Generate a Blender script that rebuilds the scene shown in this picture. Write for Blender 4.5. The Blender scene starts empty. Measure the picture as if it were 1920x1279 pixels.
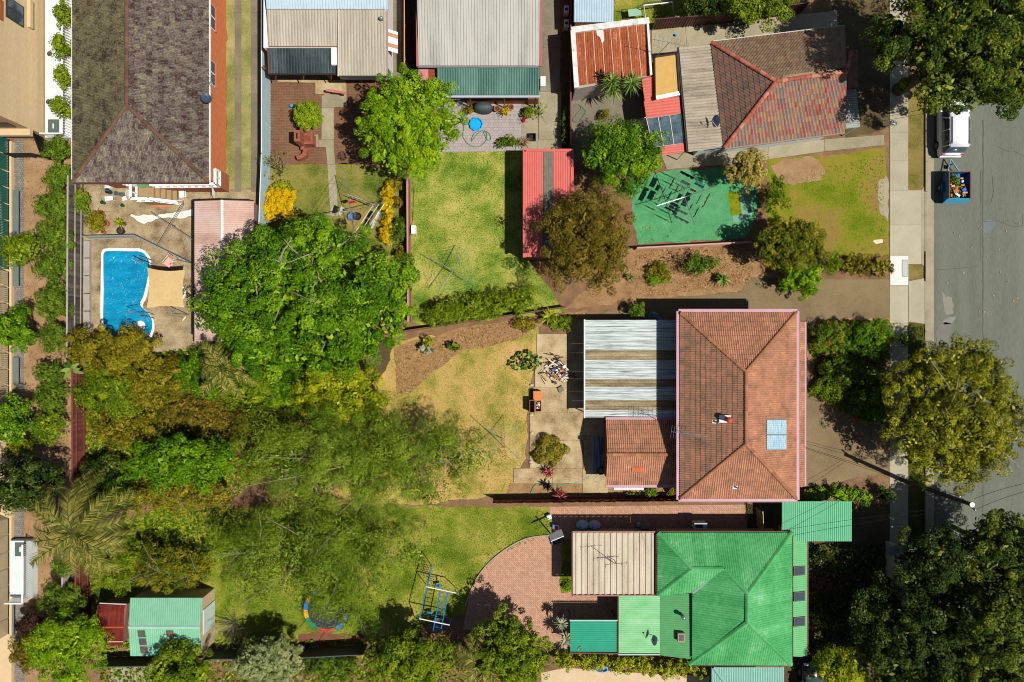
import bpy, math, random
import numpy as np
from mathutils import Vector, Matrix
random.seed(7); RNG = np.random.default_rng(7)
SC = bpy.context.scene
COL = SC.collection
PI = math.pi
# ---------------------------------------------------------------- camera: a drone 51 m up, looking straight down
H = 51.2; F = 1280.0; CX, CY = 960.0, 639.5
cam_d = bpy.data.cameras.new('camera'); cam = bpy.data.objects.new('camera', cam_d); COL.objects.link(cam)
cam.location = (0, 0, H); cam.rotation_euler = (0, 0, 0)
cam_d.sensor_width = 36; cam_d.lens = 36 * F / 1920; cam_d.clip_end = 1000; cam_d.clip_start = 0.1
SC.camera = cam
# ---------------------------------------------------------------- sky, sun, exposure
SUNV = Vector((0.52, -0.235, 1.0)).normalized()
wd = bpy.data.worlds.new('World'); SC.world = wd; wd.use_nodes = True
nt = wd.node_tree; nt.nodes.clear()
sky = nt.nodes.new('ShaderNodeTexSky'); sky.sky_type = 'NISHITA'; sky.sun_disc = False
sky.sun_elevation = math.asin(SUNV.z); sky.sun_rotation = math.atan2(SUNV.x, SUNV.y)
bg = nt.nodes.new('ShaderNodeBackground'); bg.inputs['Strength'].default_value = 0.05
wo = nt.nodes.new('ShaderNodeOutputWorld')
nt.links.new(sky.outputs[0], bg.inputs[0]); nt.links.new(bg.outputs[0], wo.inputs[0])
sun_d = bpy.data.lights.new('sun', 'SUN'); sun_d.energy = 5.0; sun_d.angle = math.radians(0.5); sun_d.color = (1, 0.965, 0.9)
sun = bpy.data.objects.new('sun', sun_d); COL.objects.link(sun); sun.location = (30, -15, 60)
sun.rotation_euler = SUNV.to_track_quat('Z', 'Y').to_euler()
SC.view_settings.view_transform = 'Standard'; SC.view_settings.look = 'None'
SC.view_settings.exposure = 0.34; SC.view_settings.gamma = 1.0; SC.view_settings.use_curve_mapping = False
SC.cycles.filter_width = 1.0; SC.cycles.max_bounces = 5; SC.cycles.diffuse_bounces = 2; SC.cycles.transparent_max_bounces = 8
SC.cycles.caustics_reflective = False; SC.cycles.caustics_refractive = False

# ---------------------------------------------------------------- helpers
def W(px, py, z=0.0):
    s = (H - z) / F
    return Vector(((px - CX) * s, -(py - CY) * s, z))
def WP(pts, z=0.0): return [W(p[0], p[1], p[2] if len(p) > 2 else z) for p in pts]
LIT = 1.42
def C(r, g, b, lit=None):
    lit = lit or LIT
    def f(v):
        v /= 255.0
        v = v / 12.92 if v <= 0.04045 else ((v + 0.055) / 1.055) ** 2.4
        return min(v / lit, 0.86)
    return (f(r), f(g), f(b), 1)

def M(name, stops, scale=1.5, grain=0.35, gscale=None, rough=0.85, attr=0.0, bump=0.0, bscale=25.0, metal=0.0,
      spec=0.3, stretch=(1, 1, 1), lo=0.3, hi=0.7, trans=0.0, transp=0.0, emit=None):
    m = bpy.data.materials.new(name); m.use_nodes = True
    t = m.node_tree; t.nodes.clear(); N = t.nodes.new; L = t.links.new
    out = N('ShaderNodeOutputMaterial'); b = N('ShaderNodeBsdfPrincipled')
    b.inputs['Roughness'].default_value = rough; b.inputs['Metallic'].default_value = metal
    b.inputs['Specular IOR Level'].default_value = spec
    geo = N('ShaderNodeNewGeometry'); vm = N('ShaderNodeVectorMath'); vm.operation = 'MULTIPLY'
    vm.inputs[1].default_value = stretch; L(geo.outputs['Position'], vm.inputs[0])
    n1 = N('ShaderNodeTexNoise'); n1.inputs['Scale'].default_value = scale; n1.inputs['Detail'].default_value = 6
    n1.inputs['Roughness'].default_value = 0.62
    L(vm.outputs[0], n1.inputs['Vector'])
    n2 = N('ShaderNodeTexNoise'); n2.inputs['Scale'].default_value = gscale or scale * 14; n2.inputs['Detail'].default_value = 3
    L(vm.outputs[0], n2.inputs['Vector'])
    mx = N('ShaderNodeMix'); mx.inputs[0].default_value = grain
    L(n1.outputs['Fac'], mx.inputs[2]); L(n2.outputs['Fac'], mx.inputs[3])
    fac = mx.outputs[0]
    if attr:
        at = N('ShaderNodeAttribute'); at.attribute_name = 'rnd'
        mr = N('ShaderNodeMapRange'); mr.inputs[1].default_value = 0; mr.inputs[2].default_value = 1
        mr.inputs[3].default_value = lo; mr.inputs[4].default_value = hi; L(at.outputs['Fac'], mr.inputs[0])
        m2 = N('ShaderNodeMix'); m2.inputs[0].default_value = attr
        L(fac, m2.inputs[2]); L(mr.outputs[0], m2.inputs[3]); fac = m2.outputs[0]
    cr = N('ShaderNodeValToRGB'); e = cr.color_ramp.elements
    k = len(stops)
    while len(e) < k: e.new(0.5)
    for i, c in enumerate(stops):
        e[i].position = lo + (hi - lo) * (i / max(1, k - 1)); e[i].color = c
    L(fac, cr.inputs[0]); L(cr.outputs[0], b.inputs['Base Color'])
    if bump:
        n3 = N('ShaderNodeTexNoise'); n3.inputs['Scale'].default_value = bscale; n3.inputs['Detail'].default_value = 4
        L(vm.outputs[0], n3.inputs['Vector'])
        bp = N('ShaderNodeBump'); bp.inputs['Strength'].default_value = bump; bp.inputs['Distance'].default_value = 0.05
        L(n3.outputs['Fac'], bp.inputs['Height']); L(bp.outputs[0], b.inputs['Normal'])
    sh = b.outputs[0]
    if trans:
        tr = N('ShaderNodeBsdfTranslucent'); L(cr.outputs[0], tr.inputs['Color'])
        ms = N('ShaderNodeMixShader'); ms.inputs[0].default_value = trans; L(sh, ms.inputs[1]); L(tr.outputs[0], ms.inputs[2]); sh = ms.outputs[0]
    if transp:
        tp = N('ShaderNodeBsdfTransparent')
        ms = N('ShaderNodeMixShader'); ms.inputs[0].default_value = transp; L(sh, ms.inputs[1]); L(tp.outputs[0], ms.inputs[2]); sh = ms.outputs[0]
    L(sh, out.inputs['Surface'])
    return m
def P(name, c, rough=0.6, metal=0.0, var=0.12, **k):      # a plain painted / plastic / metal surface with slight wear
    d = tuple(v * (1 - var) for v in c[:3]) + (1,)
    l = tuple(min(0.9, v * (1 + var)) for v in c[:3]) + (1,)
    return M(name, [d, c, l], scale=2.2, rough=rough, metal=metal, **k)

def tag(o, label, cat, group=None, kind=None):
    if label: o['label'] = label
    if cat: o['category'] = cat
    if group: o['group'] = group
    if kind: o['kind'] = kind
    return o
def thing(name, label, cat, loc=(0, 0, 0), group=None):
    o = bpy.data.objects.new(name, None); o.empty_display_size = 0.3
    COL.objects.link(o); o.location = loc
    return tag(o, label, cat, group)
def worldloc(p):
    v = Vector((0, 0, 0))
    while p is not None:
        if p.type == 'EMPTY': v = v + Vector(p.location)
        p = p.parent
    return v
def adopt(o, parent):          # parts keep world coordinates
    if parent is not None:
        o.parent = parent
        if parent.type == 'EMPTY': o.matrix_parent_inverse = Matrix.Translation(-Vector(parent.location))
def link(name, me, parent=None):
    o = bpy.data.objects.new(name, me); COL.objects.link(o); adopt(o, parent); return o

class MB:
    def __init__(s): s.v = []; s.f = []; s.a = []; s.cur = 0.5
    def add(s, vs, fs):
        n = len(s.v); s.v += [tuple(v) for v in vs]; s.f += [tuple(i + n for i in f) for f in fs]; s.a += [s.cur] * len(vs); return s
    def prism(s, pts, z0, z1, top=None):   # pts: xy list; top pts optional
        n = len(pts); top = top or pts
        a = sum(pts[i][0] * pts[(i + 1) % n][1] - pts[(i + 1) % n][0] * pts[i][1] for i in range(n))
        if a < 0: pts = pts[::-1]; top = top[::-1]
        vs = [(p[0], p[1], z0) for p in pts] + [(p[0], p[1], z1) for p in top]
        fs = [tuple(range(n))[::-1], tuple(range(n, 2 * n))] + [(i, (i + 1) % n, n + (i + 1) % n, n + i) for i in range(n)]
        return s.add(vs, fs)
    def box(s, c, d, rz=0.0, rx=0.0, ry=0.0):
        m = Matrix.Rotation(rz, 3, 'Z') @ Matrix.Rotation(ry, 3, 'Y') @ Matrix.Rotation(rx, 3, 'X')
        vs = [m @ Vector((x * d[0] / 2, y * d[1] / 2, z * d[2] / 2)) + Vector(c) for z in (-1, 1) for y in (-1, 1) for x in (-1, 1)]
        return s.add(vs, [(0, 2, 3, 1), (4, 5, 7, 6), (0, 1, 5, 4), (2, 6, 7, 3), (0, 4, 6, 2), (1, 3, 7, 5)])
    def beam(s, p, q, w, h):               # a bar from p to q, w wide and h deep
        p, q = Vector(p), Vector(q); d = (q - p); L = d.length
        if L < 1e-6: return s
        d /= L; up = Vector((0, 0, 1)) if abs(d.z) < 0.95 else Vector((0, 1, 0))
        x = d.cross(up).normalized() * (w / 2); y = x.cross(d).normalized() * (h / 2)
        vs = [a + i * x + j * y for a in (p, q) for j in (-1, 1) for i in (-1, 1)]
        return s.add(vs, [(0, 1, 3, 2), (4, 6, 7, 5), (0, 4, 5, 1), (2, 3, 7, 6), (0, 2, 6, 4), (1, 5, 7, 3)])
    def tube(s, pts, rs, n=6, cap=True):
        pts = [Vector(p) for p in pts]
        if not isinstance(rs, (list, tuple)): rs = [rs] * len(pts)
        vs = []; k = len(pts)
        for i, p in enumerate(pts):
            d = (pts[min(i + 1, k - 1)] - pts[max(i - 1, 0)]).normalized()
            up = Vector((0, 0, 1)) if abs(d.z) < 0.9 else Vector((1, 0, 0))
            x = d.cross(up).normalized(); y = x.cross(d).normalized()
            for j in range(n):
                a = 2 * PI * j / n; vs.append(p + (x * math.cos(a) + y * math.sin(a)) * rs[i])
        fs = [(i * n + j, i * n + (j + 1) % n, (i + 1) * n + (j + 1) % n, (i + 1) * n + j) for i in range(k - 1) for j in range(n)]
        if cap: fs += [tuple(range(n))[::-1], tuple((k - 1) * n + j for j in range(n))]
        return s.add(vs, fs)
    def lathe(s, c, prof, n=16, sx=1.0, sy=1.0):   # prof: (r, z)
        vs = [(c[0] + r * sx * math.cos(2 * PI * j / n), c[1] + r * sy * math.sin(2 * PI * j / n), c[2] + z) for r, z in prof for j in range(n)]
        k = len(prof)
        fs = [(i * n + j, i * n + (j + 1) % n, (i + 1) * n + (j + 1) % n, (i + 1) * n + j) for i in range(k - 1) for j in range(n)]
        fs += [tuple(range(n))[::-1], tuple((k - 1) * n + j for j in range(n))]
        return s.add(vs, fs)
    def ball(s, c, r, n=10, m=6, sx=1, sy=1, sz=1):
        return s.lathe(c, [(max(0.001, r * math.sin(PI * i / m)), -r * sz * math.cos(PI * i / m)) for i in range(m + 1)], n, sx, sy)
    def sheet(s, pts3): return s.add(pts3, [tuple(range(len(pts3)))])
    def mesh(s, name, mat, smooth=False):
        me = bpy.data.meshes.new(name); me.from_pydata(s.v, [], s.f); me.materials.append(mat)
        at = me.attributes.new('rnd', 'FLOAT', 'POINT'); at.data.foreach_set('value', s.a)
        if smooth: me.polygons.foreach_set('use_smooth', [True] * len(s.f))
        me.update(); return me
    def build(s, name, mat, parent=None, smooth=False): return link(name, s.mesh(name, mat, smooth), parent)

def quads_obj(name, V, mat, rnd, parent=None, local=False):      # V: (n,4,3) leaf quads
    n = len(V); me = bpy.data.meshes.new(name)
    me.vertices.add(n * 4); me.vertices.foreach_set('co', V.reshape(-1).astype(np.float32))
    me.loops.add(n * 4); me.loops.foreach_set('vertex_index', np.arange(n * 4, dtype=np.int32))
    me.polygons.add(n); me.polygons.foreach_set('loop_start', np.arange(0, n * 4, 4, dtype=np.int32))
    me.materials.append(mat); me.update(calc_edges=True)
    at = me.attributes.new('rnd', 'FLOAT', 'POINT'); at.data.foreach_set('value', np.repeat(rnd, 4).astype(np.float32))
    return link(name, me, parent)

# ---- roofs
def plane_of(pts):
    n = Vector((0, 0, 0)); k = len(pts)
    for i in range(k):
        a, b = pts[i], pts[(i + 1) % k]
        n += Vector(((a.y - b.y) * (a.z + b.z), (a.z - b.z) * (a.x + b.x), (a.x - b.x) * (a.y + b.y)))
    n.normalize()
    return n if n.z > 0 else -n
def clip_range(poly2, u):      # convex polygon in (u, v): the v range at u
    lo, hi = 1e9, -1e9; k = len(poly2)
    for i in range(k):
        a, b = poly2[i], poly2[(i + 1) % k]
        if (a[0] - u) * (b[0] - u) <= 0 and abs(a[0] - b[0]) > 1e-9:
            t = (u - a[0]) / (b[0] - a[0]); v = a[1] + t * (b[1] - a[1]); lo = min(lo, v); hi = max(hi, v)
    return (lo, hi) if hi > lo else None
def sheets(parent, pts, rib, mats, pitch=0.15, depth=0.022, width=0.8, shape='sine', name='roof_sheet', lift=0.0, jitter=0.006, pick=None):
    """cover a convex planar polygon with separate corrugated sheets; rib = 3d direction the ribs run in"""
    pts = [Vector(p) for p in pts]; n = plane_of(pts); o = sum(pts, Vector()) / len(pts)
    r = Vector(rib); r = (r - n * r.dot(n)).normalized(); e = r.cross(n).normalized()
    q = [((p - o).dot(e), (p - o).dot(r)) for p in pts]
    u0, u1 = min(a[0] for a in q), max(a[0] for a in q)
    k = max(1, round((u1 - u0) / width)); wd_ = (u1 - u0) / k; objs = []
    prof = [(0, 0), (0.25, 0.75), (0.5, 1), (0.75, 0.75)] if shape == 'sine' else [(0, 0), (0.45, 0), (0.58, 1), (0.88, 1)]
    for i in range(k):
        a, b = u0 + i * wd_ + 1e-4, u0 + (i + 1) * wd_ - 1e-4
        np_ = max(1, round(wd_ / pitch)); pp = wd_ / np_; us = []
        for j in range(np_):
            for f, hh in prof: us.append((a + (j + f) * pp * (b - a) / wd_, hh * depth))
        us.append((b, 0.0)); mb = MB(); vs = []; mb.cur = random.random()
        jz = random.uniform(0, jitter) + lift
        for u, hh in us:
            c = clip_range(q, min(max(u, u0 + 1e-4), u1 - 1e-4))
            if c is None: continue
            for v in c: vs.append(o + e * u + r * v + n * (hh + jz))
        fs = [(2 * t, 2 * t + 2, 2 * t + 3, 2 * t + 1) for t in range(len(vs) // 2 - 1)]
        if not fs: continue
        mb.add(vs, fs)
        m = mats[pick(i, k)] if pick else mats[i % len(mats)] if isinstance(mats, list) else mats
        objs.append(mb.build(name, m, parent))
    return objs
TILE_CACHE = {}
def tile_local(w, g):
    xs = [(0, .055), (.14, .03), (.27, .0), (.4, .03), (.5, .055), (.63, .03), (.76, .0), (.88, .03), (1.0, .055)]
    vs = []
    for x, z in xs: vs += [(x * w, 0, z - 0.022), (x * w, 0, z + 0.03), (x * w, g * 1.12, z)]
    fs = []
    for i in range(8):
        a = 3 * i; fs += [(a, a + 3, a + 4, a + 1), (a + 1, a + 4, a + 5, a + 2)]
    return vs, fs
def tile_roof(part, faces, w=0.30, g=0.34, nind=300, seed=1):
    """faces: [(pts (first edge is the eave), material)]; whole tiles nearest the middle become objects, the rest one mesh"""
    rr = random.Random(seed); cand = []; rest = {}
    lv, lf = tile_local(w, g)
    for pts, mat in faces:
        pts = [Vector(p) for p in pts]; n = plane_of(pts); o = pts[0]; e = (pts[1] - pts[0]).normalized(); u = n.cross(e)
        if u.z < 0: e = -e; u = n.cross(e)
        q = [((p - o).dot(u), (p - o).dot(e)) for p in pts]      # (up, along)
        vmax = max(a[0] for a in q); row = 0; v = -0.03
        xs_all = [a[1] for a in q]; x0, x1 = min(xs_all), max(xs_all)
        while v < vmax - 0.05:
            rowr = rr.random(); x = x0 - (0.5 * w if row % 2 else 0)
            while x < x1:
                vm = min(max(v + g * 0.5, 0.02), vmax - 0.02); c = clip_range(q, vm)
                if c and c[1] > x + 0.03 and c[0] < x + w - 0.03:
                    rnd = min(1, max(0, 0.75 * rr.random() + 0.25 * rowr))
                    whole = True; vs = []
                    for (lx, ly, lz) in lv:
                        cc = clip_range(q, min(max(v + ly, 0.005), vmax - 0.005)); xx = x + lx
                        if cc:
                            x2 = min(max(xx, cc[0]), cc[1])
                            if abs(x2 - xx) > 1e-4: whole = False; xx = x2
                        vs.append(o + e * xx + u * min(v + ly, vmax) + n * lz)
                    org = o + e * x + u * v
                    if whole and v + g * 1.12 < vmax: cand.append((org.x ** 2 + org.y ** 2, org, e, u, n, mat, rnd, vs))
                    else: rest.setdefault(mat.name, []).append((mat, rnd, vs))
                x += w
            v += g; row += 1
    cand.sort(key=lambda t: t[0])
    for i, (d, org, e, u, n, mat, rnd, vs) in enumerate(cand):
        if i >= nind: rest.setdefault(mat.name, []).append((mat, rnd, vs)); continue
        key = (mat.name, w, g, int(rnd * 9.99))
        if key not in TILE_CACHE:
            mb = MB(); mb.cur = (key[3] + 0.5) / 10; mb.add(lv, lf); TILE_CACHE[key] = mb.mesh('tile', mat)
        t = bpy.data.objects.new('tile', TILE_CACHE[key]); COL.objects.link(t); t.parent = part
        m = Matrix((e, u, n)).transposed().to_4x4(); m.translation = org; t.matrix_local = m
    for k, lst in rest.items():
        mb = MB()
        for mat, rnd, vs in lst: mb.cur = rnd; mb.add(vs, lf)
        o = mb.build('tile_field', lst[0][0], part); o['kind'] = 'stuff'
def ridge_caps(part, p, q, mat, L=0.42, r=0.13):
    p, q = Vector(p), Vector(q); d = q - p; n = max(1, round(d.length / L)); d.normalize()
    up = Vector((0, 0, 1)); x = d.cross(up).normalized(); y = x.cross(d).normalized(); l = (q - p).length / n
    for i in range(n):
        mb = MB(); mb.cur = random.random(); a = p + d * (l * i - 0.02); b = p + d * (l * (i + 1) + 0.02); vs = []
        for c, rr in ((a, r * 1.08), (b, r * 0.92)):
            for j in range(7):
                t = PI * j / 6; vs.append(c + x * math.cos(t) * rr + y * (math.sin(t) * rr * 0.75 - 0.02))
        fs = [(j, j + 1, 8 + j, 7 + j) for j in range(6)] + [tuple(range(7)), tuple(range(7, 14))[::-1]]
        mb.add(vs, fs).build('ridge_cap', mat, part)
def flashing(part, p, q, mat, w=0.3, rise=0.05, name='ridge_flashing', drop=0.05):
    p, q = Vector(p), Vector(q); d = (q - p).normalized(); x = d.cross(Vector((0, 0, 1))).normalized(); y = x.cross(d).normalized()
    mb = MB(); vs = []
    for c in (p, q):
        for s_, h in ((-w / 2, -drop), (-w * .18, rise * .6), (0, rise), (w * .18, rise * .6), (w / 2, -drop)): vs.append(c + x * s_ + y * h)
    mb.add(vs, [(j, j + 1, 6 + j, 5 + j) for j in range(4)]); return mb.build(name, mat, part)
def gutter(part, p, q, mat, w=0.16, h=0.14, name='gutter', dz=0.0):
    p, q = Vector(p), Vector(q); d = (q - p).normalized(); x = d.cross(Vector((0, 0, 1))).normalized()
    mb = MB(); up = Vector((0, 0, 1)); o = up * dz; vs = []
    prof = [(-w / 2, 0), (-w / 2, -h), (w / 2, -h), (w / 2, 0), (w / 2 - .025, 0), (w / 2 - .025, -.035), (-w / 2 + .025, -.035), (-w / 2 + .025, 0)]
    for c in (p, q):
        for a, b in prof: vs.append(c + x * a + up * b + o)
    mb.add(vs, [(j, (j + 1) % 8, 8 + (j + 1) % 8, 8 + j) for j in range(8)] + [(0, 1, 2, 3, 4, 5, 6, 7)[::-1], tuple(range(8, 16))])
    return mb.build(name, mat, part)
def walls(part, pts, z1, mat, z0=0.0, name='wall'):
    return MB().prism([(p[0], p[1]) for p in pts], z0, z1).build(name, mat, part)
def inset_rect(a, b, d): return [(a.x + d, a.y - d), (b.x - d, a.y - d), (b.x - d, b.y + d), (a.x + d, b.y + d)]
def pole(part, px, py, z1, r, mat, name='post', z0=0.0, zref=0.0):
    c = W(px, py, zref); return MB().tube([(c.x, c.y, z0), (c.x, c.y, z1)], r, 8).build(name, mat, part)

# ---- ground sheets
LAYERS = []
def over(pts):
    xs = [p[0] for p in pts]; ys = [p[1] for p in pts]; b = (min(xs), min(ys), max(xs), max(ys))
    return b, max([z for (q, z) in LAYERS if q[0] < b[2] and q[2] > b[0] and q[1] < b[3] and q[3] > b[1]] + [0.0])
def ground(name, pts, mat, z=None, parent=None, subdiv=0, kind='structure'):
    if z is None:
        b, z = over(pts); z += 0.004; LAYERS.append((b, z))
    ws = [W(p[0], p[1]) for p in pts]
    if any(k in name for k in ('lawn', 'bed', 'patch', 'grass', 'weed', 'bare', 'garden', 'spill', 'dirt', 'mulch')):     # natural edges wander
        rr = random.Random(len(name) * 31 + int(pts[0][0])); out = []; big = 'lawn' in name or 'bed' in name or 'mulch' in name
        for i, a in enumerate(ws):
            b = ws[(i + 1) % len(ws)]; n = max(1, int((b - a).length / .28)); ph = rr.uniform(0, 6)
            d = (b - a).normalized() if (b - a).length else Vector((1, 0, 0)); s = Vector((-d.y, d.x, 0))
            for j in range(n):
                t = j / n; amp = .09 * math.sin(t * n * .55 + ph) * math.sin(PI * t) + (.06 if big else .08) * rr.uniform(-1, 1)
                out.append(a.lerp(b, t) + s * amp)
        ws = out
    o = MB().sheet([(p.x, p.y, z) for p in ws]).build(name, mat, parent)
    n = o.data.polygons[0].normal
    if n.z < 0: o.data.flip_normals()
    if parent is None: o['kind'] = kind
    return o
def slab(name, pts, mat, h=0.05, parent=None, z0=0.0, gap=0.012):
    w = [W(p[0], p[1]) for p in pts]; c = sum(w, Vector()) / len(w)
    w2 = []
    for p in w:
        d = p - c; L = d.length; w2.append(c + d * max(0.0, (L - gap) / L))
    h += over(pts)[1] if z0 == 0.0 else 0.0
    mb = MB(); mb.cur = random.random()
    o = mb.prism([(p.x, p.y) for p in w2], z0, h).build(name, mat, parent)
    if parent is None: o['kind'] = 'structure'
    return o
def rect(x0, y0, x1, y1): return [(x0, y0), (x1, y0), (x1, y1), (x0, y1)]
def inpoly(x, y, P_):
    r = np.zeros(len(x), bool); k = len(P_)
    for i in range(k):
        x0, y0 = P_[i][0], P_[i][1]; x1, y1 = P_[(i + 1) % k][0], P_[(i + 1) % k][1]
        if y0 == y1: continue
        c = ((y0 > y) != (y1 > y)) & (x < (x1 - x0) * (y - y0) / (y1 - y0) + x0); r ^= c
    return r
def scatter(name, pts, mat, dens, size, label, cat, seed=0, up=0.3, z=0.03, aspect=0.5, flat=0.5):
    """small blades / dead leaves strewn over a ground polygon: one countless mass"""
    rg = np.random.default_rng(seed); w = [W(p[0], p[1]) for p in pts]
    xs = [p.x for p in w]; ys = [p.y for p in w]; A = (max(xs) - min(xs)) * (max(ys) - min(ys)); n = int(A * dens)
    x = rg.uniform(min(xs), max(xs), n); y = rg.uniform(min(ys), max(ys), n); k = inpoly(x, y, [(p.x, p.y) for p in w]); x = x[k]; y = y[k]; n = len(x)
    a = rg.uniform(0, 2 * PI, n); L = size * rg.uniform(.5, 1.3, n); d = np.stack([np.cos(a), np.sin(a), rg.uniform(0, up, n)], 1)
    s = np.stack([-np.sin(a), np.cos(a), rg.uniform(-flat, flat, n)], 1); c = np.stack([x, y, z + rg.uniform(0, .03, n)], 1)
    Lh = (L / 2)[:, None]; V = np.stack([c - d * Lh, c + s * Lh * aspect, c + d * Lh, c - s * Lh * aspect], 1)
    o = quads_obj(name, V, mat, rg.random(n)); return tag(o, label, cat, None, 'stuff')
# ---------------------------------------------------------------- plants
def leaf_mat(name, stops, trans=0.1, rough=0.65, spec=0.1):
    return M(name, [C(*s, 1.8) for s in stops], scale=0.9, grain=0.2, attr=0.85, rough=rough, spec=spec, trans=trans, lo=0.2, hi=0.8)
def crown_quads(lobes, n, leaf, rg, cl_sig=0.28, cl_dens=1.6, aspect=0.56, up=0.55, inner=0.14, droop=0.0, ground_area=0.0, cover=1.95):
    """leaf rhombs in clumps over the upper shells of the lobes (x, y, z, rx, ry, rz)"""
    lob = np.array(lobes, float); area = lob[:, 3] * lob[:, 4]; pr = area / area.sum()
    ncl = max(6, int(cover * ground_area / (PI * (1.58 * cl_sig) ** 2) if ground_area else area.sum() * PI * cl_dens)); li = rg.choice(len(lob), ncl, p=pr)
    d = rg.normal(size=(ncl, 3)); d[:, 2] = np.abs(d[:, 2]) * 0.85 - 0.3 * rg.random(ncl); d /= np.linalg.norm(d, axis=1)[:, None]
    rad = rg.uniform(0.66, 1.06, ncl)[:, None]
    cc = lob[li, :3] + d * lob[li, 3:6] * rad; cr = rg.random(ncl); cs = cl_sig * .9 * rg.uniform(.6, 1.4, ncl)
    nin = int(n * inner); ni = n - nin
    ci = rg.integers(0, ncl, ni); off = rg.normal(size=(ni, 3)); off[:, 2] = np.abs(off[:, 2]) * 1.1 - .35; off /= np.linalg.norm(off, axis=1)[:, None]; off *= (cs[ci] * 1.75 * rg.uniform(.45, 1.08, ni) ** .6)[:, None]; off[:, 2] *= 0.75
    if droop: off[:, 2] -= droop * (off[:, 0] ** 2 + off[:, 1] ** 2)
    p = cc[ci] + off; nrm = d[ci] * 0.35 + off / (cs[ci][:, None] * 1.75 + 1e-6) * 1.0; rn = 0.55 * cr[ci] + 0.45 * rg.random(ni)
    l2 = rg.choice(len(lob), nin, p=pr); d2 = rg.normal(size=(nin, 3)); d2 /= np.linalg.norm(d2, axis=1)[:, None]
    p2 = lob[l2, :3] + d2 * lob[l2, 3:6] * rg.uniform(.2, .66, nin)[:, None]
    p = np.concatenate([p, p2]); nrm = np.concatenate([nrm, d2]); rn = np.concatenate([rn, rg.random(nin)])
    nrm = nrm + rg.normal(size=nrm.shape) * 0.42; nrm[:, 2] += up * .55
    nrm /= np.linalg.norm(nrm, axis=1)[:, None]
    t = rg.normal(size=nrm.shape); t -= nrm * (t * nrm).sum(1)[:, None]; t /= np.linalg.norm(t, axis=1)[:, None] + 1e-9
    b = np.cross(nrm, t); L = leaf * rg.uniform(.6, 1.35, len(p)) / 2; L[ni:] *= 2.2; L = L[:, None]
    p[:, 2] = np.maximum(p[:, 2], 0.12)
    V = np.stack([p - t * L, p + b * L * aspect + nrm * L * .12, p + t * L, p - b * L * aspect + nrm * L * .12], 1)
    return V, rn
BARK = M('bark_brown', [C(60, 46, 34), C(95, 76, 58), C(125, 105, 84)], scale=6, stretch=(1, 1, .2), bump=.4)
BARKG = M('bark_grey', [C(95, 85, 75), C(150, 138, 122), C(185, 175, 160)], scale=6, stretch=(1, 1, .3), bump=.3)
def trunk_mesh(base, lobes, zc, r0, rg, mat, parent, limbs=7, out=0.55, twigs=0):
    mb = MB(); b = Vector(base); top = Vector((b.x + rg.uniform(-.2, .2), b.y + rg.uniform(-.2, .2), zc))
    mb.tube([b, b.lerp(top, .5) + Vector((rg.uniform(-.15, .15), rg.uniform(-.15, .15), 0)), top], [r0 * 1.25, r0, r0 * .75], 8)
    idx = list(range(len(lobes))); random.Random(int(rg.integers(1e6))).shuffle(idx)
    for i in idx[:limbs]:
        l = lobes[i]; e = Vector((l[0], l[1], l[2] + l[5] * out)); s = b.lerp(top, rg.uniform(.55, 1.0))
        mid = s.lerp(e, .5) + Vector((rg.uniform(-.3, .3), rg.uniform(-.3, .3), -0.15 * (e - s).length * .5))
        mb.tube([s, mid, e], [r0 * .55, r0 * .35, r0 * .1], 6)
        for k in range(twigs):
            s2 = mid.lerp(e, rg.uniform(.2, .9)); q = Vector((rg.normal() * l[3] * .6, rg.normal() * l[4] * .6, abs(rg.normal()) * l[5] * .6))
            e2 = s2 + q; m2 = s2.lerp(e2, .5) + Vector((rg.normal() * .12, rg.normal() * .12, .1))
            mb.tube([s2, m2, e2], [r0 * .2, r0 * .14, r0 * .06], 5)
    return mb.build('trunk', mat, parent)
def lobes_for(cx, cy, rx, ry, zt, zb, rg, n=None, spread=.62, lr=(.36, .52), flat=.5):
    """lobes filling an ellipse given in pixels (measured at mid height); real metres come out"""
    zm = zb + (zt - zb) * .45; s = (H - zm) / F; c = W(cx, cy, zm); RX, RY = rx * s, ry * s; R = min(RX, RY); RX *= 1.05; RY *= 1.05
    n = n or int(max(5, min(26, RX * RY / (R * .42) ** 2 * .9)))
    out = [(c.x, c.y, zb + (zt - zb) * .45, RX * .8, RY * .8, (zt - zb) * .46)]
    for i in range(n):
        a = 2 * PI * (i + rg.uniform(-.1, .1)) * 0.381966; q = math.sqrt((i + .6) / n) * spread * rg.uniform(.9, 1.08)
        r = R * rg.uniform(*lr); dx, dy = math.cos(a) * q, math.sin(a) * q
        x, y = c.x + dx * (RX - r) / .62 * .98, c.y + dy * (RY - r) / .62 * .98
        d2 = min(1.0, dx * dx + dy * dy) / .4; rz = min(r * .85, (zt - zb) * .5)
        z = zt - rz - flat * (zt - zb) * .55 * d2 * rg.uniform(.6, 1.25)
        out.append((x, y, max(zb + rz * .4, z), r, r, rz))
    return out
NT = [0]
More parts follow.
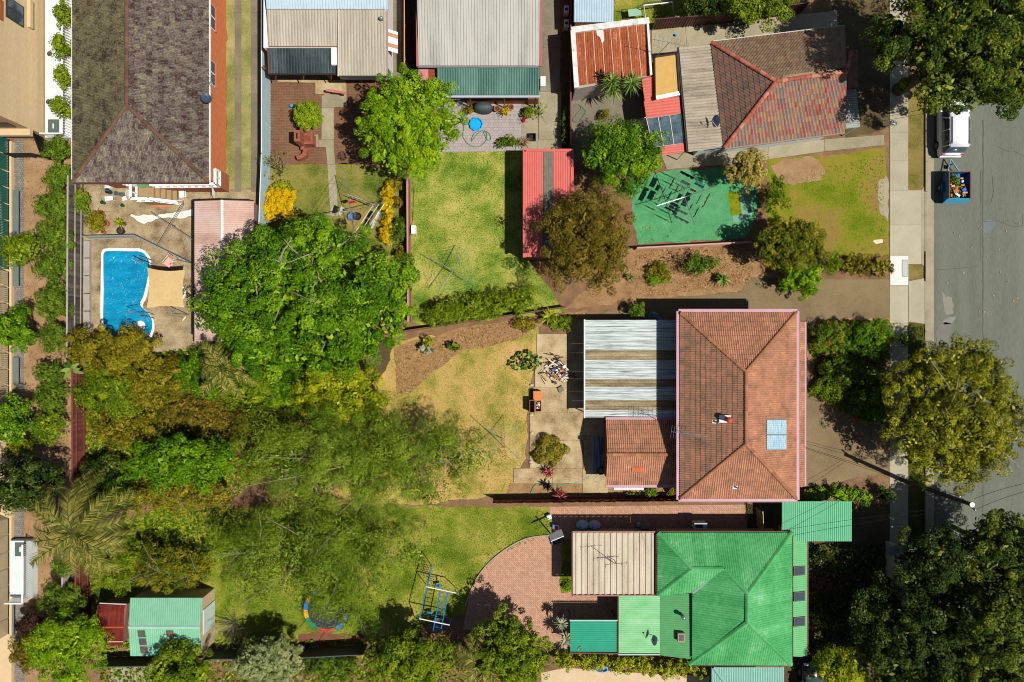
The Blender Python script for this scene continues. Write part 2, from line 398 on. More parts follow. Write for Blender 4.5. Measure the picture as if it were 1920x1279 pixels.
def tree(name, label, cat, cx, cy, rx, ry, zt, zb, mat, dens=190, leaf=.22, bark=None, r0=None, group=None, seed=None, n=None,
         limbs=7, twigs=0, out=.55, lr=(.36, .52), flat=.5, base=None, lobes=None, **k):
    NT[0] += 1; rg = np.random.default_rng(seed or 100 + NT[0])
    lb = lobes or lobes_for(cx, cy, rx, ry, zt, zb, rg, n, lr=lr, flat=flat)
    zm = zb + (zt - zb) * .45; c = W(cx, cy, zm); s = (H - zm) / F
    bs = W(*base) if base else Vector((c.x, c.y, 0))
    root = thing(name, label, cat, bs, group)
    A = PI * rx * ry * s * s; nl = int(A * dens * 2.55); leaf *= .72
    V, rn = crown_quads(lb, nl, leaf, rg, ground_area=A, **k)
    quads_obj('crown', V, mat, rn, root)
    trunk_mesh(bs, lb, zb + (zt - zb) * .3, r0 or max(.05, .028 * min(rx, ry) * s * 2), rg, bark or BARK, root, limbs, out, twigs)
    return root
def shrub(name, label, cx, cy, rx, ry, zt, mat, dens=260, leaf=.16, cat='shrub', zb=.1, cl_sig=.16, cl_dens=4, limbs=5, lr=(.34, .5), **k):
    return tree(name, label, cat, cx, cy, rx, ry, zt, zb, mat, dens, leaf, r0=.035, limbs=limbs, cl_sig=cl_sig, cl_dens=cl_dens, lr=lr, **k)
def blades(mb, c, n, L, w, rg, elev=(.1, 1.3), droop=.35, seg=3):
    for i in range(n):
        a = 2 * PI * i * .381966 + rg.uniform(-.2, .2); e = rg.uniform(*elev); l = L * rg.uniform(.75, 1.1)
        d = Vector((math.cos(a) * math.cos(e), math.sin(a) * math.cos(e), math.sin(e))); s = Vector((-math.sin(a), math.cos(a), 0))
        vs = []; p = Vector(c); mb.cur = rg.random()
        for j in range(seg + 1):
            t = j / seg; q = p + d * l * t + Vector((0, 0, -droop * l * t * t)); ww = w * (1 - t) ** .7 * (.6 + .8 * min(1, t * 4)) * .5 + .002
            vs += [q - s * ww, q + Vector((0, 0, -.012)), q + s * ww]
        fs = []
        for j in range(seg):
            k = 3 * j; fs += [(k, k + 1, k + 4, k + 3), (k + 1, k + 2, k + 5, k + 4)]
        mb.add(vs, fs)
def rosette(name, label, cx, cy, rpx, z, mat, n=46, w=.07, cat='plant', heads=None, stem=None, droop=.35, elev=(.05, 1.25), group=None):
    """spiky sword-leaved plant; heads: list of (px, py, z, radius px)"""
    NT[0] += 1; rg = np.random.default_rng(500 + NT[0]); heads = heads or [(cx, cy, z, rpx)]
    b = W(cx, cy, 0) if len(heads) > 1 else W(heads[0][0], heads[0][1], heads[0][2]); b.z = 0
    root = thing(name, label, cat, b, group)
    for (hx, hy, hz, hr) in heads:
        c = W(hx, hy, hz); mb = MB(); blades(mb, c, n, hr * (H - hz) / F, w, rg, elev, droop); mb.build('leaf_head', mat, root)
        if hz > .4: MB().tube([b, Vector((b.x * .5 + c.x * .5, b.y * .5 + c.y * .5, hz * .5)), c], [.1, .08, .06], 7).build('stem', BARK, root)
    return root
def frond(mb, c, a, L, rg, arch=.6, rise=.45, leaf=.55, w=.03, n=34):
    pts = []
    for j in range(9):
        t = j / 8; r = L * t * (1 - .12 * t); pts.append(Vector((c.x + math.cos(a) * r, c.y + math.sin(a) * r, c.z + L * (rise * t - arch * t * t))))
    mb.cur = rg.uniform(0, .4); mb.tube(pts, [.04 * (1 - .85 * j / 8) for j in range(9)], 4, False)
    for j in range(n):
        t = .1 + .9 * j / n; f = t * 8; i = min(7, int(f)); p = pts[i].lerp(pts[i + 1], f - i); d = (pts[i + 1] - pts[i]).normalized()
        s = Vector((-math.sin(a), math.cos(a), 0)); l = leaf * (math.sin(PI * min(1, t * .82 + .14)) ** .6) * rg.uniform(.85, 1.15)
        for sg in (-1, 1):
            q = p + (s * sg * .72 + d * .62 + Vector((0, 0, rg.uniform(-.35, .12)))) * l
            mb.cur = rg.random(); x = d * w
            mb.add([p - x * 1.8, p + x * 1.8, q], [(0, 1, 2)])
def palm(name, label, cx, cy, z, L, nf, mat, cat='palm', a0=0.0, arch=.6, rise=.45, base=None, leaf=.55, group=None, seed=1):
    rg = np.random.default_rng(seed); c = W(cx, cy, z); b = W(*base) if base else Vector((c.x, c.y, 0))
    root = thing(name, label, cat, b, group)
    MB().tube([b, b.lerp(c, .5) + Vector((.1, .05, 0)), c], [.2, .17, .14], 9).build('trunk', BARKG, root)
    for i in range(nf):
        mb = MB(); frond(mb, c, a0 + 2 * PI * i / nf + rg.uniform(-.15, .15), L * rg.uniform(.85, 1.1), rg, arch * rg.uniform(.6, 1.2), rise * rg.uniform(.3, 1.4), leaf)
        mb.build('frond', mat, root)
    return root
def bare_bush(name, label, cx, cy, r, zt, mat, n=26, cat='shrub', leafmat=None, nleaf=0, leaf=.1):
    NT[0] += 1; rg = np.random.default_rng(700 + NT[0]); c = W(cx, cy, zt * .4); b = Vector((c.x, c.y, 0)); R = r * (H - zt * .5) / F
    root = thing(name, label, cat, b); mb = MB(); tips = []
    for i in range(n):
        a = rg.uniform(0, 2 * PI); q = R * math.sqrt(rg.random()); e = b + Vector((math.cos(a) * q, math.sin(a) * q, zt * rg.uniform(.55, 1)))
        m = b.lerp(e, .5) + Vector((rg.normal() * .08, rg.normal() * .08, .12)); mb.tube([b, m, e], [.022, .016, .007], 5); tips.append(e)
        for k in range(2):
            e2 = e + Vector((rg.normal() * .2, rg.normal() * .2, rg.uniform(-.05, .2))); mb.tube([m.lerp(e, .6), e2], [.01, .004], 4); tips.append(e2)
    mb.build('stems', mat, root)
    if nleaf:
        lb = [(t.x, t.y, t.z, .14, .14, .12) for t in tips]; V, rn = crown_quads(lb, nleaf, leaf, rg, cl_sig=.09, cl_dens=30); quads_obj('leaves', V, leafmat, rn, root)
    return root
# leaf colours
L_DEEP = leaf_mat('leaf_deep_green', [(34, 66, 4), (78, 124, 6), (128, 172, 14), (190, 216, 46)])
L_BRIGHT = leaf_mat('leaf_bright_green', [(60, 96, 2), (112, 158, 4), (160, 198, 16), (212, 230, 52)])
L_WATTLE = leaf_mat('leaf_feathery', [(60, 86, 12), (106, 138, 22), (150, 174, 40), (198, 206, 90)])
L_OLIVE = leaf_mat('leaf_olive', [(66, 62, 10), (118, 110, 16), (166, 154, 28), (210, 190, 62)])
L_BROWN = leaf_mat('leaf_bronze', [(60, 52, 12), (108, 96, 20), (146, 130, 32), (192, 150, 62)])
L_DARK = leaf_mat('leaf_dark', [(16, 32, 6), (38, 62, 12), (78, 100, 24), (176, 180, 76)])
L_STREET = leaf_mat('leaf_street_tree', [(62, 68, 8), (116, 122, 16), (170, 170, 26), (224, 216, 76)])
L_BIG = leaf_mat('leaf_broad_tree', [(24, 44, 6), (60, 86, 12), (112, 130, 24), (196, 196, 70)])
L_YELLOW = leaf_mat('leaf_golden', [(214, 166, 0), (240, 194, 0), (250, 208, 10), (255, 226, 50)], .15)
L_LIME = leaf_mat('leaf_lime_yellow', [(84, 110, 6), (138, 158, 10), (190, 194, 24), (226, 218, 56)])
L_PALE = leaf_mat('leaf_pale', [(104, 122, 58), (150, 166, 90), (188, 196, 130), (214, 214, 160)])
L_CREAM = leaf_mat('leaf_cream', [(124, 110, 36), (180, 160, 66), (214, 190, 96), (232, 212, 130)])
L_HEDGE = leaf_mat('leaf_hedge', [(54, 78, 6), (100, 128, 10), (146, 166, 20), (190, 200, 56)])
L_LAUREL = leaf_mat('leaf_laurel', [(42, 66, 10), (82, 114, 18), (122, 148, 32), (168, 178, 70)])
L_MIX = leaf_mat('leaf_autumn_mix', [(60, 72, 8), (96, 112, 14), (140, 144, 22), (220, 166, 30)])
L_RED = leaf_mat('leaf_red_bromeliad', [(90, 16, 24), (170, 40, 50), (214, 90, 90), (230, 190, 150)])
L_FLOWER = leaf_mat('leaf_red_flowers', [(50, 96, 14), (96, 140, 26), (140, 170, 40), (230, 40, 24)])
L_YUCCA = leaf_mat('leaf_yucca', [(44, 74, 14), (92, 124, 34), (140, 164, 70), (190, 196, 110)])
L_GREYY = leaf_mat('leaf_grey_yucca', [(120, 130, 90), (165, 170, 130), (200, 200, 165), (225, 220, 190)])
L_BLACK = leaf_mat('leaf_dark_agave', [(10, 12, 6), (20, 22, 10), (36, 36, 16), (50, 50, 24)])
L_PALM = leaf_mat('leaf_palm', [(56, 64, 16), (100, 108, 34), (150, 146, 62), (196, 176, 96)])
L_BROMEL = leaf_mat('leaf_gold_bromeliad', [(70, 72, 12), (130, 126, 26), (186, 170, 54), (214, 196, 100)])
L_DRY = leaf_mat('leaf_dry', [(110, 80, 44), (160, 120, 74), (196, 156, 106), (216, 184, 140)], .1)
L_PURPLE = leaf_mat('leaf_dark_purple', [(30, 20, 18), (58, 40, 32), (90, 62, 44), (120, 90, 60)])
# ---------------------------------------------------------------- surface materials
def brickmat(name, c1, c2, mortar, bw=.24, rh=.12, axis='xy', rot=0.0, mort=.012, rough=.9, bias=0.0, stain=.5, stainc=None, off=.5):
    m = bpy.data.materials.new(name); m.use_nodes = True; t = m.node_tree; t.nodes.clear(); N = t.nodes.new; L = t.links.new
    out = N('ShaderNodeOutputMaterial'); b = N('ShaderNodeBsdfPrincipled'); b.inputs['Roughness'].default_value = rough
    b.inputs['Specular IOR Level'].default_value = .2
    geo = N('ShaderNodeNewGeometry'); sep = N('ShaderNodeSeparateXYZ'); L(geo.outputs['Position'], sep.inputs[0]); cmb = N('ShaderNodeCombineXYZ')
    L(sep.outputs['XYZ'.index(axis[0].upper())], cmb.inputs[0]); L(sep.outputs['XYZ'.index(axis[1].upper())], cmb.inputs[1])
    mp = N('ShaderNodeMapping'); mp.inputs['Rotation'].default_value = (0, 0, rot); L(cmb.outputs[0], mp.inputs[0])
    br = N('ShaderNodeTexBrick'); br.offset = off; br.inputs['Scale'].default_value = 1; br.inputs['Brick Width'].default_value = bw; br.inputs['Row Height'].default_value = rh
    br.inputs['Mortar Size'].default_value = mort; br.inputs['Color1'].default_value = c1; br.inputs['Color2'].default_value = c2; br.inputs['Mortar'].default_value = mortar
    br.inputs['Bias'].default_value = bias; L(mp.outputs[0], br.inputs['Vector'])
    n = N('ShaderNodeTexNoise'); n.inputs['Scale'].default_value = .7; n.inputs['Detail'].default_value = 7; n.inputs['Roughness'].default_value = .65; L(geo.outputs['Position'], n.inputs['Vector'])
    cr = N('ShaderNodeValToRGB'); cr.color_ramp.elements[0].position = .35; cr.color_ramp.elements[1].position = .7; L(n.outputs['Fac'], cr.inputs[0])
    mu = N('ShaderNodeMath'); mu.operation = 'MULTIPLY'; mu.inputs[1].default_value = stain; L(cr.outputs[0], mu.inputs[0])
    mx = N('ShaderNodeMix'); mx.data_type = 'RGBA'; L(mu.outputs[0], mx.inputs[0]); L(br.outputs['Color'], mx.inputs[6]); mx.inputs[7].default_value = stainc or tuple(v * .6 for v in c1[:3]) + (1,)
    L(mx.outputs[2], b.inputs['Base Color'])
    bp = N('ShaderNodeBump'); bp.inputs['Strength'].default_value = .5; bp.inputs['Distance'].default_value = .01; bp.invert = True; L(br.outputs['Fac'], bp.inputs['Height']); L(bp.outputs[0], b.inputs['Normal'])
    L(b.outputs[0], out.inputs[0]); return m
G_SOIL = M('soil_mulch', [C(84, 60, 42), C(134, 100, 68), C(170, 136, 98)], scale=.9, grain=.55, gscale=16, bump=.8, bscale=30)
G_DIRT = M('sandy_dirt', [C(124, 94, 64), C(160, 126, 88), C(188, 158, 118)], scale=.8, grain=.45, gscale=14, bump=.5, bscale=30)
G_LITTER = M('litter_ground', [C(104, 78, 50), C(158, 120, 78), C(192, 158, 110)], scale=1.2, grain=.6, gscale=20, bump=.8, bscale=30)
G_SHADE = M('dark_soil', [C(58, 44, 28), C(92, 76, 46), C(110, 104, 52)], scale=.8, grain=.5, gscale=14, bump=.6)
def grassmat(name, cols, scale=.36, grain=.34): return M(name, [C(*c) for c in cols], scale=scale, grain=grain, gscale=11, rough=.95, spec=.1, bump=.9, bscale=26, lo=.4, hi=.6)
G_LAWN = grassmat('lawn_green', [(74, 112, 30), (124, 144, 48), (164, 166, 74), (190, 178, 100)])
G_LAWN2 = grassmat('lawn_mid', [(66, 88, 26), (108, 118, 42), (144, 136, 66), (160, 136, 80)])
G_LAWN3 = grassmat('lawn_lush', [(78, 100, 20), (112, 128, 32), (144, 146, 54), (174, 160, 82)])
G_DRYL = grassmat('lawn_dry', [(128, 132, 50), (172, 154, 76), (200, 168, 98), (206, 166, 110)], .4)
G_FRONT = grassmat('lawn_front', [(98, 118, 16), (132, 136, 34), (152, 132, 56), (150, 120, 72)], .3)
G_VERGE = grassmat('verge_grass', [(104, 100, 46), (132, 120, 62), (148, 128, 80)], .7)
G_STRIP = grassmat('strip_grass', [(118, 124, 64), (150, 148, 86), (176, 166, 112)], .5)
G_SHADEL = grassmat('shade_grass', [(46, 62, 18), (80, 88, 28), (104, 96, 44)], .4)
G_ASTRO = M('artificial_turf', [C(52, 126, 74), C(78, 152, 96), C(106, 174, 120)], scale=1.2, grain=.5, gscale=12, rough=.9, bump=.5, bscale=26)
G_ROAD = M('asphalt', [C(88, 91, 80), C(106, 109, 95), C(120, 121, 106)], scale=.7, grain=.4, gscale=18, bump=.3, bscale=60, stretch=(1, .12, 1), lo=.32, hi=.68)
G_CONC = M('concrete', [C(124, 114, 90), C(160, 150, 122), C(184, 172, 144)], scale=.7, grain=.35, gscale=14, attr=.25, bump=.15)
G_CONCW = M('concrete_warm', [C(118, 98, 68), C(164, 140, 100), C(190, 168, 126), C(200, 182, 144)], scale=.8, grain=.3, gscale=12, attr=.2, bump=.15, lo=.36, hi=.64)
G_CONCD = M('concrete_dark', [C(98, 90, 74), C(124, 114, 94), C(150, 140, 116)], scale=.7, grain=.4, gscale=14, attr=.25, bump=.2)
G_FOOT = M('footpath_concrete', [C(150, 142, 118), C(174, 166, 140), C(192, 184, 158)], scale=.6, grain=.45, gscale=18, attr=.3, bump=.15)
G_YARD = M('yard_concrete', [C(104, 86, 60), C(146, 126, 94), C(172, 152, 116), C(186, 168, 134)], scale=.7, grain=.3, gscale=10, bump=.15, lo=.36, hi=.65)
G_DRIVE = M('brown_driveway', [C(98, 82, 56), C(128, 109, 76), C(150, 130, 94)], scale=.35, grain=.5, gscale=22, bump=.25, bscale=40)
G_WHITE = M('white_concrete', [C(214, 216, 206), C(232, 234, 224)], scale=1.5, grain=.3)
G_BPAVE = brickmat('brown_pavers', C(134, 94, 68), C(112, 78, 56), C(84, 60, 46), .24, .12, stain=.5, stainc=C(144, 112, 82))
G_HERR = brickmat('red_herringbone', C(212, 162, 130), C(180, 134, 110), C(150, 118, 96), .23, .115, rot=.785, stain=.3, stainc=C(170, 140, 118))
G_GPAVE = brickmat('grey_pavers', C(176, 164, 158), C(160, 150, 145), C(136, 126, 122), .2, .2, stain=.25, stainc=C(190, 180, 172))
G_STONEP = brickmat('grey_cobbles', C(150, 142, 130), C(122, 116, 108), C(88, 82, 74), .16, .16, stain=.2)
G_RPAVE = brickmat('red_pavers', C(150, 78, 64), C(124, 62, 54), C(90, 56, 46), .24, .12, stain=.3)
LITTERC = leaf_mat('fallen_leaves', [(96, 66, 34), (150, 106, 58), (196, 150, 90), (226, 196, 140)], .1)
GRASSC = leaf_mat('grass_blades', [(74, 100, 20), (112, 136, 32), (150, 160, 52), (190, 180, 90)], .1)
DRYC = leaf_mat('dry_grass_blades', [(130, 130, 44), (176, 152, 70), (206, 170, 96), (220, 190, 126)], .1)
# ---------------------------------------------------------------- ground
g0 = MB().sheet([(-160, -160, 0), (160, -160, 0), (160, 160, 0), (-160, 160, 0)]).build('ground', G_SOIL); g0['kind'] = 'structure'
ground('road', rect(1750, -400, 2400, 1700), G_ROAD)
gut = ground('gutter_strip', rect(1737, -400, 1751, 1700), G_CONC)
kb = thing('kerb', None, None, W(1735, 640)); kb['kind'] = 'structure'
for i in range(30):
    y = -200 + i * 56; c = W(1735.3, y + 28)
    mb = MB(); mb.cur = random.random(); h = .05 if 355 < y + 28 < 500 or 525 < y + 28 < 620 else .14
    mb.box((c.x, c.y, h / 2 + .01), (.15, 56 / 25 - .02, h)).build('kerb_stone', G_CONC, kb)
ground('verge', rect(1702, 150, 1732, 357), G_VERGE); ground('verge', [(1703, 498), (1731, 497), (1733, 520), (1703, 524)], G_VERGE)
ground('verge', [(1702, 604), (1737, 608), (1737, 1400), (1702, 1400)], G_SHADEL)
fp = thing('footpath', None, None, W(1685, 640)); fp['kind'] = 'structure'
for (a, b) in ((-60, 20), (20, 96), (96, 172), (172, 248), (248, 302), (302, 357), (536, 606), (606, 680), (680, 756), (756, 832), (832, 908), (908, 984), (984, 1060), (1060, 1140), (1140, 1220), (1220, 1300)):
    slab('footpath_slab', rect(1668, a, 1702.5, b), G_FOOT, .03, fp)
for q in (rect(1668, 357, 1727, 422), rect(1668, 422, 1727, 495.5)): slab('crossover_slab', q, G_FOOT, .035, fp)
slab('crossover_slab', [(1727, 357), (1736, 345), (1736, 500), (1732, 500), (1727, 495)], G_CONC, .03, fp)
slab('crossover_slab', [(1703, 527), (1736, 521), (1736, 608), (1703, 603)], G_FOOT, .036, fp)
sl = tag(slab('utility_slab', rect(1668.5, 480, 1702.5, 535.5), G_WHITE, .05, z0=.0), None, None); del sl['kind']
tag(sl, 'new white concrete slab with a utility pit beside the footpath hedge', 'slab')
PITM = P('pit_lid_grey', C(180, 184, 176)); PITD = P('pit_gap', C(90, 92, 88))
slab('pit_frame', rect(1690, 487, 1702, 519), PITD, .056, sl, .05)
slab('pit_lid', rect(1691, 488, 1701.3, 518), PITM, .062, sl, .05)
# upper right block
ground('front_lawn', [(1440, 296), (1545, 294), (1660, 276), (1667, 480), (1560, 482), (1440, 440)], G_FRONT)
ground('bare_patch', [(1446, 312), (1470, 298), (1520, 294), (1540, 306), (1548, 326), (1530, 340), (1488, 346), (1456, 340)], G_DIRT)
ground('gravel_patch', [(1647, 340), (1662, 330), (1666, 372), (1665, 415), (1652, 402), (1645, 372)], G_CONC)
ground('shaded_garden', [(1560, 0), (1668, 0), (1668, 240), (1590, 262), (1560, 200)], G_SHADE)
pth = thing('entry_path', None, None, W(1550, 275)); pth['kind'] = 'structure'
for q in ([(1440, 276), (1545, 262), (1545, 284), (1440, 299)], [(1545, 262), (1657, 253), (1658, 272), (1545, 284)], [(1330, 282), (1440, 276), (1440, 299), (1345, 310)], [(1240, 292), (1330, 282), (1345, 310), (1250, 318)]):
    slab('path_slab', q, G_CONC, .04, pth)
sd = thing('side_driveway', None, None, W(1350, 70)); sd['kind'] = 'structure'
for q in ([(1222, 58), (1285, 50), (1288, 92), (1222, 104)], [(1285, 50), (1360, 42), (1362, 84), (1288, 92)], [(1360, 42), (1440, 34), (1442, 66), (1362, 84)], [(1440, 34), (1570, 20), (1570, 50), (1442, 66)], [(1222, 104), (1270, 98), (1270, 120), (1222, 130)]):
    slab('driveway_slab', q, G_CONC, .03, sd)
ground('back_lawn', rect(1152, -80, 1345, 52), G_LAWN3)
ground('courtyard', [(1070, 160), (1215, 140), (1225, 330), (1075, 300)], G_CONCD)
ground('artificial_lawn', [(1180, 340), (1240, 322), (1375, 312), (1412, 335), (1422, 380), (1405, 436), (1395, 447), (1196, 458), (1185, 400)], G_ASTRO)
sq = ground('turf_offcut', [(1364, 361), (1386, 359), (1390, 403), (1371, 404)], grassmat('offcut_green', [(96, 112, 6), (126, 136, 14), (150, 150, 34)], 1), kind=None)
del sq['kind']; tag(sq, 'olive green rectangle of turf lying at the end of the artificial lawn', 'turf')
pl = ground('plastic_sheet', [(1386, 358), (1402, 352), (1412, 372), (1410, 404), (1398, 418), (1375, 416), (1373, 405), (1391, 403)], P('plastic_sheet', C(104, 156, 128), .35))
del pl['kind']; tag(pl, 'pale green plastic sheet spread on the artificial lawn by the shade', 'sheet')
ground('mulch_bed', [(1190, 460), (1420, 452), (1480, 520), (1400, 545), (1060, 580), (1160, 480)], G_LITTER)
# houses 1 to 3, along the top
ground('grass_strip', rect(424, -60, 486, 356), G_STRIP)
for n_, (a, b) in enumerate(((440.5, 452.5), (470.5, 486))):
    wt = thing('wheel_track', None, None, W((a + b) / 2, 150)); wt['kind'] = 'structure'
    for k in range(10): slab('concrete_slab', rect(a, -60 + k * 42, b, -60 + (k + 1) * 42), G_CONCD, .03, wt)
ground('rear_yard', [(150, 346), (486, 356), (500, 420), (480, 660), (150, 660)], G_YARD)
ground('cement_patch', [(243, 404), (247, 400), (262, 403), (300, 403), (330, 399), (362, 391), (362, 404), (330, 408), (285, 414), (270, 421), (258, 416)], G_WHITE)
ground('brown_paving', [(500, 150), (735, 146), (735, 309), (500, 306)], G_BPAVE)
ground('lawn', [(548, 309), (770, 309), (772, 480), (500, 480), (500, 309)], G_LAWN2)
cp = thing('garden_path', None, None, W(615, 290)); cp['kind'] = 'structure'
for q in ([(603, 180), (650, 160), (650, 200), (625, 202), (603, 202)], rect(603, 202, 626, 262), rect(597, 262, 626, 276), [(611, 276), (626, 276), (629, 309), (614, 309)], [(614, 309), (629, 309), (631, 345), (616, 345)], [(616, 345), (631, 345), (634, 405), (620, 405)], [(572, 255), (597, 252), (597, 276), (572, 276)]):
    slab('path_slab', q, G_CONC, .03, cp)
slab('patio_slab', [(521, 150), (649, 152), (649, 176), (592, 178), (592, 156), (521, 154)], G_CONCW, .09)
slab('side_path', rect(737, -60, 753, 146), G_CONCD, .03)
ground('dark_side_yard', rect(753, -60, 790, 150), G_SHADE)
ground('lawn', [(768, 284), (985, 283), (985, 480), (1060, 585), (795, 610), (768, 600)], G_LAWN)
ground('grey_paving', [(822, 186), (978, 186), (978, 283), (822, 286)], G_GPAVE)
dv = thing('long_driveway', None, None, W(1030, 140)); dv['kind'] = 'structure'
for q in (rect(1012, -60, 1050, 10), rect(1012, 10, 1050, 90), rect(1012, 90, 1050, 172), rect(1010, 172, 1052, 262), rect(1008, 262, 1054, 281), rect(978, 196, 1009, 281)):
    slab('driveway_slab', q, G_CONCD if q[0][1] < 170 else G_CONC, .03, dv)
ground('bed', rect(1052, 60, 1068, 281), G_SHADE)
# left strip
ground('mulch_strip', [(40, 262), (140, 262), (140, 1400), (30, 1400)], G_DIRT)
ground('cobble_strip', rect(27, 262, 45, 1020), G_STONEP); ground('cobble_strip', rect(10, 1098, 46, 1400), G_STONEP)
# the outlined block
ground('dry_lawn', [(700, 690), (740, 640), (880, 618), (1010, 604), (1012, 640), (1000, 700), (990, 770), (985, 860), (955, 925), (800, 945), (600, 948), (600, 780)], G_DRYL)
ground('leaf_litter_bed', [(738, 650), (880, 612), (1100, 582), (1100, 606), (1010, 612), (960, 640), (860, 660), (770, 735), (745, 740)], G_LITTER)
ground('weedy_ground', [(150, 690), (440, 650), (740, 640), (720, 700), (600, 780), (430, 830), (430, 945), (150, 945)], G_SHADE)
ground('side_bed', [(955, 905), (1092, 905), (1272, 912), (1272, 940), (940, 940)], G_LITTER)
pt = thing('back_patio', None, None, W(1040, 780)); pt['kind'] = 'structure'
for q in (rect(1006, 626, 1064, 671), rect(1003, 671, 1064, 726), rect(1000, 726, 1064, 774), rect(1064, 600, 1100, 700), rect(1064, 700, 1100, 774), rect(993, 774, 1094, 826), rect(993, 826, 1092, 878), rect(1094, 774, 1140, 878), rect(963, 878, 1036, 906), rect(1036, 878, 1092, 906), rect(1092, 878, 1140, 924)):
    slab('patio_slab', q, G_CONCW, .06, pt)
ground('brown_driveway', [(1210, 564), (1390, 547), (1400, 520), (1560, 524), (1668, 524), (1669, 940), (1272, 940), (1272, 590), (1100, 596)], G_DRIVE)
ground('garden_bed', [(1517, 625), (1530, 608), (1556, 598), (1668, 596), (1668, 800), (1600, 792), (1556, 776), (1530, 742), (1516, 700), (1511, 660)], G_LITTER)
ground('garden_bed', [(1500, 912), (1560, 906), (1668, 884), (1668, 945), (1500, 945)], G_SOIL)
# lower block
ground('lawn', [(160, 1020), (300, 950), (1036, 950), (1036, 1003), (985, 1012), (936, 1040), (900, 1075), (880, 1112), (872, 1150), (700, 1200), (560, 1212), (410, 1212), (165, 1212)], G_LAWN3)
ground('bark_bed', [(560, 1190), (600, 1184), (680, 1188), (690, 1212), (560, 1220)], M('bark_chip', [C(84, 50, 32), C(124, 80, 54), C(150, 104, 72)], scale=3, grain=.6, bump=.8))
ground('brick_patio', [(1037, 1003), (985, 1011), (935, 1040), (900, 1076), (881, 1112), (868, 1180), (1000, 1190), (1060, 1230), (1160, 1230), (1160, 1110), (1060, 1110), (1056, 1090), (1052, 1003)], G_HERR)
ground('brick_path', [(1030, 950), (1400, 946), (1400, 1010), (1050, 1010), (1036, 1003)], G_HERR)
ground('side_lawn', rect(1052, 1020, 1075, 1112), G_LAWN3)
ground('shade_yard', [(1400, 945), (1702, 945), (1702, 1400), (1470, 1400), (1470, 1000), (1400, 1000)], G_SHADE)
ground('red_path', [(1505, 1073), (1668, 1075), (1668, 1116), (1505, 1112)], G_RPAVE)
ground('pale_yard', [(1015, 1262), (1060, 1252), (1200, 1262), (1330, 1268), (1330, 1400), (1015, 1400)], M('pale_concrete', [C(200, 172, 136), C(220, 196, 160)], scale=.8))
ground('pale_yard', [(205, 1246), (300, 1243), (300, 1400), (205, 1400)], G_CONC)
# small matter strewn about
scatter('dry_grass', [(740, 660), (880, 640), (1000, 620), (992, 770), (985, 860), (955, 922), (800, 940), (700, 800)], DRYC, 60, .1, 'dry straw coloured grass of the back lawn', 'grass', 1)
scatter('lawn_grass', [(772, 292), (980, 288), (984, 480), (1050, 575), (800, 600), (772, 590)], GRASSC, 55, .09, 'mown green grass behind the grey roofed house', 'grass', 2)
scatter('lush_grass', [(700, 960), (1030, 955), (1030, 1000), (936, 1040), (880, 1110), (860, 1150), (560, 1180), (440, 1140), (440, 960)], GRASSC, 55, .1, 'lush green grass beside the curved brick patio', 'grass', 3)
scatter('front_grass', [(1476, 330), (1655, 290), (1662, 470), (1560, 475), (1480, 420)], GRASSC, 50, .09, 'patchy grass of the front lawn by the footpath', 'grass', 4)
scatter('leaf_litter', [(738, 655), (880, 615), (1100, 584), (1100, 604), (1010, 610), (960, 640), (860, 660), (770, 735), (745, 740)], LITTERC, 70, .14, 'dry fallen leaves along the fence of the back lawn', 'leaf litter', 5)
scatter('leaf_litter', [(1200, 468), (1420, 460), (1410, 535), (1180, 560), (1170, 520)], LITTERC, 60, .14, 'dry fallen leaves under the bushes south of the artificial lawn', 'leaf litter', 6)
scatter('leaf_litter', [(160, 700), (440, 660), (430, 945), (160, 945)], LITTERC, 60, .16, 'brown leaf litter under the overgrown back corner', 'leaf litter', 7)
scatter('leaf_litter', [(1515, 640), (1540, 600), (1660, 600), (1660, 798), (1590, 790), (1530, 740)], LITTERC, 50, .16, 'fallen leaves in the front garden bed', 'leaf litter', 8)
scatter('bark_litter', [(45, 270), (130, 270), (130, 1270), (45, 1270)], LITTERC, 18, .12, 'bark chips on the dirt strip beside the apartments', 'leaf litter', 9)
scatter('road_leaves', [(1752, 380), (1915, 380), (1915, 620), (1752, 620)], leaf_mat('pale_leaf', [(200, 160, 100), (225, 190, 130)], .1), .5, .16, 'a few pale dead leaves lying on the asphalt', 'leaf litter', 10)
scatter('turf_leaves', [(1195, 425), (1260, 430), (1262, 450), (1196, 455)], L_DRY, 6, .16, 'dry leaves lying on the edge of the artificial lawn', 'leaf litter', 12)
scatter('drive_leaves', [(1510, 540), (1660, 540), (1660, 598), (1510, 600)], leaf_mat('pale_leaf2', [(200, 160, 100), (225, 190, 130)], .1), 1.2, .1, 'scattered pale leaves on the brown driveway', 'leaf litter', 11)
scatter('weeds', [(160, 680), (440, 640), (640, 640), (600, 790), (430, 945), (160, 945)], L_HEDGE, 70, .26, 'low green weeds covering the overgrown back corner', 'weeds', 21, up=1.0, z=.12, flat=.8)
scatter('weeds', [(165, 950), (440, 950), (440, 1010), (300, 1110), (172, 1100)], L_HEDGE, 50, .24, 'low green weeds along the shaded lower left lawn', 'weeds', 22, up=1.0, z=.12, flat=.8)
scatter('ground_cover', [(1515, 640), (1540, 600), (1662, 600), (1662, 798), (1590, 780), (1530, 740)], L_LAUREL, 60, .24, 'low green ground cover in the front garden bed', 'ground cover', 23, up=1.0, z=.12, flat=.8)
scatter('ground_cover', [(1400, 1020), (1690, 1020), (1690, 1290), (1500, 1290)], L_DARK, 40, .26, 'dark ground cover under the lower right trees', 'ground cover', 24, up=1.0, z=.12, flat=.8)
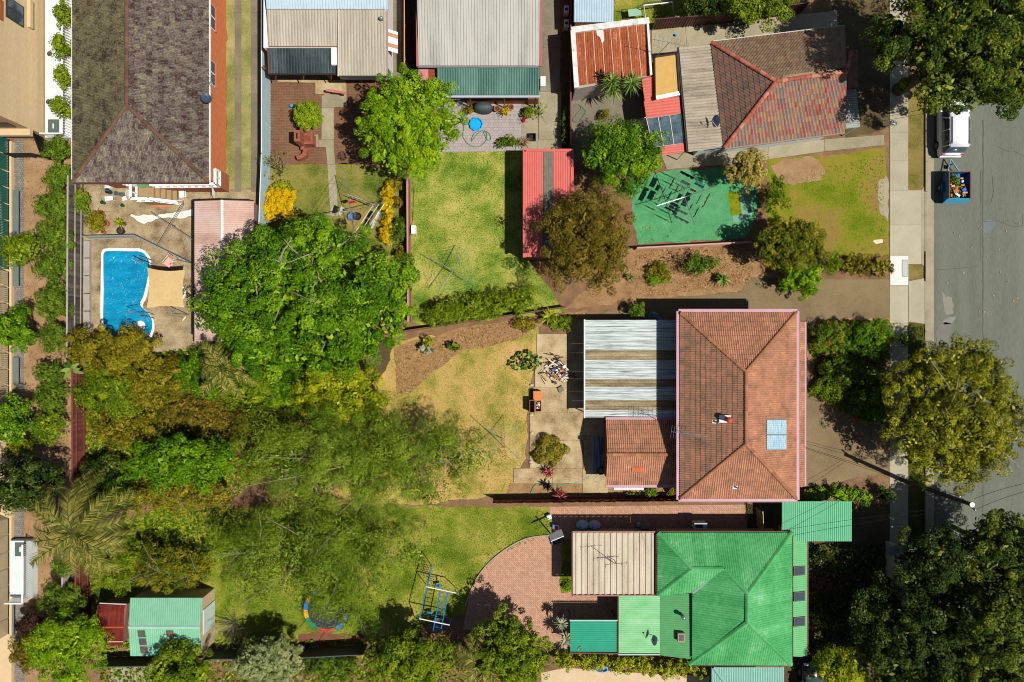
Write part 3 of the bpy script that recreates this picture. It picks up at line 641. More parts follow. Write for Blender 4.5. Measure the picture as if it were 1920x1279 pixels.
scatter('ground_cover', [(190, 1200), (1000, 1200), (1000, 1300), (190, 1300)], L_HEDGE, 40, .24, 'weedy ground cover along the bottom edge gardens', 'ground cover', 25, up=1.0, z=.12, flat=.8)
# road marks: cracks, joints and patches
RDK = P('crack_seal', C(72, 72, 64)); PATCH = P('asphalt_patch', C(96, 104, 104)); PATCH2 = P('pale_spill', C(124, 120, 102)); PATCH3 = P('mauve_spill', C(100, 96, 88))
rd = bpy.data.objects['road']
def crack(pts, w=.035, z=.016):
    mb = MB(); ws = [W(*p) for p in pts]; vs = []
    for i, p in enumerate(ws):
        d = (ws[min(i + 1, len(ws) - 1)] - ws[max(i - 1, 0)]).normalized(); s = Vector((-d.y, d.x, 0)) * w / 2 * random.uniform(.6, 1.3)
        vs += [Vector((p.x, p.y, z)) - s, Vector((p.x, p.y, z)) + s]
    mb.add(vs, [(2 * i, 2 * i + 2, 2 * i + 3, 2 * i + 1)[::-1] for i in range(len(ws) - 1)]).build('crack', RDK, rd)
crack([(1843 + random.uniform(-.8, .8), y) for y in range(225, 1010, 9)], .07)
crack([(1838 + random.uniform(-.4, .4), y) for y in range(320, 500, 9)], .03)
crack([(1843, 416), (1870, 414), (1895, 424), (1917, 426)], .04); crack([(1760, 506), (1800, 503), (1838, 499)], .03)
crack([(1880, 416), (1896, 412), (1905, 420), (1917, 424), (1918, 400)], .03); crack([(1870, 275), (1890, 284), (1900, 283), (1920, 293)], .03)
crack([(1860, 330), (1863, 360), (1858, 380)], .03)
def blot(name, pts, m, z=.014): ground(name, pts, m, z, rd)
blot('patch', [(1840, 419), (1850, 412), (1866, 411), (1866, 422), (1858, 436), (1845, 437), (1840, 428)], PATCH)
blot('spill', [(1764, 545), (1772, 553), (1784, 558), (1790, 572), (1788, 588), (1776, 590), (1768, 570)], PATCH2)
blot('spill', [(1768, 602), (1780, 595), (1792, 593), (1786, 604), (1770, 608)], P('spill_grey', C(122, 120, 108)))
blot('spill', [(1755, 625), (1764, 606), (1788, 606), (1782, 625), (1772, 650), (1758, 652)], PATCH3)
# ---------------------------------------------------------------- building materials
T_MAIN = M('tile_terracotta', [C(104, 84, 66), C(158, 114, 88), C(190, 132, 100), C(208, 160, 126)], scale=1.1, grain=.4, gscale=9, attr=.3, bump=.3, lo=.3, hi=.66)
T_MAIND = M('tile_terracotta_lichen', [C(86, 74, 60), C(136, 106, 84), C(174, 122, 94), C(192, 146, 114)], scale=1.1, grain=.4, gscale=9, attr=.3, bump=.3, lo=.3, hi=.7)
T_NEW = P('tile_new_orange', C(206, 100, 56))
T_DARK = M('tile_weathered_brown', [C(52, 28, 22), C(76, 50, 42), C(108, 98, 92), C(136, 126, 102), C(172, 166, 132)], scale=1.5, grain=.55, gscale=9, attr=.42, bump=.5, lo=.36, hi=.64)
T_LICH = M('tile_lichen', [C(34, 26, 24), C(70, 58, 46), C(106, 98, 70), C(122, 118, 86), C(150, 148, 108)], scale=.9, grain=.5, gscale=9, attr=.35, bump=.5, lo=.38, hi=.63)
T_RED = M('tile_mottled_red', [C(112, 102, 94), C(172, 90, 74), C(186, 116, 100), C(152, 142, 132), C(194, 138, 122), C(184, 156, 112), C(126, 128, 124), C(178, 108, 92)], scale=1.4, grain=.3, gscale=9, attr=.75, bump=.3, lo=.22, hi=.78)
T_REDD = M('tile_red_moss', [C(122, 90, 74), C(166, 124, 102), C(164, 142, 114), C(186, 156, 118), C(138, 128, 110)], scale=1.4, grain=.3, gscale=9, attr=.6, bump=.3, lo=.25, hi=.75)
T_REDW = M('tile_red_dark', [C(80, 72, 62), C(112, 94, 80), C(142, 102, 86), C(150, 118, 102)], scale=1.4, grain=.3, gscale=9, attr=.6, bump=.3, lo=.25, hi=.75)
T_CAPR = M('ridge_red', [C(140, 72, 54), C(176, 96, 74), C(206, 150, 128)], scale=2, attr=.6)
T_CAPB = M('ridge_brown', [C(70, 48, 38), C(104, 74, 58), C(132, 98, 78)], scale=2, attr=.5)
T_CAPM = M('ridge_terracotta', [C(124, 80, 54), C(164, 108, 74), C(184, 128, 90)], scale=2, attr=.5)
UND = P('roof_underlay', C(50, 40, 34))
MAUVE = P('mauve_gutter', C(188, 142, 150), .5); WHITEP = P('white_paint', C(244, 242, 236), .5); DARKM = P('dark_metal', C(58, 50, 50), .45)
WALLC = P('cream_wall', C(206, 196, 176), .9); WALLW = P('white_wall', C(214, 220, 220), .9); GREYM = P('grey_metal', C(150, 152, 154), .4, .6)
BLACKM = P('black_metal', C(26, 26, 28), .5); TIMB = P('brown_timber', C(124, 72, 48), .8, var=.3); RFASC = P('red_fascia', C(172, 98, 98), .5)
STEEL = P('galvanised', C(176, 180, 184), .35, .7); BRASSY = P('terracotta_pot', C(196, 104, 66), .8)
GLASS = P('window_glass', C(60, 74, 84), .08, spec=.8); ALUW = P('white_frame', C(235, 235, 232), .4)
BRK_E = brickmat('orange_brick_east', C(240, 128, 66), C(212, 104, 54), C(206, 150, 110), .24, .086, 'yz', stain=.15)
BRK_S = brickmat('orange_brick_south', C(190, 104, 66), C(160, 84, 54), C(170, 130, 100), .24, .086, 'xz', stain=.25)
def roofpart(root, faces):     # dark deck under the tiles or sheets
    mb = MB()
    for f in faces: mb.add([v - Vector((0, 0, .03)) for v in f], [tuple(range(len(f)))])
    return mb.build('roof', UND, root)
def dish(name, label, px, py, z, r, az, tilt=.9, mat=None, foot=None):
    c = W(px, py, z); root = thing(name, label, 'satellite dish', (c.x, c.y, z - .5)); n = 20; vs = []; rings = 5
    rot = Matrix.Rotation(az, 3, 'Z') @ Matrix.Rotation(tilt, 3, 'Y')
    for i in range(rings + 1):
        for j in range(n):
            a = 2 * PI * j / n; q = r * i / rings; vs.append(c + rot @ Vector((q * math.cos(a), q * math.sin(a), .28 * q * q / r)))
    mb = MB().add(vs, [(i * n + j, i * n + (j + 1) % n, (i + 1) * n + (j + 1) % n, (i + 1) * n + j) for i in range(rings) for j in range(n)])
    mb.build('reflector', mat or P('dish_grey', C(120, 132, 142), .4), root, True)
    f = c + rot @ Vector((0, 0, r * 1.15)); e = c + rot @ Vector((0, r, .28 * r))
    MB().tube([e, f], .015, 6).tube([f, f + rot @ Vector((0, 0, -.1))], .05, 8).build('feed_arm', GREYM, root)
    b = Vector((c.x, c.y, z - .5)) - rot @ Vector((0, 0, .25)); b.z = z - (foot or .5)
    MB().tube([b, Vector((b.x, b.y, c.z - .1)), c], .022, 6).build('mast', GREYM, root)
    return root
def antenna(name, label, px, py, z, L, az, n=9, mast=1.2, base=None, el=.6, mat=None):
    c = W(px, py, z); b = W(*base) if base else Vector((c.x, c.y, z - mast)); root = thing(name, label, 'antenna', b); mat = mat or STEEL
    MB().tube([b, c], .022, 6).build('mast', mat, root); d = Vector((math.cos(az), math.sin(az), 0)); s = Vector((-d.y, d.x, 0))
    MB().tube([c - d * L * .5, c + d * L * .5], .016, 5).build('boom', mat, root)
    for i in range(n):
        p = c + d * L * (-.5 + i / (n - 1)); l = el * (1 - .6 * i / n)
        MB().tube([p - s * l, p + s * l], .009, 4).build('element', mat, root)
    return root
def vent(px, py, z, r, h, mat, root, name='vent_pipe', flash=None):
    c = W(px, py, z); mb = MB().lathe((c.x, c.y, z - .1), [(r, 0), (r, h), (r * 1.35, h), (r * 1.35, h + .06), (r * .5, h + .14)], 12); mb.build(name, mat, root, True)
    if flash: MB().box((c.x - .12, c.y + .02, z + .075), (flash, flash * .7, .015), 0, 0, -.35).build('flashing', WHITEP, root)

# ================================================================= the outlined house
main = thing('tiled_house', 'L-shaped brick house with brown terracotta hip roof and mauve gutters beside the brown driveway', 'house', W(1384, 760))
ZE, ZR = 4.2, 5.75
A, B, Cc, D = W(1276, 587, ZE), W(1492, 587, ZE), W(1492, 934, ZE), W(1276, 934, ZE)
xm = (A.x + B.x) / 2; hs = (B.x - A.x) / 2; R1 = Vector((xm, A.y - hs, ZR)); R2 = Vector((xm, D.y + hs, ZR))
fN, fE, fS, fW = [B, A, R1], [Cc, B, R1, R2], [D, Cc, R2], [A, D, R2, R1]
rf = roofpart(main, [fN, fE, fS, fW])
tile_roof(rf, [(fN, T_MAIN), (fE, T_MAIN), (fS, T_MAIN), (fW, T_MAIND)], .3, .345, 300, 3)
for p, q in ((A, R1), (B, R1), (Cc, R2), (D, R2), (R1, R2)): ridge_caps(rf, p + Vector((0, 0, .07)), q + Vector((0, 0, .07)), T_CAPM, .42, .12)
o = .13
for p, q in (((A.x - o, A.y + o), (B.x + o, A.y + o)), ((B.x + o, A.y + o), (B.x + o, D.y - o)), ((B.x + o, D.y - o), (A.x - o, D.y - o)), ((A.x - o, D.y - o), (A.x - o, A.y + o))):
    gutter(main, (p[0], p[1], ZE), (q[0], q[1], ZE), MAUVE, .3, .16)
walls(main, inset_rect(A, Cc, .55), ZE - .1, P('red_brown_brick', C(140, 84, 64), .9))
SOF = P('eave_lining', C(214, 206, 196)); MB().prism([(A.x, A.y), (B.x, B.y), (Cc.x, Cc.y), (D.x, D.y)], ZE - .16, ZE - .12).build('eave_lining', SOF, main)
vent(1362, 786, 5.35, .16, .75, P('red_flue', C(190, 70, 56)), main, 'flue', .75); vent(1343, 792, 5.0, .05, .45, STEEL, main, 'vent_pipe', .36); vent(1381, 914, 4.6, .05, .4, STEEL, main, 'vent_pipe', .34)
SKYL = M('skylight_sheet', [C(96, 140, 164), C(168, 200, 214), C(214, 230, 236)], scale=3, stretch=(6, .5, 1), rough=.2, spec=.6)
def onE(px, py):               # a point on the east slope
    z = 5.0
    for _ in range(6):
        v = W(px, py, z); z = ZE + (B.x - v.x) / hs * (ZR - ZE)
    return W(px, py, z + .07)
for y0, y1 in ((787, 814), (815.5, 843)):
    q = [onE(1438, y0), onE(1473.5, y0), onE(1473.5, y1), onE(1438, y1)]
    sk = sheets(main, q, q[1] - q[0], SKYL, .12, .03, 3, name='skylight', lift=.02)
    for i in range(4): MB().beam(q[i], q[(i + 1) % 4], .05, .09).build('frame', P('skylight_frame', C(120, 130, 134), .4), sk[0])
# front verandah skirt
V0, V1 = W(1496, 603, 3.75), W(1496, 914, 3.75); ve = W(1507, 600, 3.35); vs_ = [Vector((ve.x, V1.y, 3.4)), Vector((ve.x, V0.y, 3.4)), Vector((V0.x - .5, V0.y, 3.8)), Vector((V0.x - .5, V1.y, 3.8))]
rv = roofpart(main, [vs_]); rv.name = 'verandah_roof'; tile_roof(rv, [(vs_, T_MAIN)], .3, .34, 0, 5)
gutter(main, (ve.x + .08, V0.y, 3.38), (ve.x + .08, V1.y, 3.38), MAUVE, .26, .14)
for y in (606, 700, 820, 912): pole(main, 1503, y, 3.3, .06, WHITEP, 'verandah_post', 0, 3.3)
# rear wing
za, zr2 = 2.4, 3.25
wa, wb = W(1136, 789, za), W(1272, 908, za); ym = (wa.y + wb.y) / 2; xr = A.x + .35
r1 = Vector((wa.x, ym, zr2)); r2 = Vector((xr + .0, ym, zr2))
fn = [Vector((xr, wa.y, za)), Vector((wa.x, wa.y, za)), r1, r2]; fs_ = [Vector((wa.x, wb.y, za)), Vector((xr, wb.y, za)), r2, r1]
rw = roofpart(main, [fn, fs_]); rw.name = 'wing_roof'; tile_roof(rw, [(fn, T_MAIN), (fs_, T_MAIN)], .3, .34, 200, 7)
ridge_caps(rw, r1 + Vector((-.05, 0, .06)), r2 + Vector((0, 0, .06)), T_CAPM, .42, .13)
gutter(main, (wa.x, wa.y + .1, za), (xr, wa.y + .1, za), MAUVE, .3, .14); gutter(main, (wa.x, wb.y - .1, za), (xr, wb.y - .1, za), MAUVE, .3, .14)
for k in range(3):
    t = W(1188 + k * 7.4, 880, 2.85); t2 = (wb.y + .0)
    yy = t.y; zz = za + (yy - wb.y) / (ym - wb.y) * (zr2 - za)
    MB().box((t.x, yy, zz + .07), (.27, .34, .03), 0, math.atan2(zr2 - za, ym - wb.y)).build('new_tile', T_NEW, rw)
MB().add([(wa.x + .15, wa.y - .3, 0), (wa.x + .15, wb.y + .3, 0), (wa.x + .15, wb.y + .3, za - .05), (wa.x + .15, ym, zr2 - .15), (wa.x + .15, wa.y - .3, za - .05),
          (xr, wa.y - .3, 0), (xr, wb.y + .3, 0), (xr, wb.y + .3, za - .05), (xr, ym, zr2 - .15), (xr, wa.y - .3, za - .05)],
         [(0, 1, 2, 3, 4)[::-1], (0, 5, 6, 1), (1, 6, 7, 2), (2, 7, 8, 3), (3, 8, 9, 4), (4, 9, 5, 0)]).build('wall', P('red_brown_brick2', C(140, 84, 64), .9), main)
antenna('tv_antenna', 'silver television antenna on a mast over the west gutter of the outlined house', 1291, 814, 6.1, 2.3, -.14, 14, base=(1284, 814, 4.6), el=.42, mast=1.6)
# carport
cpt = thing('carport', 'flat carport with white corrugated roof and three dirty brown sheets behind the tiled house', 'carport', W(1180, 690))
SHW = M('white_sheet', [C(104, 104, 96), C(168, 176, 172), C(200, 210, 206), C(214, 222, 218)], scale=1.8, grain=.25, gscale=6, stretch=(.22, 4.5, 1), rough=.5, lo=.36, hi=.62)
SHD = M('dirty_sheet', [C(64, 48, 36), C(128, 108, 80), C(166, 150, 112), C(196, 186, 150)], scale=1.1, stretch=(.35, 2.4, 1), grain=.4, rough=.7)
zc = 2.1; bands = [(600, 657, 0), (657, 675, 1), (675, 711, 0), (711, 726, 1), (726, 750, 0), (750, 769, 1), (769, 783, 0)]
for y0, y1, d in bands:
    a, b = W(1097, y0, zc), W(1273, y1, zc); b.x = A.x + .3; b.y = W(1273, y1, zc).y
    q = [Vector((a.x, a.y - .003, zc)), Vector((b.x, a.y - .003, zc + .25)), Vector((b.x, b.y + .003, zc + .25)), Vector((a.x, b.y + .003, zc))]
    sheets(cpt, q, (1, 0, 0), SHD if d else SHW, .19, .05, .76, 'trap')
ca, cb = W(1096, 599, zc), W(1273, 784, zc); gutter(cpt, (ca.x, ca.y, zc + .04), (ca.x, cb.y, zc + .04), WHITEP, .1, .13)
for x in (1101, 1180): 
    for y in (606, 692, 778): pole(cpt, x, y, zc - .02, .045, WHITEP, 'post', 0, zc)
for x in (1101, 1145, 1190, 1235): MB().beam(Vector((W(x, 600, zc).x, ca.y - .05, zc - .08)), Vector((W(x, 600, zc).x, cb.y + .05, zc - .08)), .05, .1).build('purlin', WHITEP, cpt)
antenna('tv_antenna', 'fallen silver antenna lying on the carport roof near the rear wing', 1210, 774, 2.75, 1.7, 0, 6, mast=.25, el=.4)
# ================================================================= house 1: dark tiles, orange brick
h1 = thing('brick_house', 'orange brick house with dark lichen covered tile roof at the top left', 'house', W(330, 150))
z1, zr1 = 4.2, 5.9
e0, e1 = W(137, -160, z1), W(391, 341, z1); xm1 = (e0.x + e1.x) / 2; hs1 = (e1.x - e0.x) / 2
ra, rb = Vector((xm1, e0.y, zr1)), Vector((xm1, e1.y + hs1, zr1))
SW_, SE_, NE_, NW_ = Vector((e0.x, e1.y, z1)), Vector((e1.x, e1.y, z1)), Vector((e1.x, e0.y, z1)), Vector((e0.x, e0.y, z1))
fw, fe, fs1 = [NW_, SW_, rb, ra], [SE_, NE_, ra, rb], [SW_, SE_, rb]
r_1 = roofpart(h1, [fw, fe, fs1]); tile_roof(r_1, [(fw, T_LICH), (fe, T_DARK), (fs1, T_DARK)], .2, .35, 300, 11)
for p, q in ((SW_, rb), (SE_, rb), (rb, ra)): ridge_caps(r_1, p + Vector((0, 0, .07)), q + Vector((0, 0, .07)), T_CAPB, .42, .13)
GUT1 = P('brown_gutter', C(86, 52, 48)); gutter(h1, (e1.x + .07, e0.y, z1), (e1.x + .07, e1.y, z1), WHITEP, .08, .14); gutter(h1, (e0.x, e1.y - .07, z1), (e1.x, e1.y - .07, z1), GUT1, .14, .12); gutter(h1, (e0.x - .07, e1.y, z1), (e0.x - .07, e0.y, z1), WHITEP, .1, .12)
wx = W(424, 0).x
MB().add([(wx, e0.y, 0), (wx, e1.y + .5, 0), (wx, e1.y + .5, z1 - .05), (wx, e0.y, z1 - .05)], [(0, 1, 2, 3)[::-1]]).build('east_wall', BRK_E, h1)
MB().prism([(e0.x + .5, e0.y), (wx - .01, e0.y), (wx - .01, e1.y + .5), (e0.x + .5, e1.y + .5)], 0, z1 - .1).build('wall', BRK_S, h1)
for ya, yb in ((4, 55), (110, 160)):
    ctr = (ya + yb) / 2; zc_ = 2.6; c = Vector((wx + .01, W(400, ctr, zc_).y, zc_)); wn = MB().box((c.x, c.y, c.z), (.06, 1.7, 1.2)).build('window', ALUW, h1)
    for s_ in (-.43, .43): MB().box((c.x + .035, c.y + s_, c.z), (.03, .74, 1.06)).build('pane', GLASS, wn)
    MB().box((c.x + .06, c.y, c.z - .66), (.16, 1.8, .08)).build('sill', P('brick_sill', C(190, 100, 66)), wn)
# rear porch with white balusters
porch = thing('porch', 'raised rear porch with white balustrade and tiled steps behind the orange brick house', 'porch', W(320, 352)); zp = 1.5
PTILE = P('porch_tile', C(168, 140, 100), .8); pc = [W(237, 345, zp), W(414, 343, zp), W(414, 352, zp), W(237, 352, zp)]
MB().prism([(pc[0].x, pc[0].y + .9), (pc[1].x, pc[1].y + .9), (pc[2].x, pc[2].y), (pc[3].x, pc[3].y)], 0, zp).build('floor', BRK_S, porch)
MB().prism([(pc[0].x + .1, pc[0].y + .8), (pc[1].x - .1, pc[1].y + .8), (pc[2].x - .1, pc[2].y + .05), (pc[3].x + .1, pc[3].y + .05)], zp, zp + .012).build('green_mat', G_ASTRO, porch)
def balustrade(root, p, q, h=.85, n=None, zdrop=0.0):
    p, q = Vector(p), Vector(q); L = (q - p).length; n = n or max(2, round(L / .5))
    MB().beam(p + Vector((0, 0, h)), q + Vector((0, 0, h)), .2, .1).build('rail', WHITEP, root); MB().beam(p + Vector((0, 0, .08)), q + Vector((0, 0, .08)), .16, .1).build('bottom_rail', WHITEP, root)
    for i in range(n + 1):
        c = p.lerp(q, i / n); MB().lathe((c.x, c.y, c.z + .1), [(.06, 0), (.05, .1), (.1, .25), (.06, .45), (.05, .62), (.075, h - .12)], 8).build('baluster', WHITEP, root, True)
a_, b_ = W(292, 351.5, zp), W(413, 350, zp); balustrade(porch, a_, b_); balustrade(porch, b_, W(413, 322, zp)); balustrade(porch, W(237, 347.5, zp), W(258, 347, zp))
s0, s1 = W(257, 350, zp), W(257, 377, zp)
st0, st1 = W(262, 352, zp), W(324, 377, 0)
MB().prism([(st0.x - .1, st0.y), (W(288, 0, zp).x, st0.y), (W(288, 0, zp).x, s1.y), (st0.x - .1, s1.y)], 0, zp - .004).build('landing', PTILE, porch)
for k in range(5):
    x0 = W(288, 0, zp).x + k * .3; MB().prism([(x0 + .003, st0.y), (x0 + .3, st0.y), (x0 + .3, s1.y), (x0 + .003, s1.y)], 0, zp - (k + 1) * .25).build('step', PTILE, porch)
balustrade(porch, s0, s1); balustrade(porch, s1, Vector((W(288, 0, zp).x, s1.y, zp))); balustrade(porch, Vector((W(288, 0, zp).x + .1, s1.y, zp - .02)), Vector((W(288, 0, zp).x + 1.5, s1.y, .3)))
dish('satellite_dish', 'dark grey satellite dish on the east eave of the dark tiled roof', 387, 186, 4.75, .36, .6, .5, P('dish_slate', C(56, 78, 96), .4))
antenna('tv_antenna', 'television antenna on the east gutter of the dark tiled roof', 396, 152, 5.6, 1.7, -1.1, 8, base=(390, 160, 4.3), el=.4)
# pink shed (garage) beside the pool yard
shed = thing('garage', 'long garage with faded pink corrugated gable roof beside the pool yard', 'garage', W(420, 480)); zs, zsr = 2.3, 2.62
PINKR = M('faded_pink_sheet', [C(176, 142, 126), C(204, 168, 150), C(214, 186, 172), C(190, 190, 190)], scale=.5, grain=.25, attr=.25, rough=.6)
ga, gb, gc = W(365, 377, zs), W(476, 640, zs), W(415.5, 377, zsr); gy0, gy1 = ga.y, gb.y
sheets(shed, [(ga.x, gy0, zs), (gc.x, gy0, zsr), (gc.x, gy1, zsr), (ga.x, gy1, zs)], (1, 0, .1), PINKR, .17, .03, .8)
sheets(shed, [(gc.x, gy0, zsr), (gb.x, gy0, zs), (gb.x, gy1, zs), (gc.x, gy1, zsr)], (1, 0, -.1), PINKR, .17, .03, .8)
flashing(shed, (gc.x, gy0 + .02, zsr + .03), (gc.x, gy1, zsr + .03), P('white_ridge', C(226, 222, 214)), .3); gutter(shed, (ga.x - .08, gy0, zs), (ga.x - .08, gy1, zs), BLACKM, .12, .12); MB().beam((ga.x, gy0 + .03, zs + .02), (gc.x, gy0 + .03, zsr + .02), .06, .12).build('barge', BLACKM, shed); MB().beam((gc.x, gy0 + .03, zsr + .02), (gb.x, gy0 + .03, zs + .02), .06, .12).build('barge', BLACKM, shed)
walls(shed, [(ga.x + .1, gy0 - .1), (gb.x - .1, gy0 - .1), (gb.x - .1, gy1), (ga.x + .1, gy1)], zs - .05, P('shed_wall', C(150, 120, 105)))
# ================================================================= house 2: beige sheets
h2 = thing('beige_roof_house', 'low house with beige corrugated roof and dark translucent patio sheets at the top', 'house', W(615, 60)); z2 = 2.9
BEI = M('beige_sheet', [C(138, 128, 106), C(168, 158, 138), C(184, 174, 154), C(194, 186, 168)], scale=.8, grain=.3, stretch=(2, .4, 1), attr=.3, rough=.6)
BLU = P('pale_blue_sheet', C(184, 204, 214), .45); POLYD = M('dark_polycarbonate', [C(30, 38, 42), C(48, 58, 60), C(70, 82, 84), C(96, 104, 100)], scale=1.4, grain=.3, stretch=(1.2, .5, 1), rough=.25, spec=.5, attr=.4)
def flat(part, x0, y0, x1, y1, z, mat, rib, zn=None, **k):     # rectangle of sheets; zn = height of the far (north) edge
    a, b = W(x0, y0, zn or z), W(x1, y1, z)
    a2 = W(x0, y1, z); b2 = W(x1, y0, zn or z)
    return sheets(part, [Vector((a2.x, a.y, zn or z)), Vector((b.x, a.y, zn or z)), Vector((b.x, b.y, z)), Vector((a2.x, b.y, z))], rib, mat, **k)
flat(h2, 500, -60, 727, 17, 3.3, BLU, (0, 1, 0), 3.9, pitch=.19, depth=.035, width=.8, shape='trap')
flat(h2, 503, 18, 634.5, 86.5, 2.9, BEI, (0, 1, 0), 3.2, pitch=.21, depth=.03, width=.84); flat(h2, 635, 18, 725, 142, 2.9, BEI, (0, 1, 0), 3.25, pitch=.21, depth=.03, width=.84)
pd = flat(h2, 505.5, 88.5, 633, 138, 2.55, POLYD, (0, 1, 0), 2.75, pitch=.18, depth=.02, width=.6, name='patio_sheet')
q0 = W(505, 139, 2.55); q1 = W(634, 139, 2.55); gutter(h2, (q0.x, q0.y, 2.6), (q1.x, q0.y, 2.6), DARKM, .09, .1); MB().beam((q0.x, q0.y, 2.6), (q0.x, W(505, 88, 2.75).y, 2.8), .08, .1).build('fascia', TIMB, h2)
gutter(h2, (W(503, 0, 2.9).x, W(0, 87, 2.9).y, 2.9), (W(634, 0, 2.9).x, W(0, 87, 2.9).y, 2.9), P('rusty_gutter', C(140, 96, 80)), .1, .1)
gutter(h2, (W(635, 0, 2.9).x, W(0, 143, 2.9).y, 2.9), (W(726, 0, 2.9).x, W(0, 143, 2.9).y, 2.9), DARKM, .1, .1); MB().beam(W(635, 18, 3.28), W(634.5, 143, 2.95), .1, .06).build('flashing', P('rust_white', C(206, 190, 176)), h2)
MB().beam(W(726, 18, 3.27), W(726, 143, 2.9), .1, .1).build('barge', P('pinkish_barge', C(170, 140, 140)), h2)
bx0, bx1 = W(506, 0, 0).x + .4, W(737, 0, 0).x; by = W(0, 128, 0).y
walls(h2, [(W(520, 0).x, 40), (bx1, 40), (bx1, W(0, 150).y), (W(640, 0).x, W(0, 150).y), (W(640, 0).x, W(0, 120).y), (W(520, 0).x, W(0, 120).y)], 2.85, WHITEP)
for x in (517, 569, 621): pole(h2, x, 149, 2.5, .07, TIMB, 'post', 0, 0); 
for x in (517, 569, 621): MB().beam(W(x, 137.5, 2.45), W(x, 149, 1.7), .06, .08).build('brace', TIMB, h2)
aw = thing('awning', 'white and tan striped window awning on the side of the beige roofed house', 'awning', W(737, 78))
for k, (ya, yb) in enumerate(((58, 63.5), (63.5, 71), (71, 83), (83, 90.5), (90.5, 98))):
    a = W(728, ya, 2.4); b = W(746, yb, 1.9); a.y, b.y = W(0, ya, 2.1).y, W(0, yb, 2.1).y - .004; MB().add([(a.x, a.y, 2.4), (b.x, a.y, 1.9), (b.x, b.y, 1.9), (a.x, b.y, 2.4), (a.x, a.y, 2.37), (b.x, a.y, 1.87), (b.x, b.y, 1.87), (a.x, b.y, 2.37)], [(0, 3, 2, 1), (4, 5, 6, 7), (0, 1, 5, 4), (2, 3, 7, 6), (1, 2, 6, 5)]).build('stripe', P('awning_tan', C(196, 136, 108)) if k in (1, 3) else WHITEP, aw)
vent(716, 38, 3.15, .1, .4, STEEL, h2)
# ================================================================= house 3: grey sheets, green patio
h3 = thing('grey_roof_house', 'house with pale grey corrugated roof, red fascia and a green translucent patio roof', 'house', W(900, 60)); z3 = 3.0
GRY = M('grey_sheet', [C(150, 148, 136), C(176, 174, 162), C(188, 186, 174), C(196, 190, 180)], scale=.7, grain=.25, stretch=(2, .4, 1), attr=.3, rough=.5); GTR = M('green_translucent', [C(44, 84, 72), C(70, 112, 98), C(100, 138, 122)], scale=.8, grain=.25, stretch=(1.5, .4, 1), rough=.3, attr=.3, spec=.5)
flat(h3, 785, -70, 1011, 123, z3, GRY, (0, 1, 0), 4.1, pitch=.2, depth=.035, width=.76, shape='trap')
flat(h3, 820, 126, 1011, 178, 2.6, GTR, (0, 1, 0), 2.85, pitch=.17, depth=.03, width=.7, name='patio_sheet')
y3 = W(0, 125, z3).y; gutter(h3, (W(783, 0, z3).x, y3, z3), (W(1013, 0, z3).x, y3, z3), P('grey_gutter', C(140, 130, 134)), .12, .12); MB().beam((W(783, 0, z3).x, y3, z3), (W(783, 0, z3).x, 40, 4.2), .16, .16).build('fascia', RFASC, h3); MB().beam((W(1013.5, 0, z3).x, y3, z3), (W(1013.5, 0, z3).x, 40, 4.2), .16, .16).build('fascia', RFASC, h3)
y3b = W(0, 181, 2.6).y; gutter(h3, (W(820, 0, 2.6).x, y3b, 2.63), (W(1012, 0, 2.6).x, y3b, 2.63), P('pale_gutter', C(176, 180, 184)), .16, .12); MB().beam((W(822, 0, 2.5).x, y3b - .02, 2.42), (W(1011, 0, 2.5).x, y3b - .02, 2.42), .05, .06).build('fascia', RFASC, h3)
walls(h3, [(W(795, 0).x, 40), (W(1002, 0).x, 40), (W(1002, 0).x, W(0, 150).y), (W(795, 0).x, W(0, 150).y)], 2.9, P('brown_wall', C(120, 78, 56)))
c0, c1 = W(876, 186, 1.0), W(1009, 194, 0); MB().prism([(W(876, 0).x, W(0, 186).y), (W(1008, 0).x, W(0, 186).y), (W(1008, 0).x, W(0, 195).y), (W(876, 0).x, W(0, 195).y)], 0, 1.0).build('patio_wall', TIMB, h3)
for x in (826, 880, 945, 1005): pole(h3, x, 180, 2.5, .05, TIMB, 'post', 0, 2.5)
for xr_ in ((784, 803), (803, 818)): MB().prism([(W(xr_[0], 0, 2.4).x, W(0, 126, 2.4).y - .1), (W(xr_[1], 0, 2.4).x, W(0, 126, 2.4).y - .1), (W(xr_[1], 0, 2.4).x, W(0, 150, 2.4).y), (W(xr_[0], 0, 2.4).x, W(0, 150, 2.4).y)], 0, 2.4).build('annex', P('annex_pink', C(200, 128, 128)) if xr_[0] < 790 else M('annex_rust', [C(110, 46, 30), C(160, 76, 50)], scale=2), h3)
q = [W(891, -10, 3.75), W(907, -10, 3.75), W(907, 21.5, 3.3), W(891, 21.5, 3.3)]; MB().add([v + Vector((0, 0, .12)) for v in q] + [v - Vector((0, 0, .05)) for v in q], [(0, 3, 2, 1), (0, 1, 5, 4), (1, 2, 6, 5), (2, 3, 7, 6), (3, 0, 4, 7)]).build('skylight', P('skylight_white', C(222, 230, 240), .2), h3)
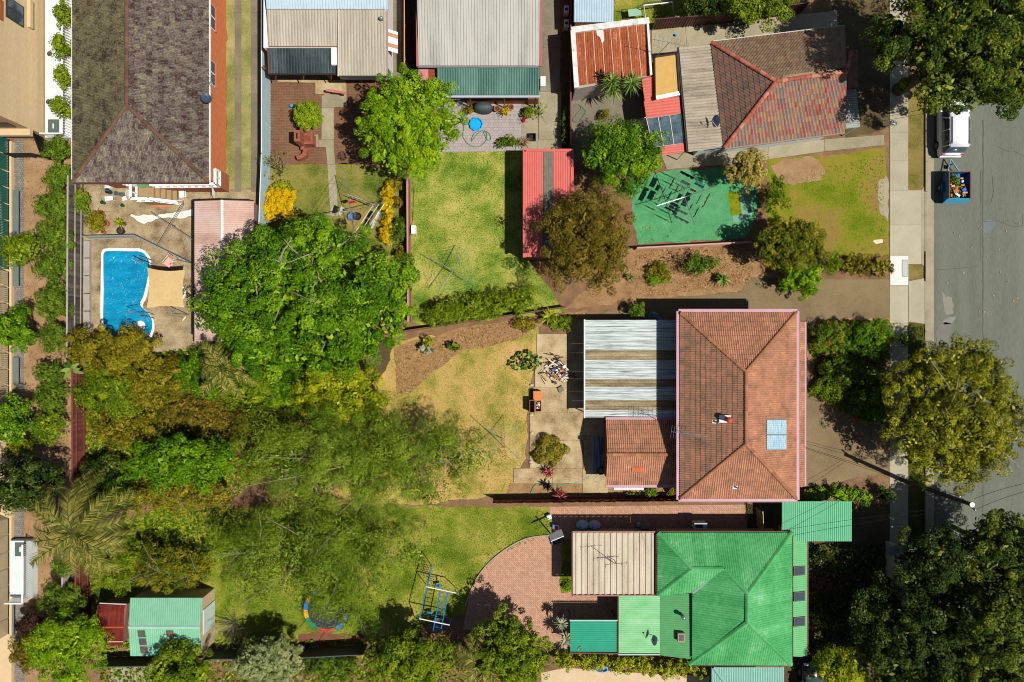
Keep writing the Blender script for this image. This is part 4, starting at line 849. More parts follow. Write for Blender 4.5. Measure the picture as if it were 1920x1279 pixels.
# garden sheds along the fence
rs = thing('red_shed', 'long red corrugated shed roof with a grey translucent strip beside the green back lawn', 'shed', W(1030, 380)); zz = 2.5
REDS = P('red_sheet', C(206, 100, 90), .5); REDT = M('grey_strip_sheet', [C(78, 82, 68), C(112, 114, 94), C(136, 136, 116)], scale=3, grain=.5)
flat(rs, 984, 284, 1018.5, 482, zz, REDS, (0, 1, 0), pitch=.15, depth=.02, width=.7); flat(rs, 1019, 284, 1036.5, 482, zz, REDT, (0, 1, 0), pitch=.15, depth=.02, width=.8); flat(rs, 1037, 284, 1072, 482, zz, REDS, (0, 1, 0), pitch=.15, depth=.02, width=.7)
for p, q in (((983, 282), (1073, 282)), ((1073, 282), (1073, 483)), ((983, 483), (983, 282))): MB().beam(W(p[0], p[1], zz + .02), W(q[0], q[1], zz + .02), .2, .1).build('gutter', REDS, rs)
rw_ = [W(986, 285, zz), W(1071, 285, zz), W(1071, 480, zz), W(986, 480, zz)]; walls(rs, rw_, zz - .06, P('shed_dark_wall', C(120, 60, 56)))
bs_ = thing('blue_shed', 'small pale blue corrugated shed at the top beside the soccer goal lawn', 'shed', W(1112, 10)); flat(bs_, 1076, -50, 1150, 42, 2.4, P('blue_grey_sheet', C(176, 198, 210), .45), (0, 1, 0), 2.6, pitch=.17, depth=.03, width=.74)
walls(bs_, [W(1079, -50, 2.4), W(1147, -50, 2.4), W(1147, 40, 2.4), W(1079, 40, 2.4)], 2.35, P('timber_wall', C(176, 120, 84)))
# ================================================================= house 4 (top right): rusty garage, red tiles
gar = thing('rusty_garage', 'garage with rust red corrugated roof and white parapet beside the brown fence', 'garage', W(1145, 105)); zg = 2.7
RUST = M('rusty_sheet', [C(112, 52, 28), C(150, 74, 38), C(176, 96, 56), C(214, 178, 150)], scale=1.6, grain=.5, gscale=7, stretch=(2.2, .8, 1), attr=.3, lo=.36, hi=.72)
gp = [(1071, 55), (1216, 37), (1221, 141), (1077, 166)]
gi = [W(1079, 62, zg), W(1209, 46, zg), W(1220, 141, zg - .15), W(1084, 161, zg - .15)]
sheets(gar, gi, gi[3] - gi[0], RUST, .18, .03, .68)
for i in range(1, 8):
    a = gi[0].lerp(gi[1], i / 8) + Vector((0, 0, .035)); b = gi[3].lerp(gi[2], i / 8) + Vector((0, 0, .035)); MB().beam(a, b, .05, .012).build('seam', P('seam_pale', C(206, 170, 150)), gar)
for i, (p, q, w) in enumerate((((1074, 58), (1074 + 7, 165), .34), ((1071, 57), (1217, 39), .42), ((1214, 42), (1220.5, 141), .16))):
    MB().beam(W(p[0], p[1], zg + .1 + i * .004), W(q[0], q[1], zg + .1 + i * .004), w, .2).build('parapet', M('flaky_white', [C(160, 150, 140), C(222, 218, 212), C(240, 238, 232)], scale=2.5), gar)
walls(gar, WP([(1073, 57), (1218, 40), (1222, 140), (1079, 165)], zg), zg - .2, P('fibro_wall', C(170, 160, 145)))
mp = [W(1208, 66, zg), W(1214, 70, zg)]
q4 = [(1118, 55), (1131, 54), (1133, 76), (1129, 82), (1125, 70), (1119, 66)]
MB().sheet([W(x, y, zg + .04) for x, y in q4]).build('repair_patch', P('silver_patch', C(220, 214, 210), .4), gar)
h4 = thing('red_tile_house', 'house with mottled red tile roof and white walls in front of the big dark tree', 'house', W(1460, 170)); z4, zr4 = 3.0, 4.9
nw, ne, se, sw = W(1334, 80, z4), W(1584, 50, z4), W(1584, 247, z4), W(1358, 277, z4)
k0 = W(1455, 153, zr4); k1 = W(1588, 134, zr4)
fN4, fS4, fW4 = [ne, nw, k0, k1], [sw, se, k1, k0], [nw, sw, k0]
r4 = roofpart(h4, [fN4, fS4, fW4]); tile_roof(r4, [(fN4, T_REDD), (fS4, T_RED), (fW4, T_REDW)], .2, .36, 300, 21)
for p, q in ((nw, k0), (sw, k0), (k0, k1)): ridge_caps(r4, p + Vector((0, 0, .08)), q + Vector((0, 0, .08)), T_CAPR, .42, .14)
ridge_caps(r4, k1 + Vector((0, 0, .06)), ne.lerp(se, .28) + Vector((.05, 0, .9)), T_CAPR, .4, .12)
gutter(h4, nw + Vector((0, .07, 0)), ne + Vector((0, .07, 0)), P('pale_gutter2', C(214, 210, 200)), .12, .12); gutter(h4, sw + Vector((0, -.07, 0)), se + Vector((0, -.07, 0)), P('weathered_gutter', C(150, 130, 110)), .12, .12)
wl = [W(1350, 98, z4), W(1570, 68, z4), W(1572, 240, z4), W(1372, 266, z4)]; walls(h4, wl, z4 - .05, WALLW)
fl_ = [W(1290, 100, 2.6), W(1345, 92, 2.6), W(1372, 266, 2.6), W(1318, 274, 2.6)]; walls(h4, fl_, 2.45, WALLW)
for (x, y, l) in ((1338, 283, 1.0), (1386, 276, .8)):
    c = W(x, y, 1.6); wn = MB().box((c.x, c.y + .28, 1.6), (l + .1, .12, .9), .13).build('window', ALUW, h4); MB().box((c.x, c.y + .24, 1.6), (l, .1, .8), .13).build('pane', GLASS, wn)
WEATH = M('weathered_cement_sheet', [C(112, 100, 84), C(162, 148, 126), C(186, 172, 150), C(196, 186, 168)], scale=1.0, grain=.35, stretch=(.35, 2.2, 1), rough=.8)
lt = [W(1273, 88, 2.55), W(1333, 82, 2.95), W(1357, 277, 2.95), W(1291, 285, 2.55)]; sheets(h4, lt, lt[1] - lt[0], WEATH, .2, .045, .85, name='lean_to_sheet')
gutter(h4, lt[0] + Vector((-.07, 0, 0)), lt[3] + Vector((-.07, 0, 0)), P('dark_gutter', C(70, 62, 56)), .1, .1)
pr = [W(1584, 158, 2.5), W(1604, 160, 2.35), W(1613, 238, 2.35), W(1583, 242, 2.5)]; sheets(h4, pr, pr[1] - pr[0], M('porch_grey', [C(130, 138, 128), C(168, 172, 160)], scale=2, stretch=(.4, 2, 1)), .17, .035, .8, name='porch_sheet')
tp = [W(1606, 166, 2.6), W(1606, 92, 2.6), W(1588, 96, 3.2), W(1588, 168, 3.2)]; rp = roofpart(h4, [tp]); rp.name = 'porch_roof'; tile_roof(rp, [(tp, T_REDW)], .26, .36, 0, 23)
for x, y in ((1603, 164), (1610, 236), (1602, 96)): pole(h4, x, y, 2.35, .05, WHITEP, 'post', 0, 2.4)
REDF = P('red_flat_sheet', C(206, 100, 84), .55)
ann = thing('annex', 'low red flat roofed annex with a yellow topped box and clear panels behind the lean-to', 'annex', W(1245, 220)); za_ = 2.3
for pts in ([(1203, 148), (1226, 143), (1229, 187), (1209, 190)], [(1207, 189.5), (1229, 187), (1274, 180.5), (1277, 213), (1212, 222)], [(1238, 276), (1282, 268.5), (1287, 285), (1242, 292)]): sheets(ann, WP(pts, za_), (1, .12, 0), REDF, .2, .012, .9)
yb = WP([(1229, 107), (1269, 101), (1274, 175), (1230, 184)], 2.75); MB().prism([(p.x, p.y) for p in yb], 0, 2.72).build('box_room', P('ochre_membrane', C(206, 164, 92), .9), ann)
for i in range(4):
    if i != 3: MB().beam(yb[i] + Vector((0, 0, .02)), yb[(i + 1) % 4] + Vector((0, 0, .02)), .1 if i != 2 else .28, .12).build('edge_trim', WHITEP if i == 2 else DARKM, ann)
PCL = M('clear_panel', [C(44, 62, 78), C(84, 104, 116), C(130, 142, 146)], scale=2, rough=.15, spec=.6, transp=.12)
pc4 = WP([(1212, 222.5), (1277, 213.5), (1283, 268), (1224, 276)], za_ - .02); sheets(ann, pc4, pc4[3] - pc4[0], PCL, .13, .012, .75, name='clear_panel')
for i in range(4): MB().beam(pc4[0].lerp(pc4[1], i / 3) + Vector((0, 0, .03)), pc4[3].lerp(pc4[2], i / 3) + Vector((0, 0, .03)), .05, .03).build('batten', WALLC, ann)
for i in range(4): MB().beam(pc4[0].lerp(pc4[3], i / 3) + Vector((0, 0, -.04)), pc4[1].lerp(pc4[2], i / 3) + Vector((0, 0, -.04)), .05, .04).build('rafter', WALLC, ann)
for x, y in ((1206, 150), (1210, 220), (1244, 289), (1284, 284), (1270, 210)): pole(ann, x, y, za_ - .03, .04, WHITEP, 'post', 0, za_)
dish('satellite_dish', 'grey satellite dish on the lean-to roof of the red tiled house', 1345, 227, 3.6, .42, 3.3, 1.15, P('dish_blue', C(150, 176, 196), .4), .75)
antenna('tv_antenna', 'tall television antenna with long elements beside the yellow box roof', 1255, 80, 5.2, 2.6, -.2, 10, base=(1230, 106, 2.7), el=.55, mast=2)
# ================================================================= lower house: green sheets
h5 = thing('green_roof_house', 'house with bright green hipped corrugated roof on the lower right', 'house', W(1370, 1120)); ze, zk = 2.6, 4.35
GRN = M('green_sheet', [C(54, 138, 74), C(72, 160, 90), C(96, 178, 110), C(144, 198, 152)], scale=.5, grain=.35, gscale=5, attr=.3, rough=.5, spec=.3, lo=.36, hi=.68)
nW, nE, sE, sW = W(1233, 999, ze), W(1484, 999, ze), W(1484, 1247, ze), W(1292, 1246, ze)
a3, a4 = W(1402, 1113, zk), W(1402, 1167, zk)
sl_ = (zk - ze) / (nE.y - a3.y); zq = ze
for _ in range(8): zq = ze + sl_ * (nE.y - W(0, 1067, zq).y)
a1, a2 = W(1297, 1067, zq), W(1357, 1067, zq)
wv = W(1233, 1116, ze); v1 = W(1298, 1112, ze + .35); w0 = W(1298, 1236, ze + .1)
gf = {'north': ([nW, nE, a3, a2, a1], (0, 1, .4)), 'east': ([nE, sE, a4, a3], (1, 0, -.4)), 'south': ([sW, sE, a4], (0, -1, -.4)), 'west_small': ([nW, a1, wv], (-1, 0, -.4)), 'south_small': ([wv, v1, a2, a1], (0, -1, -.3)), 'west': ([v1, a2, a3, a4, w0], (-1, 0, -.3))}
r5 = roofpart(h5, [f for f, _ in gf.values()])
for k_, (f, rib) in gf.items(): sheets(h5, f, rib, GRN, .16, .026, .8, lift=.03, jitter=.014)
for p, q in ((nE, a3), (a3, a4), (a4, sE), (a4, sW), (nW, a1), (a1, a2), (a2, a3), (a1, wv)): flashing(h5, p + Vector((0, 0, .07)), q + Vector((0, 0, .07)), GRN, .34, .06)
flashing(h5, a2 + Vector((0, 0, .06)), v1 + Vector((0, 0, .06)), P('valley_metal', C(190, 200, 200), .3, .5), .22, -.01, 'valley')
BRG = P('brown_gutter5', C(108, 62, 50))
for p, q in ((nW, nE), (nE, sE), (sE, sW), (nW, wv)): gutter(h5, p + (p - a3).normalized() * .07, q + (q - a3).normalized() * .07, BRG, .12, .12)
walls(h5, [(nW.x + .4, nW.y - .4), (nE.x - .4, nE.y - .4), (sE.x - .4, sE.y + .4), (sW.x + .4, sW.y + .4), (sW.x + .4, wv.y + .3), (nW.x + .4, wv.y + .3)], ze - .05, WALLC)
BDK = M('beige_deck', [C(150, 134, 110), C(186, 170, 146), C(202, 188, 164), C(208, 196, 174)], scale=.9, grain=.3, stretch=(1.5, .5, 1), attr=.25, rough=.55)
flat(h5, 1074, 999, 1226, 1114, 2.4, BDK, (0, 1, 0), 2.4, pitch=.43, depth=.07, width=.86, shape='trap', name='patio_deck_sheet')
for p, q in (((1073, 997), (1229, 997)), ((1229, 997), (1229, 1116)), ((1229, 1116), (1073, 1116)), ((1073, 1116), (1073, 997))): MB().beam(W(p[0], p[1], 2.42), W(q[0], q[1], 2.42), .1, .16).build('patio_gutter', BRG if p[1] != q[1] else P('rusty_edge', C(150, 110, 96)), h5)
walls(h5, inset_rect(W(1078, 1001, 2.35), W(1226, 1112, 2.35), .25), 2.3, WALLC)
GPL = M('faded_green_sheet', [C(96, 176, 104), C(132, 196, 136), C(160, 208, 164)], scale=.5, grain=.2, attr=.2, rough=.45, stretch=(1, 2.4, 1)); GMD = P('mid_green_sheet', C(84, 156, 94), .45); TEAL = P('teal_sheet', C(20, 150, 116), .45)
flat(h5, 1160, 1117, 1238, 1225, 2.3, GPL, (1, 0, 0), pitch=.15, depth=.02, width=.85, name='lean_to_sheet'); t2 = [W(1238.5, 1117, 2.32), W(1297, 1113, 2.62), W(1297, 1236, 2.62), W(1238.5, 1229, 2.32)]; sheets(h5, t2, (1, 0, .1), GMD, .15, .02, .85, name='lean_to_sheet')
flat(h5, 1069, 1164, 1158, 1223, 2.15, TEAL, (1, 0, 0), pitch=.15, depth=.02, width=.8, name='teal_sheet')
for p, q in (((1068, 1163), (1159, 1163)), ((1068, 1224), (1159, 1225)), ((1159, 1116), (1159, 1225)), ((1159, 1227), (1238, 1227))): MB().beam(W(p[0], p[1], 2.22), W(q[0], q[1], 2.22), .08, .12).build('edge_trim', P('pale_trim', C(176, 196, 190)) if p[1] == q[1] else BRG, h5)
walls(h5, inset_rect(W(1165, 1135, 2.2), W(1296, 1220, 2.2), .1), 2.15, WALLC)
for x, y in ((1071, 1167), (1071, 1221), (1115, 1221), (1156, 1167)): pole(h5, x, y, 2.1, .05, DARKM, 'post', 0, 2.15)
vd = [W(1487, 1007, 2.45), W(1513, 1007, 2.2), W(1513, 1231, 2.2), W(1487, 1231, 2.45)]; sheets(h5, vd, (1, 0, -.2), P('verandah_green', C(96, 176, 110), .45), .15, .02, .75, name='verandah_sheet')
gutter(h5, vd[1] + Vector((.06, 0, 0)), vd[2] + Vector((.06, 0, 0)), BRG, .1, .1)
for y0, y1 in ((1062, 1079), (1111, 1126), (1157, 1174)):
    b = W(1499, (y0 + y1) / 2, 2.4); sk = MB().box((b.x, b.y, 2.40), (.92, .66, .05), 0, 0, .23).build('skylight', DARKM, h5); MB().box((b.x, b.y, 2.43), (.72, .5, .03), 0, 0, .23).build('pane', GLASS, sk)
for y in (1012, 1070, 1140, 1226): pole(h5, 1511, y, 2.15, .05, WHITEP, 'post', 0, 2.2)
vent(1279, 1154, 2.75, .12, .5, STEEL, h5, 'flue'); b = W(1276, 1193, 2.6); hv = MB().box((b.x, b.y, 2.72), (.5, .62, .3)).build('roof_vent', P('vent_tan', C(170, 130, 110)), h5); MB().box((b.x, b.y, 2.88), (.34, .42, .03)).build('grille', DARKM, hv)
dish('satellite_dish', 'grey satellite dish on struts on the faded green lean-to roof', 1229, 1201, 3.0, .34, 2.9, 1.2, P('dish_pale', C(150, 168, 180), .4), .7)
antenna('tv_antenna', 'double television antenna lying over the beige patio roof', 1155, 1057, 3.3, 1.5, .08, 5, mast=.9, el=.25, mat=DARKM); antenna('tv_antenna', 'bent rusty antenna arm on the beige patio roof beside the double antenna', 1133, 1045, 3.9, 1.5, .1, 4, base=(1152, 1056, 2.5), el=.2, mat=DARKM)
cp5 = thing('green_carport', 'green corrugated carport between the front driveway hedge and green roofed house', 'carport', W(1530, 980)); flat(cp5, 1466, 940, 1597, 1015, 2.4, P('bluegreen_sheet', C(74, 166, 116), .45), (0, 1, 0), pitch=.15, depth=.02, width=.8)
for x, y in ((1470, 945), (1593, 945), (1470, 1011), (1593, 1011)): pole(cp5, x, y, 2.36, .05, DARKM, 'post', 0, 2.4)
tl = thing('teal_carport', 'pale teal corrugated roof at the bottom edge south of the green roofed house', 'carport', W(1400, 1270)); flat(tl, 1334, 1251, 1470, 1330, 2.3, P('pale_teal_sheet', C(120, 172, 156), .45), (0, 1, 0), pitch=.17, depth=.025, width=.8); flashing(tl, W(1338, 1252, 2.4), W(1372, 1300, 2.4), P('pale_teal_sheet2', C(150, 190, 176), .45), .2)
for x, y in ((1338, 1255), (1466, 1255), (1338, 1322), (1466, 1322)): pole(tl, x, y, 2.28, .05, DARKM, 'post', 0, 2.3)
# garden sheds, lower left
gs = thing('green_shed', 'pale green corrugated gable shed with smoky skylight panels in the lower left lawn', 'shed', W(320, 1150)); zs_, zr_ = 2.2, 2.75
MINT = P('mint_sheet', C(128, 190, 154), .45); p0, p1, p2 = W(242, 1120, zs_), W(377, 1176, zr_), W(381, 1230, zs_)
N0, N1, K0, K1, S0, S1 = W(244, 1121, zs_), W(380, 1121, zs_), W(241, 1176, zr_), W(375, 1176, zr_), W(244, 1230, zs_), W(380, 1230, zs_)
sheets(gs, [N0, N1, K1, K0], K0 - N0, MINT, .14, .02, .75); so = sheets(gs, [K0, K1, S1, S0], S0 - K0, MINT, .14, .02, .75); flashing(gs, K0 + Vector((0, 0, .03)), K1 + Vector((0, 0, .03)), P('mint_ridge', C(170, 210, 190)), .25)
SMK = M('smoky_panel', [C(60, 56, 52), C(90, 84, 80), C(150, 110, 70)], scale=1.6, rough=.3)
for x in (268, 321):
    for k in range(3):
        ya = 1182 + k * 15; f0 = (ya - 1176) / 54; f1 = (ya + 12.5 - 1176) / 54; l0 = K0.lerp(S0, f0); l1 = K0.lerp(S0, f1); x0, x1 = W(x - 7, 0, 2.5).x, W(x + 7, 0, 2.5).x
        MB().add([(x0, l0.y, l0.z + .05), (x1, l0.y, l0.z + .05), (x1, l1.y, l1.z + .05), (x0, l1.y, l1.z + .05)], [(0, 3, 2, 1)]).build('skylight_panel', SMK, gs)
MB().add([(N0.x + .1, N0.y - .1, 0), (N1.x - .1, N0.y - .1, 0), (N1.x - .1, S0.y + .1, 0), (N0.x + .1, S0.y + .1, 0), (N0.x + .1, N0.y - .1, zs_ - .03), (N1.x - .1, N0.y - .1, zs_ - .03), (N1.x - .1, S0.y + .1, zs_ - .03), (N0.x + .1, S0.y + .1, zs_ - .03), (N0.x + .1, K0.y, zr_ - .06), (N1.x - .1, K0.y, zr_ - .06)],
         [(0, 3, 2, 1), (0, 1, 5, 4), (2, 3, 7, 6), (1, 2, 6, 9, 5), (0, 4, 8, 7, 3)]).build('wall', P('cream_sheet_wall', C(204, 182, 150)), gs)
dc = W(399, 1150, 0); MB().box((N1.x - .07, K0.y, 1.0), (.05, 1.8, 1.9)).build('door', P('pale_door', C(206, 220, 214)), gs)
ds = thing('rusty_shed', 'small dark red rusty gable shed beside the pale green shed', 'shed', W(213, 1180)); RDK2 = M('dark_rust_sheet', [C(82, 26, 20), C(112, 38, 28), C(134, 54, 38)], scale=1.4, rough=.5)
m0, m1, m2, m3 = W(184, 1134, 2.0), W(236, 1134, 2.0), W(234, 1148, 2.15), W(182, 1148, 2.15); m4, m5, m6, m7 = W(179, 1176, 2.2), W(232, 1176, 2.2), W(231, 1203, 2.0), W(180, 1203, 2.0); m8, m9 = W(231, 1210, 1.75), W(181, 1210, 1.75)
for f in ([m0, m1, m2, m3], [m3, m2, m5, m4], [m4, m5, m6, m7], [m7, m6, m8, m9]): sheets(ds, f, f[3] - f[0], RDK2, .3, .012, 1.0)
MB().beam(m4 + Vector((0, 0, .02)), m5 + Vector((0, 0, .02)), .1, .03).build('ridge', P('orange_rust', C(190, 80, 34)), ds); MB().beam(m7 + Vector((0, 0, .02)), m6 + Vector((0, 0, .02)), .06, .03).build('trim', P('pale_trim2', C(214, 180, 160)), ds); MB().beam(W(187, 1131, 2.05), W(237, 1133, 2.05), .08, .06).build('trim', P('pale_trim3', C(190, 186, 176)), ds)
walls(ds, [(m0.x + .1, m0.y - .1), (m1.x - .1, m0.y - .1), (m8.x - .1, m8.y + .1), (m9.x + .1, m8.y + .1)], 1.7, P('rust_wall', C(150, 100, 84)))
# ================================================================= apartments at the left edge
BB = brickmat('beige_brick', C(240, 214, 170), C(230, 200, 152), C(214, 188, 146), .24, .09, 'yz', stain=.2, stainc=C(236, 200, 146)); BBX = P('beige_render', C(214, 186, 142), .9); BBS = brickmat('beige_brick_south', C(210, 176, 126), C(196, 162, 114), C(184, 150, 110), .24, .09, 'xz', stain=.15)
ap = thing('apartment_block', 'tall beige brick apartment block with bronze windows at the top left edge', 'building', W(60, 120)); ax = W(82, 0).x; ay = W(0, 253).y; zt_ = 11
MB().add([(ax, 45, 0), (ax, ay, 0), (ax, ay, zt_), (ax, 45, zt_)], [(0, 3, 2, 1)[::-1]]).build('east_wall', BB, ap); MB().prism([(ax - 12, ay + .006), (ax - .006, ay + .006), (ax - .006, 45), (ax - 12, 45)], 0, zt_ - .006).build('core', BBX, ap)
MB().add([(ax, ay, 0), (ax - 12, ay, 0), (ax - 12, ay, zt_), (ax, ay, zt_)], [(0, 1, 2, 3)]).build('south_wall', BBS, ap)
MB().box((ax + .12, W(0, 46, 0).y, 1.6), (.24, 2.0, .3)).build('ledge', BBX, ap)
BRZ = P('bronze_panel', C(176, 96, 48), .4)
for i, (yy, zc_) in enumerate(((29, 5.6),)):
    cy = W(0, 29, 2.9).y
    wn = MB().box((ax + .01, W(40, 22, 3.0).y, 3.0), (.1, 1.5, 1.7)).build('window', DARKM, ap)
    for s_ in (-.36, .36): MB().box((ax + .065, W(40, 22, 3.0).y + s_, 3.0), (.02, .62, 1.5)).build('pane', GLASS, wn)
    MB().box((ax + .02, W(20, 15, 4.6).y, 4.6), (.08, 1.4, .9)).build('bronze_panel', BRZ, ap); MB().box((ax + .02, W(20, 15, 4.6).y, 5.4), (.1, 1.4, .5)).build('pane_panel', GLASS, ap)
MB().box((ax - 2.2, ay - .02, 2.5), (3.2, .1, .9)).build('window', DARKM, ap); MB().box((ax - 4.2, ay - .02, 3.6), (4, .1, 1.2)).build('bronze_panel', BRZ, ap)
MB().prism([(ax - 12, ay - .5), (ax + .05, ay - .5), (ax + .05, ay - .008), (ax - 12, ay - .008)], 1.2, 1.55).build('ledge', BBX, ap)
ap2 = thing('balcony_block', 'beige apartment terrace wall with green and cream balcony screens along the left edge', 'building', W(15, 700)); bx = W(27, 0).x
MB().prism([(bx - 8, ay - .55), (bx, ay - .55), (bx, -40), (bx - 8, -40)], 0, .3).build('wall', BBX, ap2)
SCRG = P('green_screen', C(10, 104, 92), .5); SCRC = P('cream_screen', C(196, 176, 140), .6); zb_ = .9
def screen(y0, y1, mat, n):
    x = -37.5; ya, yb_ = W(0, y0, .8).y, W(0, y1, .8).y
    fr = MB().beam((x, ya, 2.3), (x, yb_, 2.3), .05, .05).beam((x, ya, .35), (x, yb_, .35), .05, .05); o = fr.build('screen_frame', BLACKM, ap2)
    for i in range(n):
        y = ya + (yb_ - ya) * (i + .5) / n; MB().box((x - .03, y, 1.33), (.03, abs(yb_ - ya) / n * .72, 1.9)).build('screen_slat', mat, o)
for k in range(8): screen(258 + k * 31, 258 + (k + 1) * 31 - 1.5, SCRG, 10)
for k in range(9): screen(508 + k * 31, 508 + (k + 1) * 31 - 1.5, SCRC, 8)
for k in range(7): screen(975 + k * 31.5, 975 + (k + 1) * 31.5 - 1.5, SCRC, 8)
BENCH = P('slate_planter', C(110, 124, 120), .6)
for i, (y0, y1) in enumerate(((358, 440), (496, 537), (670, 720), (840, 868), (1105, 1190))):
    a, b = W(28 if y0 < 900 else 20, y0), W(39 if y0 < 900 else 30, y1); t_ = thing('drain_grate', ['long slatted grey grate beside the green balcony screens', 'short slatted grate below the round green shrub at the left edge', 'slatted grate between two shrubs beside the cream screens', 'slatted grate end under the shrub at the left edge', 'slatted grey bench by the cobbles in the lower left'][i], 'grate', (a.x, a.y, 0))
    for k in range(6): MB().box((a.x + (b.x - a.x) * (k + .5) / 6, (a.y + b.y) / 2, .22), ((b.x - a.x) / 6 * .86, abs(a.y - b.y), .06)).build('slat', BENCH, t_)
    MB().box(((a.x + b.x) / 2, (a.y + b.y) / 2, .11), ((b.x - a.x) * .9, abs(a.y - b.y) * .97, .14)).build('base', DARKM, t_)
TERR = M('white_deck', [C(196, 208, 204), C(216, 226, 222), C(226, 232, 228)], scale=.8, stretch=(3, .3, 1))
def terrace(label, x0, y0, x1, y1, hat, drains=(), rail_e=True):
    t_ = thing('terrace', label, 'terrace', W((x0 + x1) / 2, (y0 + y1) / 2)); h = .6; a, b = W(x0, y0, h), W(x1, y1, h)
    MB().prism([(a.x, a.y), (b.x, a.y), (b.x, b.y), (a.x, b.y)], 0, h).build('deck', TERR, t_)
    c = W(*hat, h); MB().box((c.x, c.y, h + .03), (.8, 1.0, .06)).build('hatch', P('grey_hatch', C(88, 102, 98), .5), t_); MB().box((c.x, c.y, h + .07), (.08, .36, .03)).build('hatch_handle', WHITEP, t_)
    for d in drains: c = W(*d, h); MB().lathe((c.x, c.y, h), [(.19, 0), (.19, .02), (.13, .025), (.11, .006)], 16).build('drain', P('drain_dark', C(80, 76, 60)), t_)
    for p, q in (((b.x, a.y), (b.x, b.y)), ((b.x, b.y), (a.x + .3, b.y))):
        p, q = Vector((p[0], p[1], h)), Vector((q[0], q[1], h)); L = (q - p).length; u = Vector((0, 0, 1)); MB().beam(p + u * 1.0, q + u * 1.0, .1, .06).build('rail', WHITEP, t_)
        n = min(60, int(L / .14)); me = MB().box((0, 0, .5), (.04, .04, 1.0)).mesh('picket', WHITEP)
        for i in range(n): o = link('picket', me, t_); o.location = p.lerp(q, (i + .5) / n)
terrace('white decked terrace with round drains beside the beige apartment block', 84, -50, 133, 258, (101, 237), ((93, 101), (91, 191)))
terrace('small white decked terrace with pickets and a hatch in the lower left', 19, 1014, 60, 1122, (39, 1030))
# ---------------------------------------------------------------- fences
def paling_fence(name, label, p, q, h, bw, mat, rails=(), railmat=None, cap=None, side=1, group=None, gap=.006):
    """p, q: ground pixels; one board per object"""
    a, b = W(*p), W(*q); d = (b - a); L = d.length; d /= L; nrm = Vector((-d.y, d.x, 0)) * side; root = thing(name, label, 'fence', a, group); az = math.atan2(d.y, d.x)
    n = max(1, round(L / bw)); w = L / n; mes = []
    for v in range(5):
        mb = MB(); mb.cur = (v + .5) / 5; hh = h * (1 - .012 * v); mb.box((0, 0, hh / 2), (w - gap, .02, hh)); mes.append(mb.mesh('board', mat))
    for i in range(n):
        o = link('board', mes[random.randrange(5)], root); c = a + d * (w * (i + .5)); o.location = c + nrm * random.uniform(-.006, .006); o.rotation_euler = (random.uniform(-.012, .012), 0, az)
    for r in rails: MB().beam(a + nrm * .05 + Vector((0, 0, r)), b + nrm * .05 + Vector((0, 0, r)), .05, .09).build('rail', railmat or mat, root)
    if cap: MB().beam(a + Vector((0, 0, h + .03)), b + Vector((0, 0, h + .03)), .11, .05).build('cap', cap, root)
    return root
def metal_fence(name, label, pts, h, mat, cap=None, pw=.8, pitch=.2):
    root = thing(name, label, 'fence', W(*pts[0]))
    for p, q in zip(pts[:-1], pts[1:]):
        a, b = W(*p), W(*q); u = Vector((0, 0, h)); d = (b - a).normalized(); n = Vector((-d.y, d.x, 0)); L = (b - a).length; k = max(1, round(L / pw))
        for i in range(k):
            s, e = a.lerp(b, i / k), a.lerp(b, (i + 1) / k); m = max(1, round((e - s).length / pitch)); mb = MB(); vs = []; mb.cur = random.random()
            for j in range(m):
                for f, o_ in ((0, 0), (.4, 0), (.5, 1), (.9, 1)): c = s.lerp(e, (j + f) / m) + n * o_ * .03; vs += [c + Vector((0, 0, .02)), c + u]
            vs += [e + Vector((0, 0, .02)), e + u]; mb.add(vs, [(2 * t, 2 * t + 2, 2 * t + 3, 2 * t + 1) for t in range(len(vs) // 2 - 1)]).build('panel', mat, root)
        MB().beam(a + u, b + u, .07, .06).build('cap', cap or mat, root)
        for i in range(0, k + 1, 3): c = a.lerp(b, i / k); MB().box((c.x, c.y, h / 2 + .01), (.07, .07, h + .06), math.atan2(d.y, d.x)).build('post', cap or mat, root)
    return root
GRYB = M('grey_boards', [C(40, 34, 28), C(74, 66, 56), C(110, 102, 90), C(140, 130, 116)], scale=3, grain=.4, attr=.4, stretch=(1, 1, .3), rough=.95); GRYR = P('grey_rail', C(168, 160, 148), .9, var=.2); REDB = M('red_brown_boards', [C(84, 40, 34), C(118, 62, 52), C(142, 84, 70)], scale=3, grain=.3, attr=.5, rough=.9)
DKBR = M('dark_brown_fence', [C(62, 36, 30), C(92, 54, 46), C(116, 70, 58)], scale=2, attr=.4, rough=.6); PBLU = P('pale_blue_fence', C(178, 204, 212), .45); GRNF = P('slate_fence', C(72, 84, 84), .5)
paling_fence('paling_fence', 'weathered grey paling fence with pale rails beside the pool yard', (157, 340), (155, 670), 1.8, .15, GRYB, (.35, 1.05), GRYR, GRYR, 1)
paling_fence('paling_fence', 'red brown board fence at the back corner of the outlined block', (163, 690), (163, 960), 1.7, .16, REDB, (.4, 1.3), REDB, REDB, 1)
paling_fence('paling_fence', 'red brown board fence beside the rusty shed', (168, 1010), (171, 1200), 1.7, .17, REDB, (.4, 1.3), REDB, REDB, 1)
paling_fence('paling_fence', 'short grey paling fence left of the red brown fence by the rusty shed', (141, 1018), (143, 1160), 1.5, .15, P('pale_paling', C(178, 168, 150), .95, var=.25), (.4, 1.2), GRYR, GRYR, -1)
metal_fence('metal_fence', 'tall pale blue metal fence between the concrete wheel tracks and brown paving', [(507, -60), (507, 300), (502, 430)], 1.8, PBLU, P('blue_fence_cap', C(206, 222, 226)))
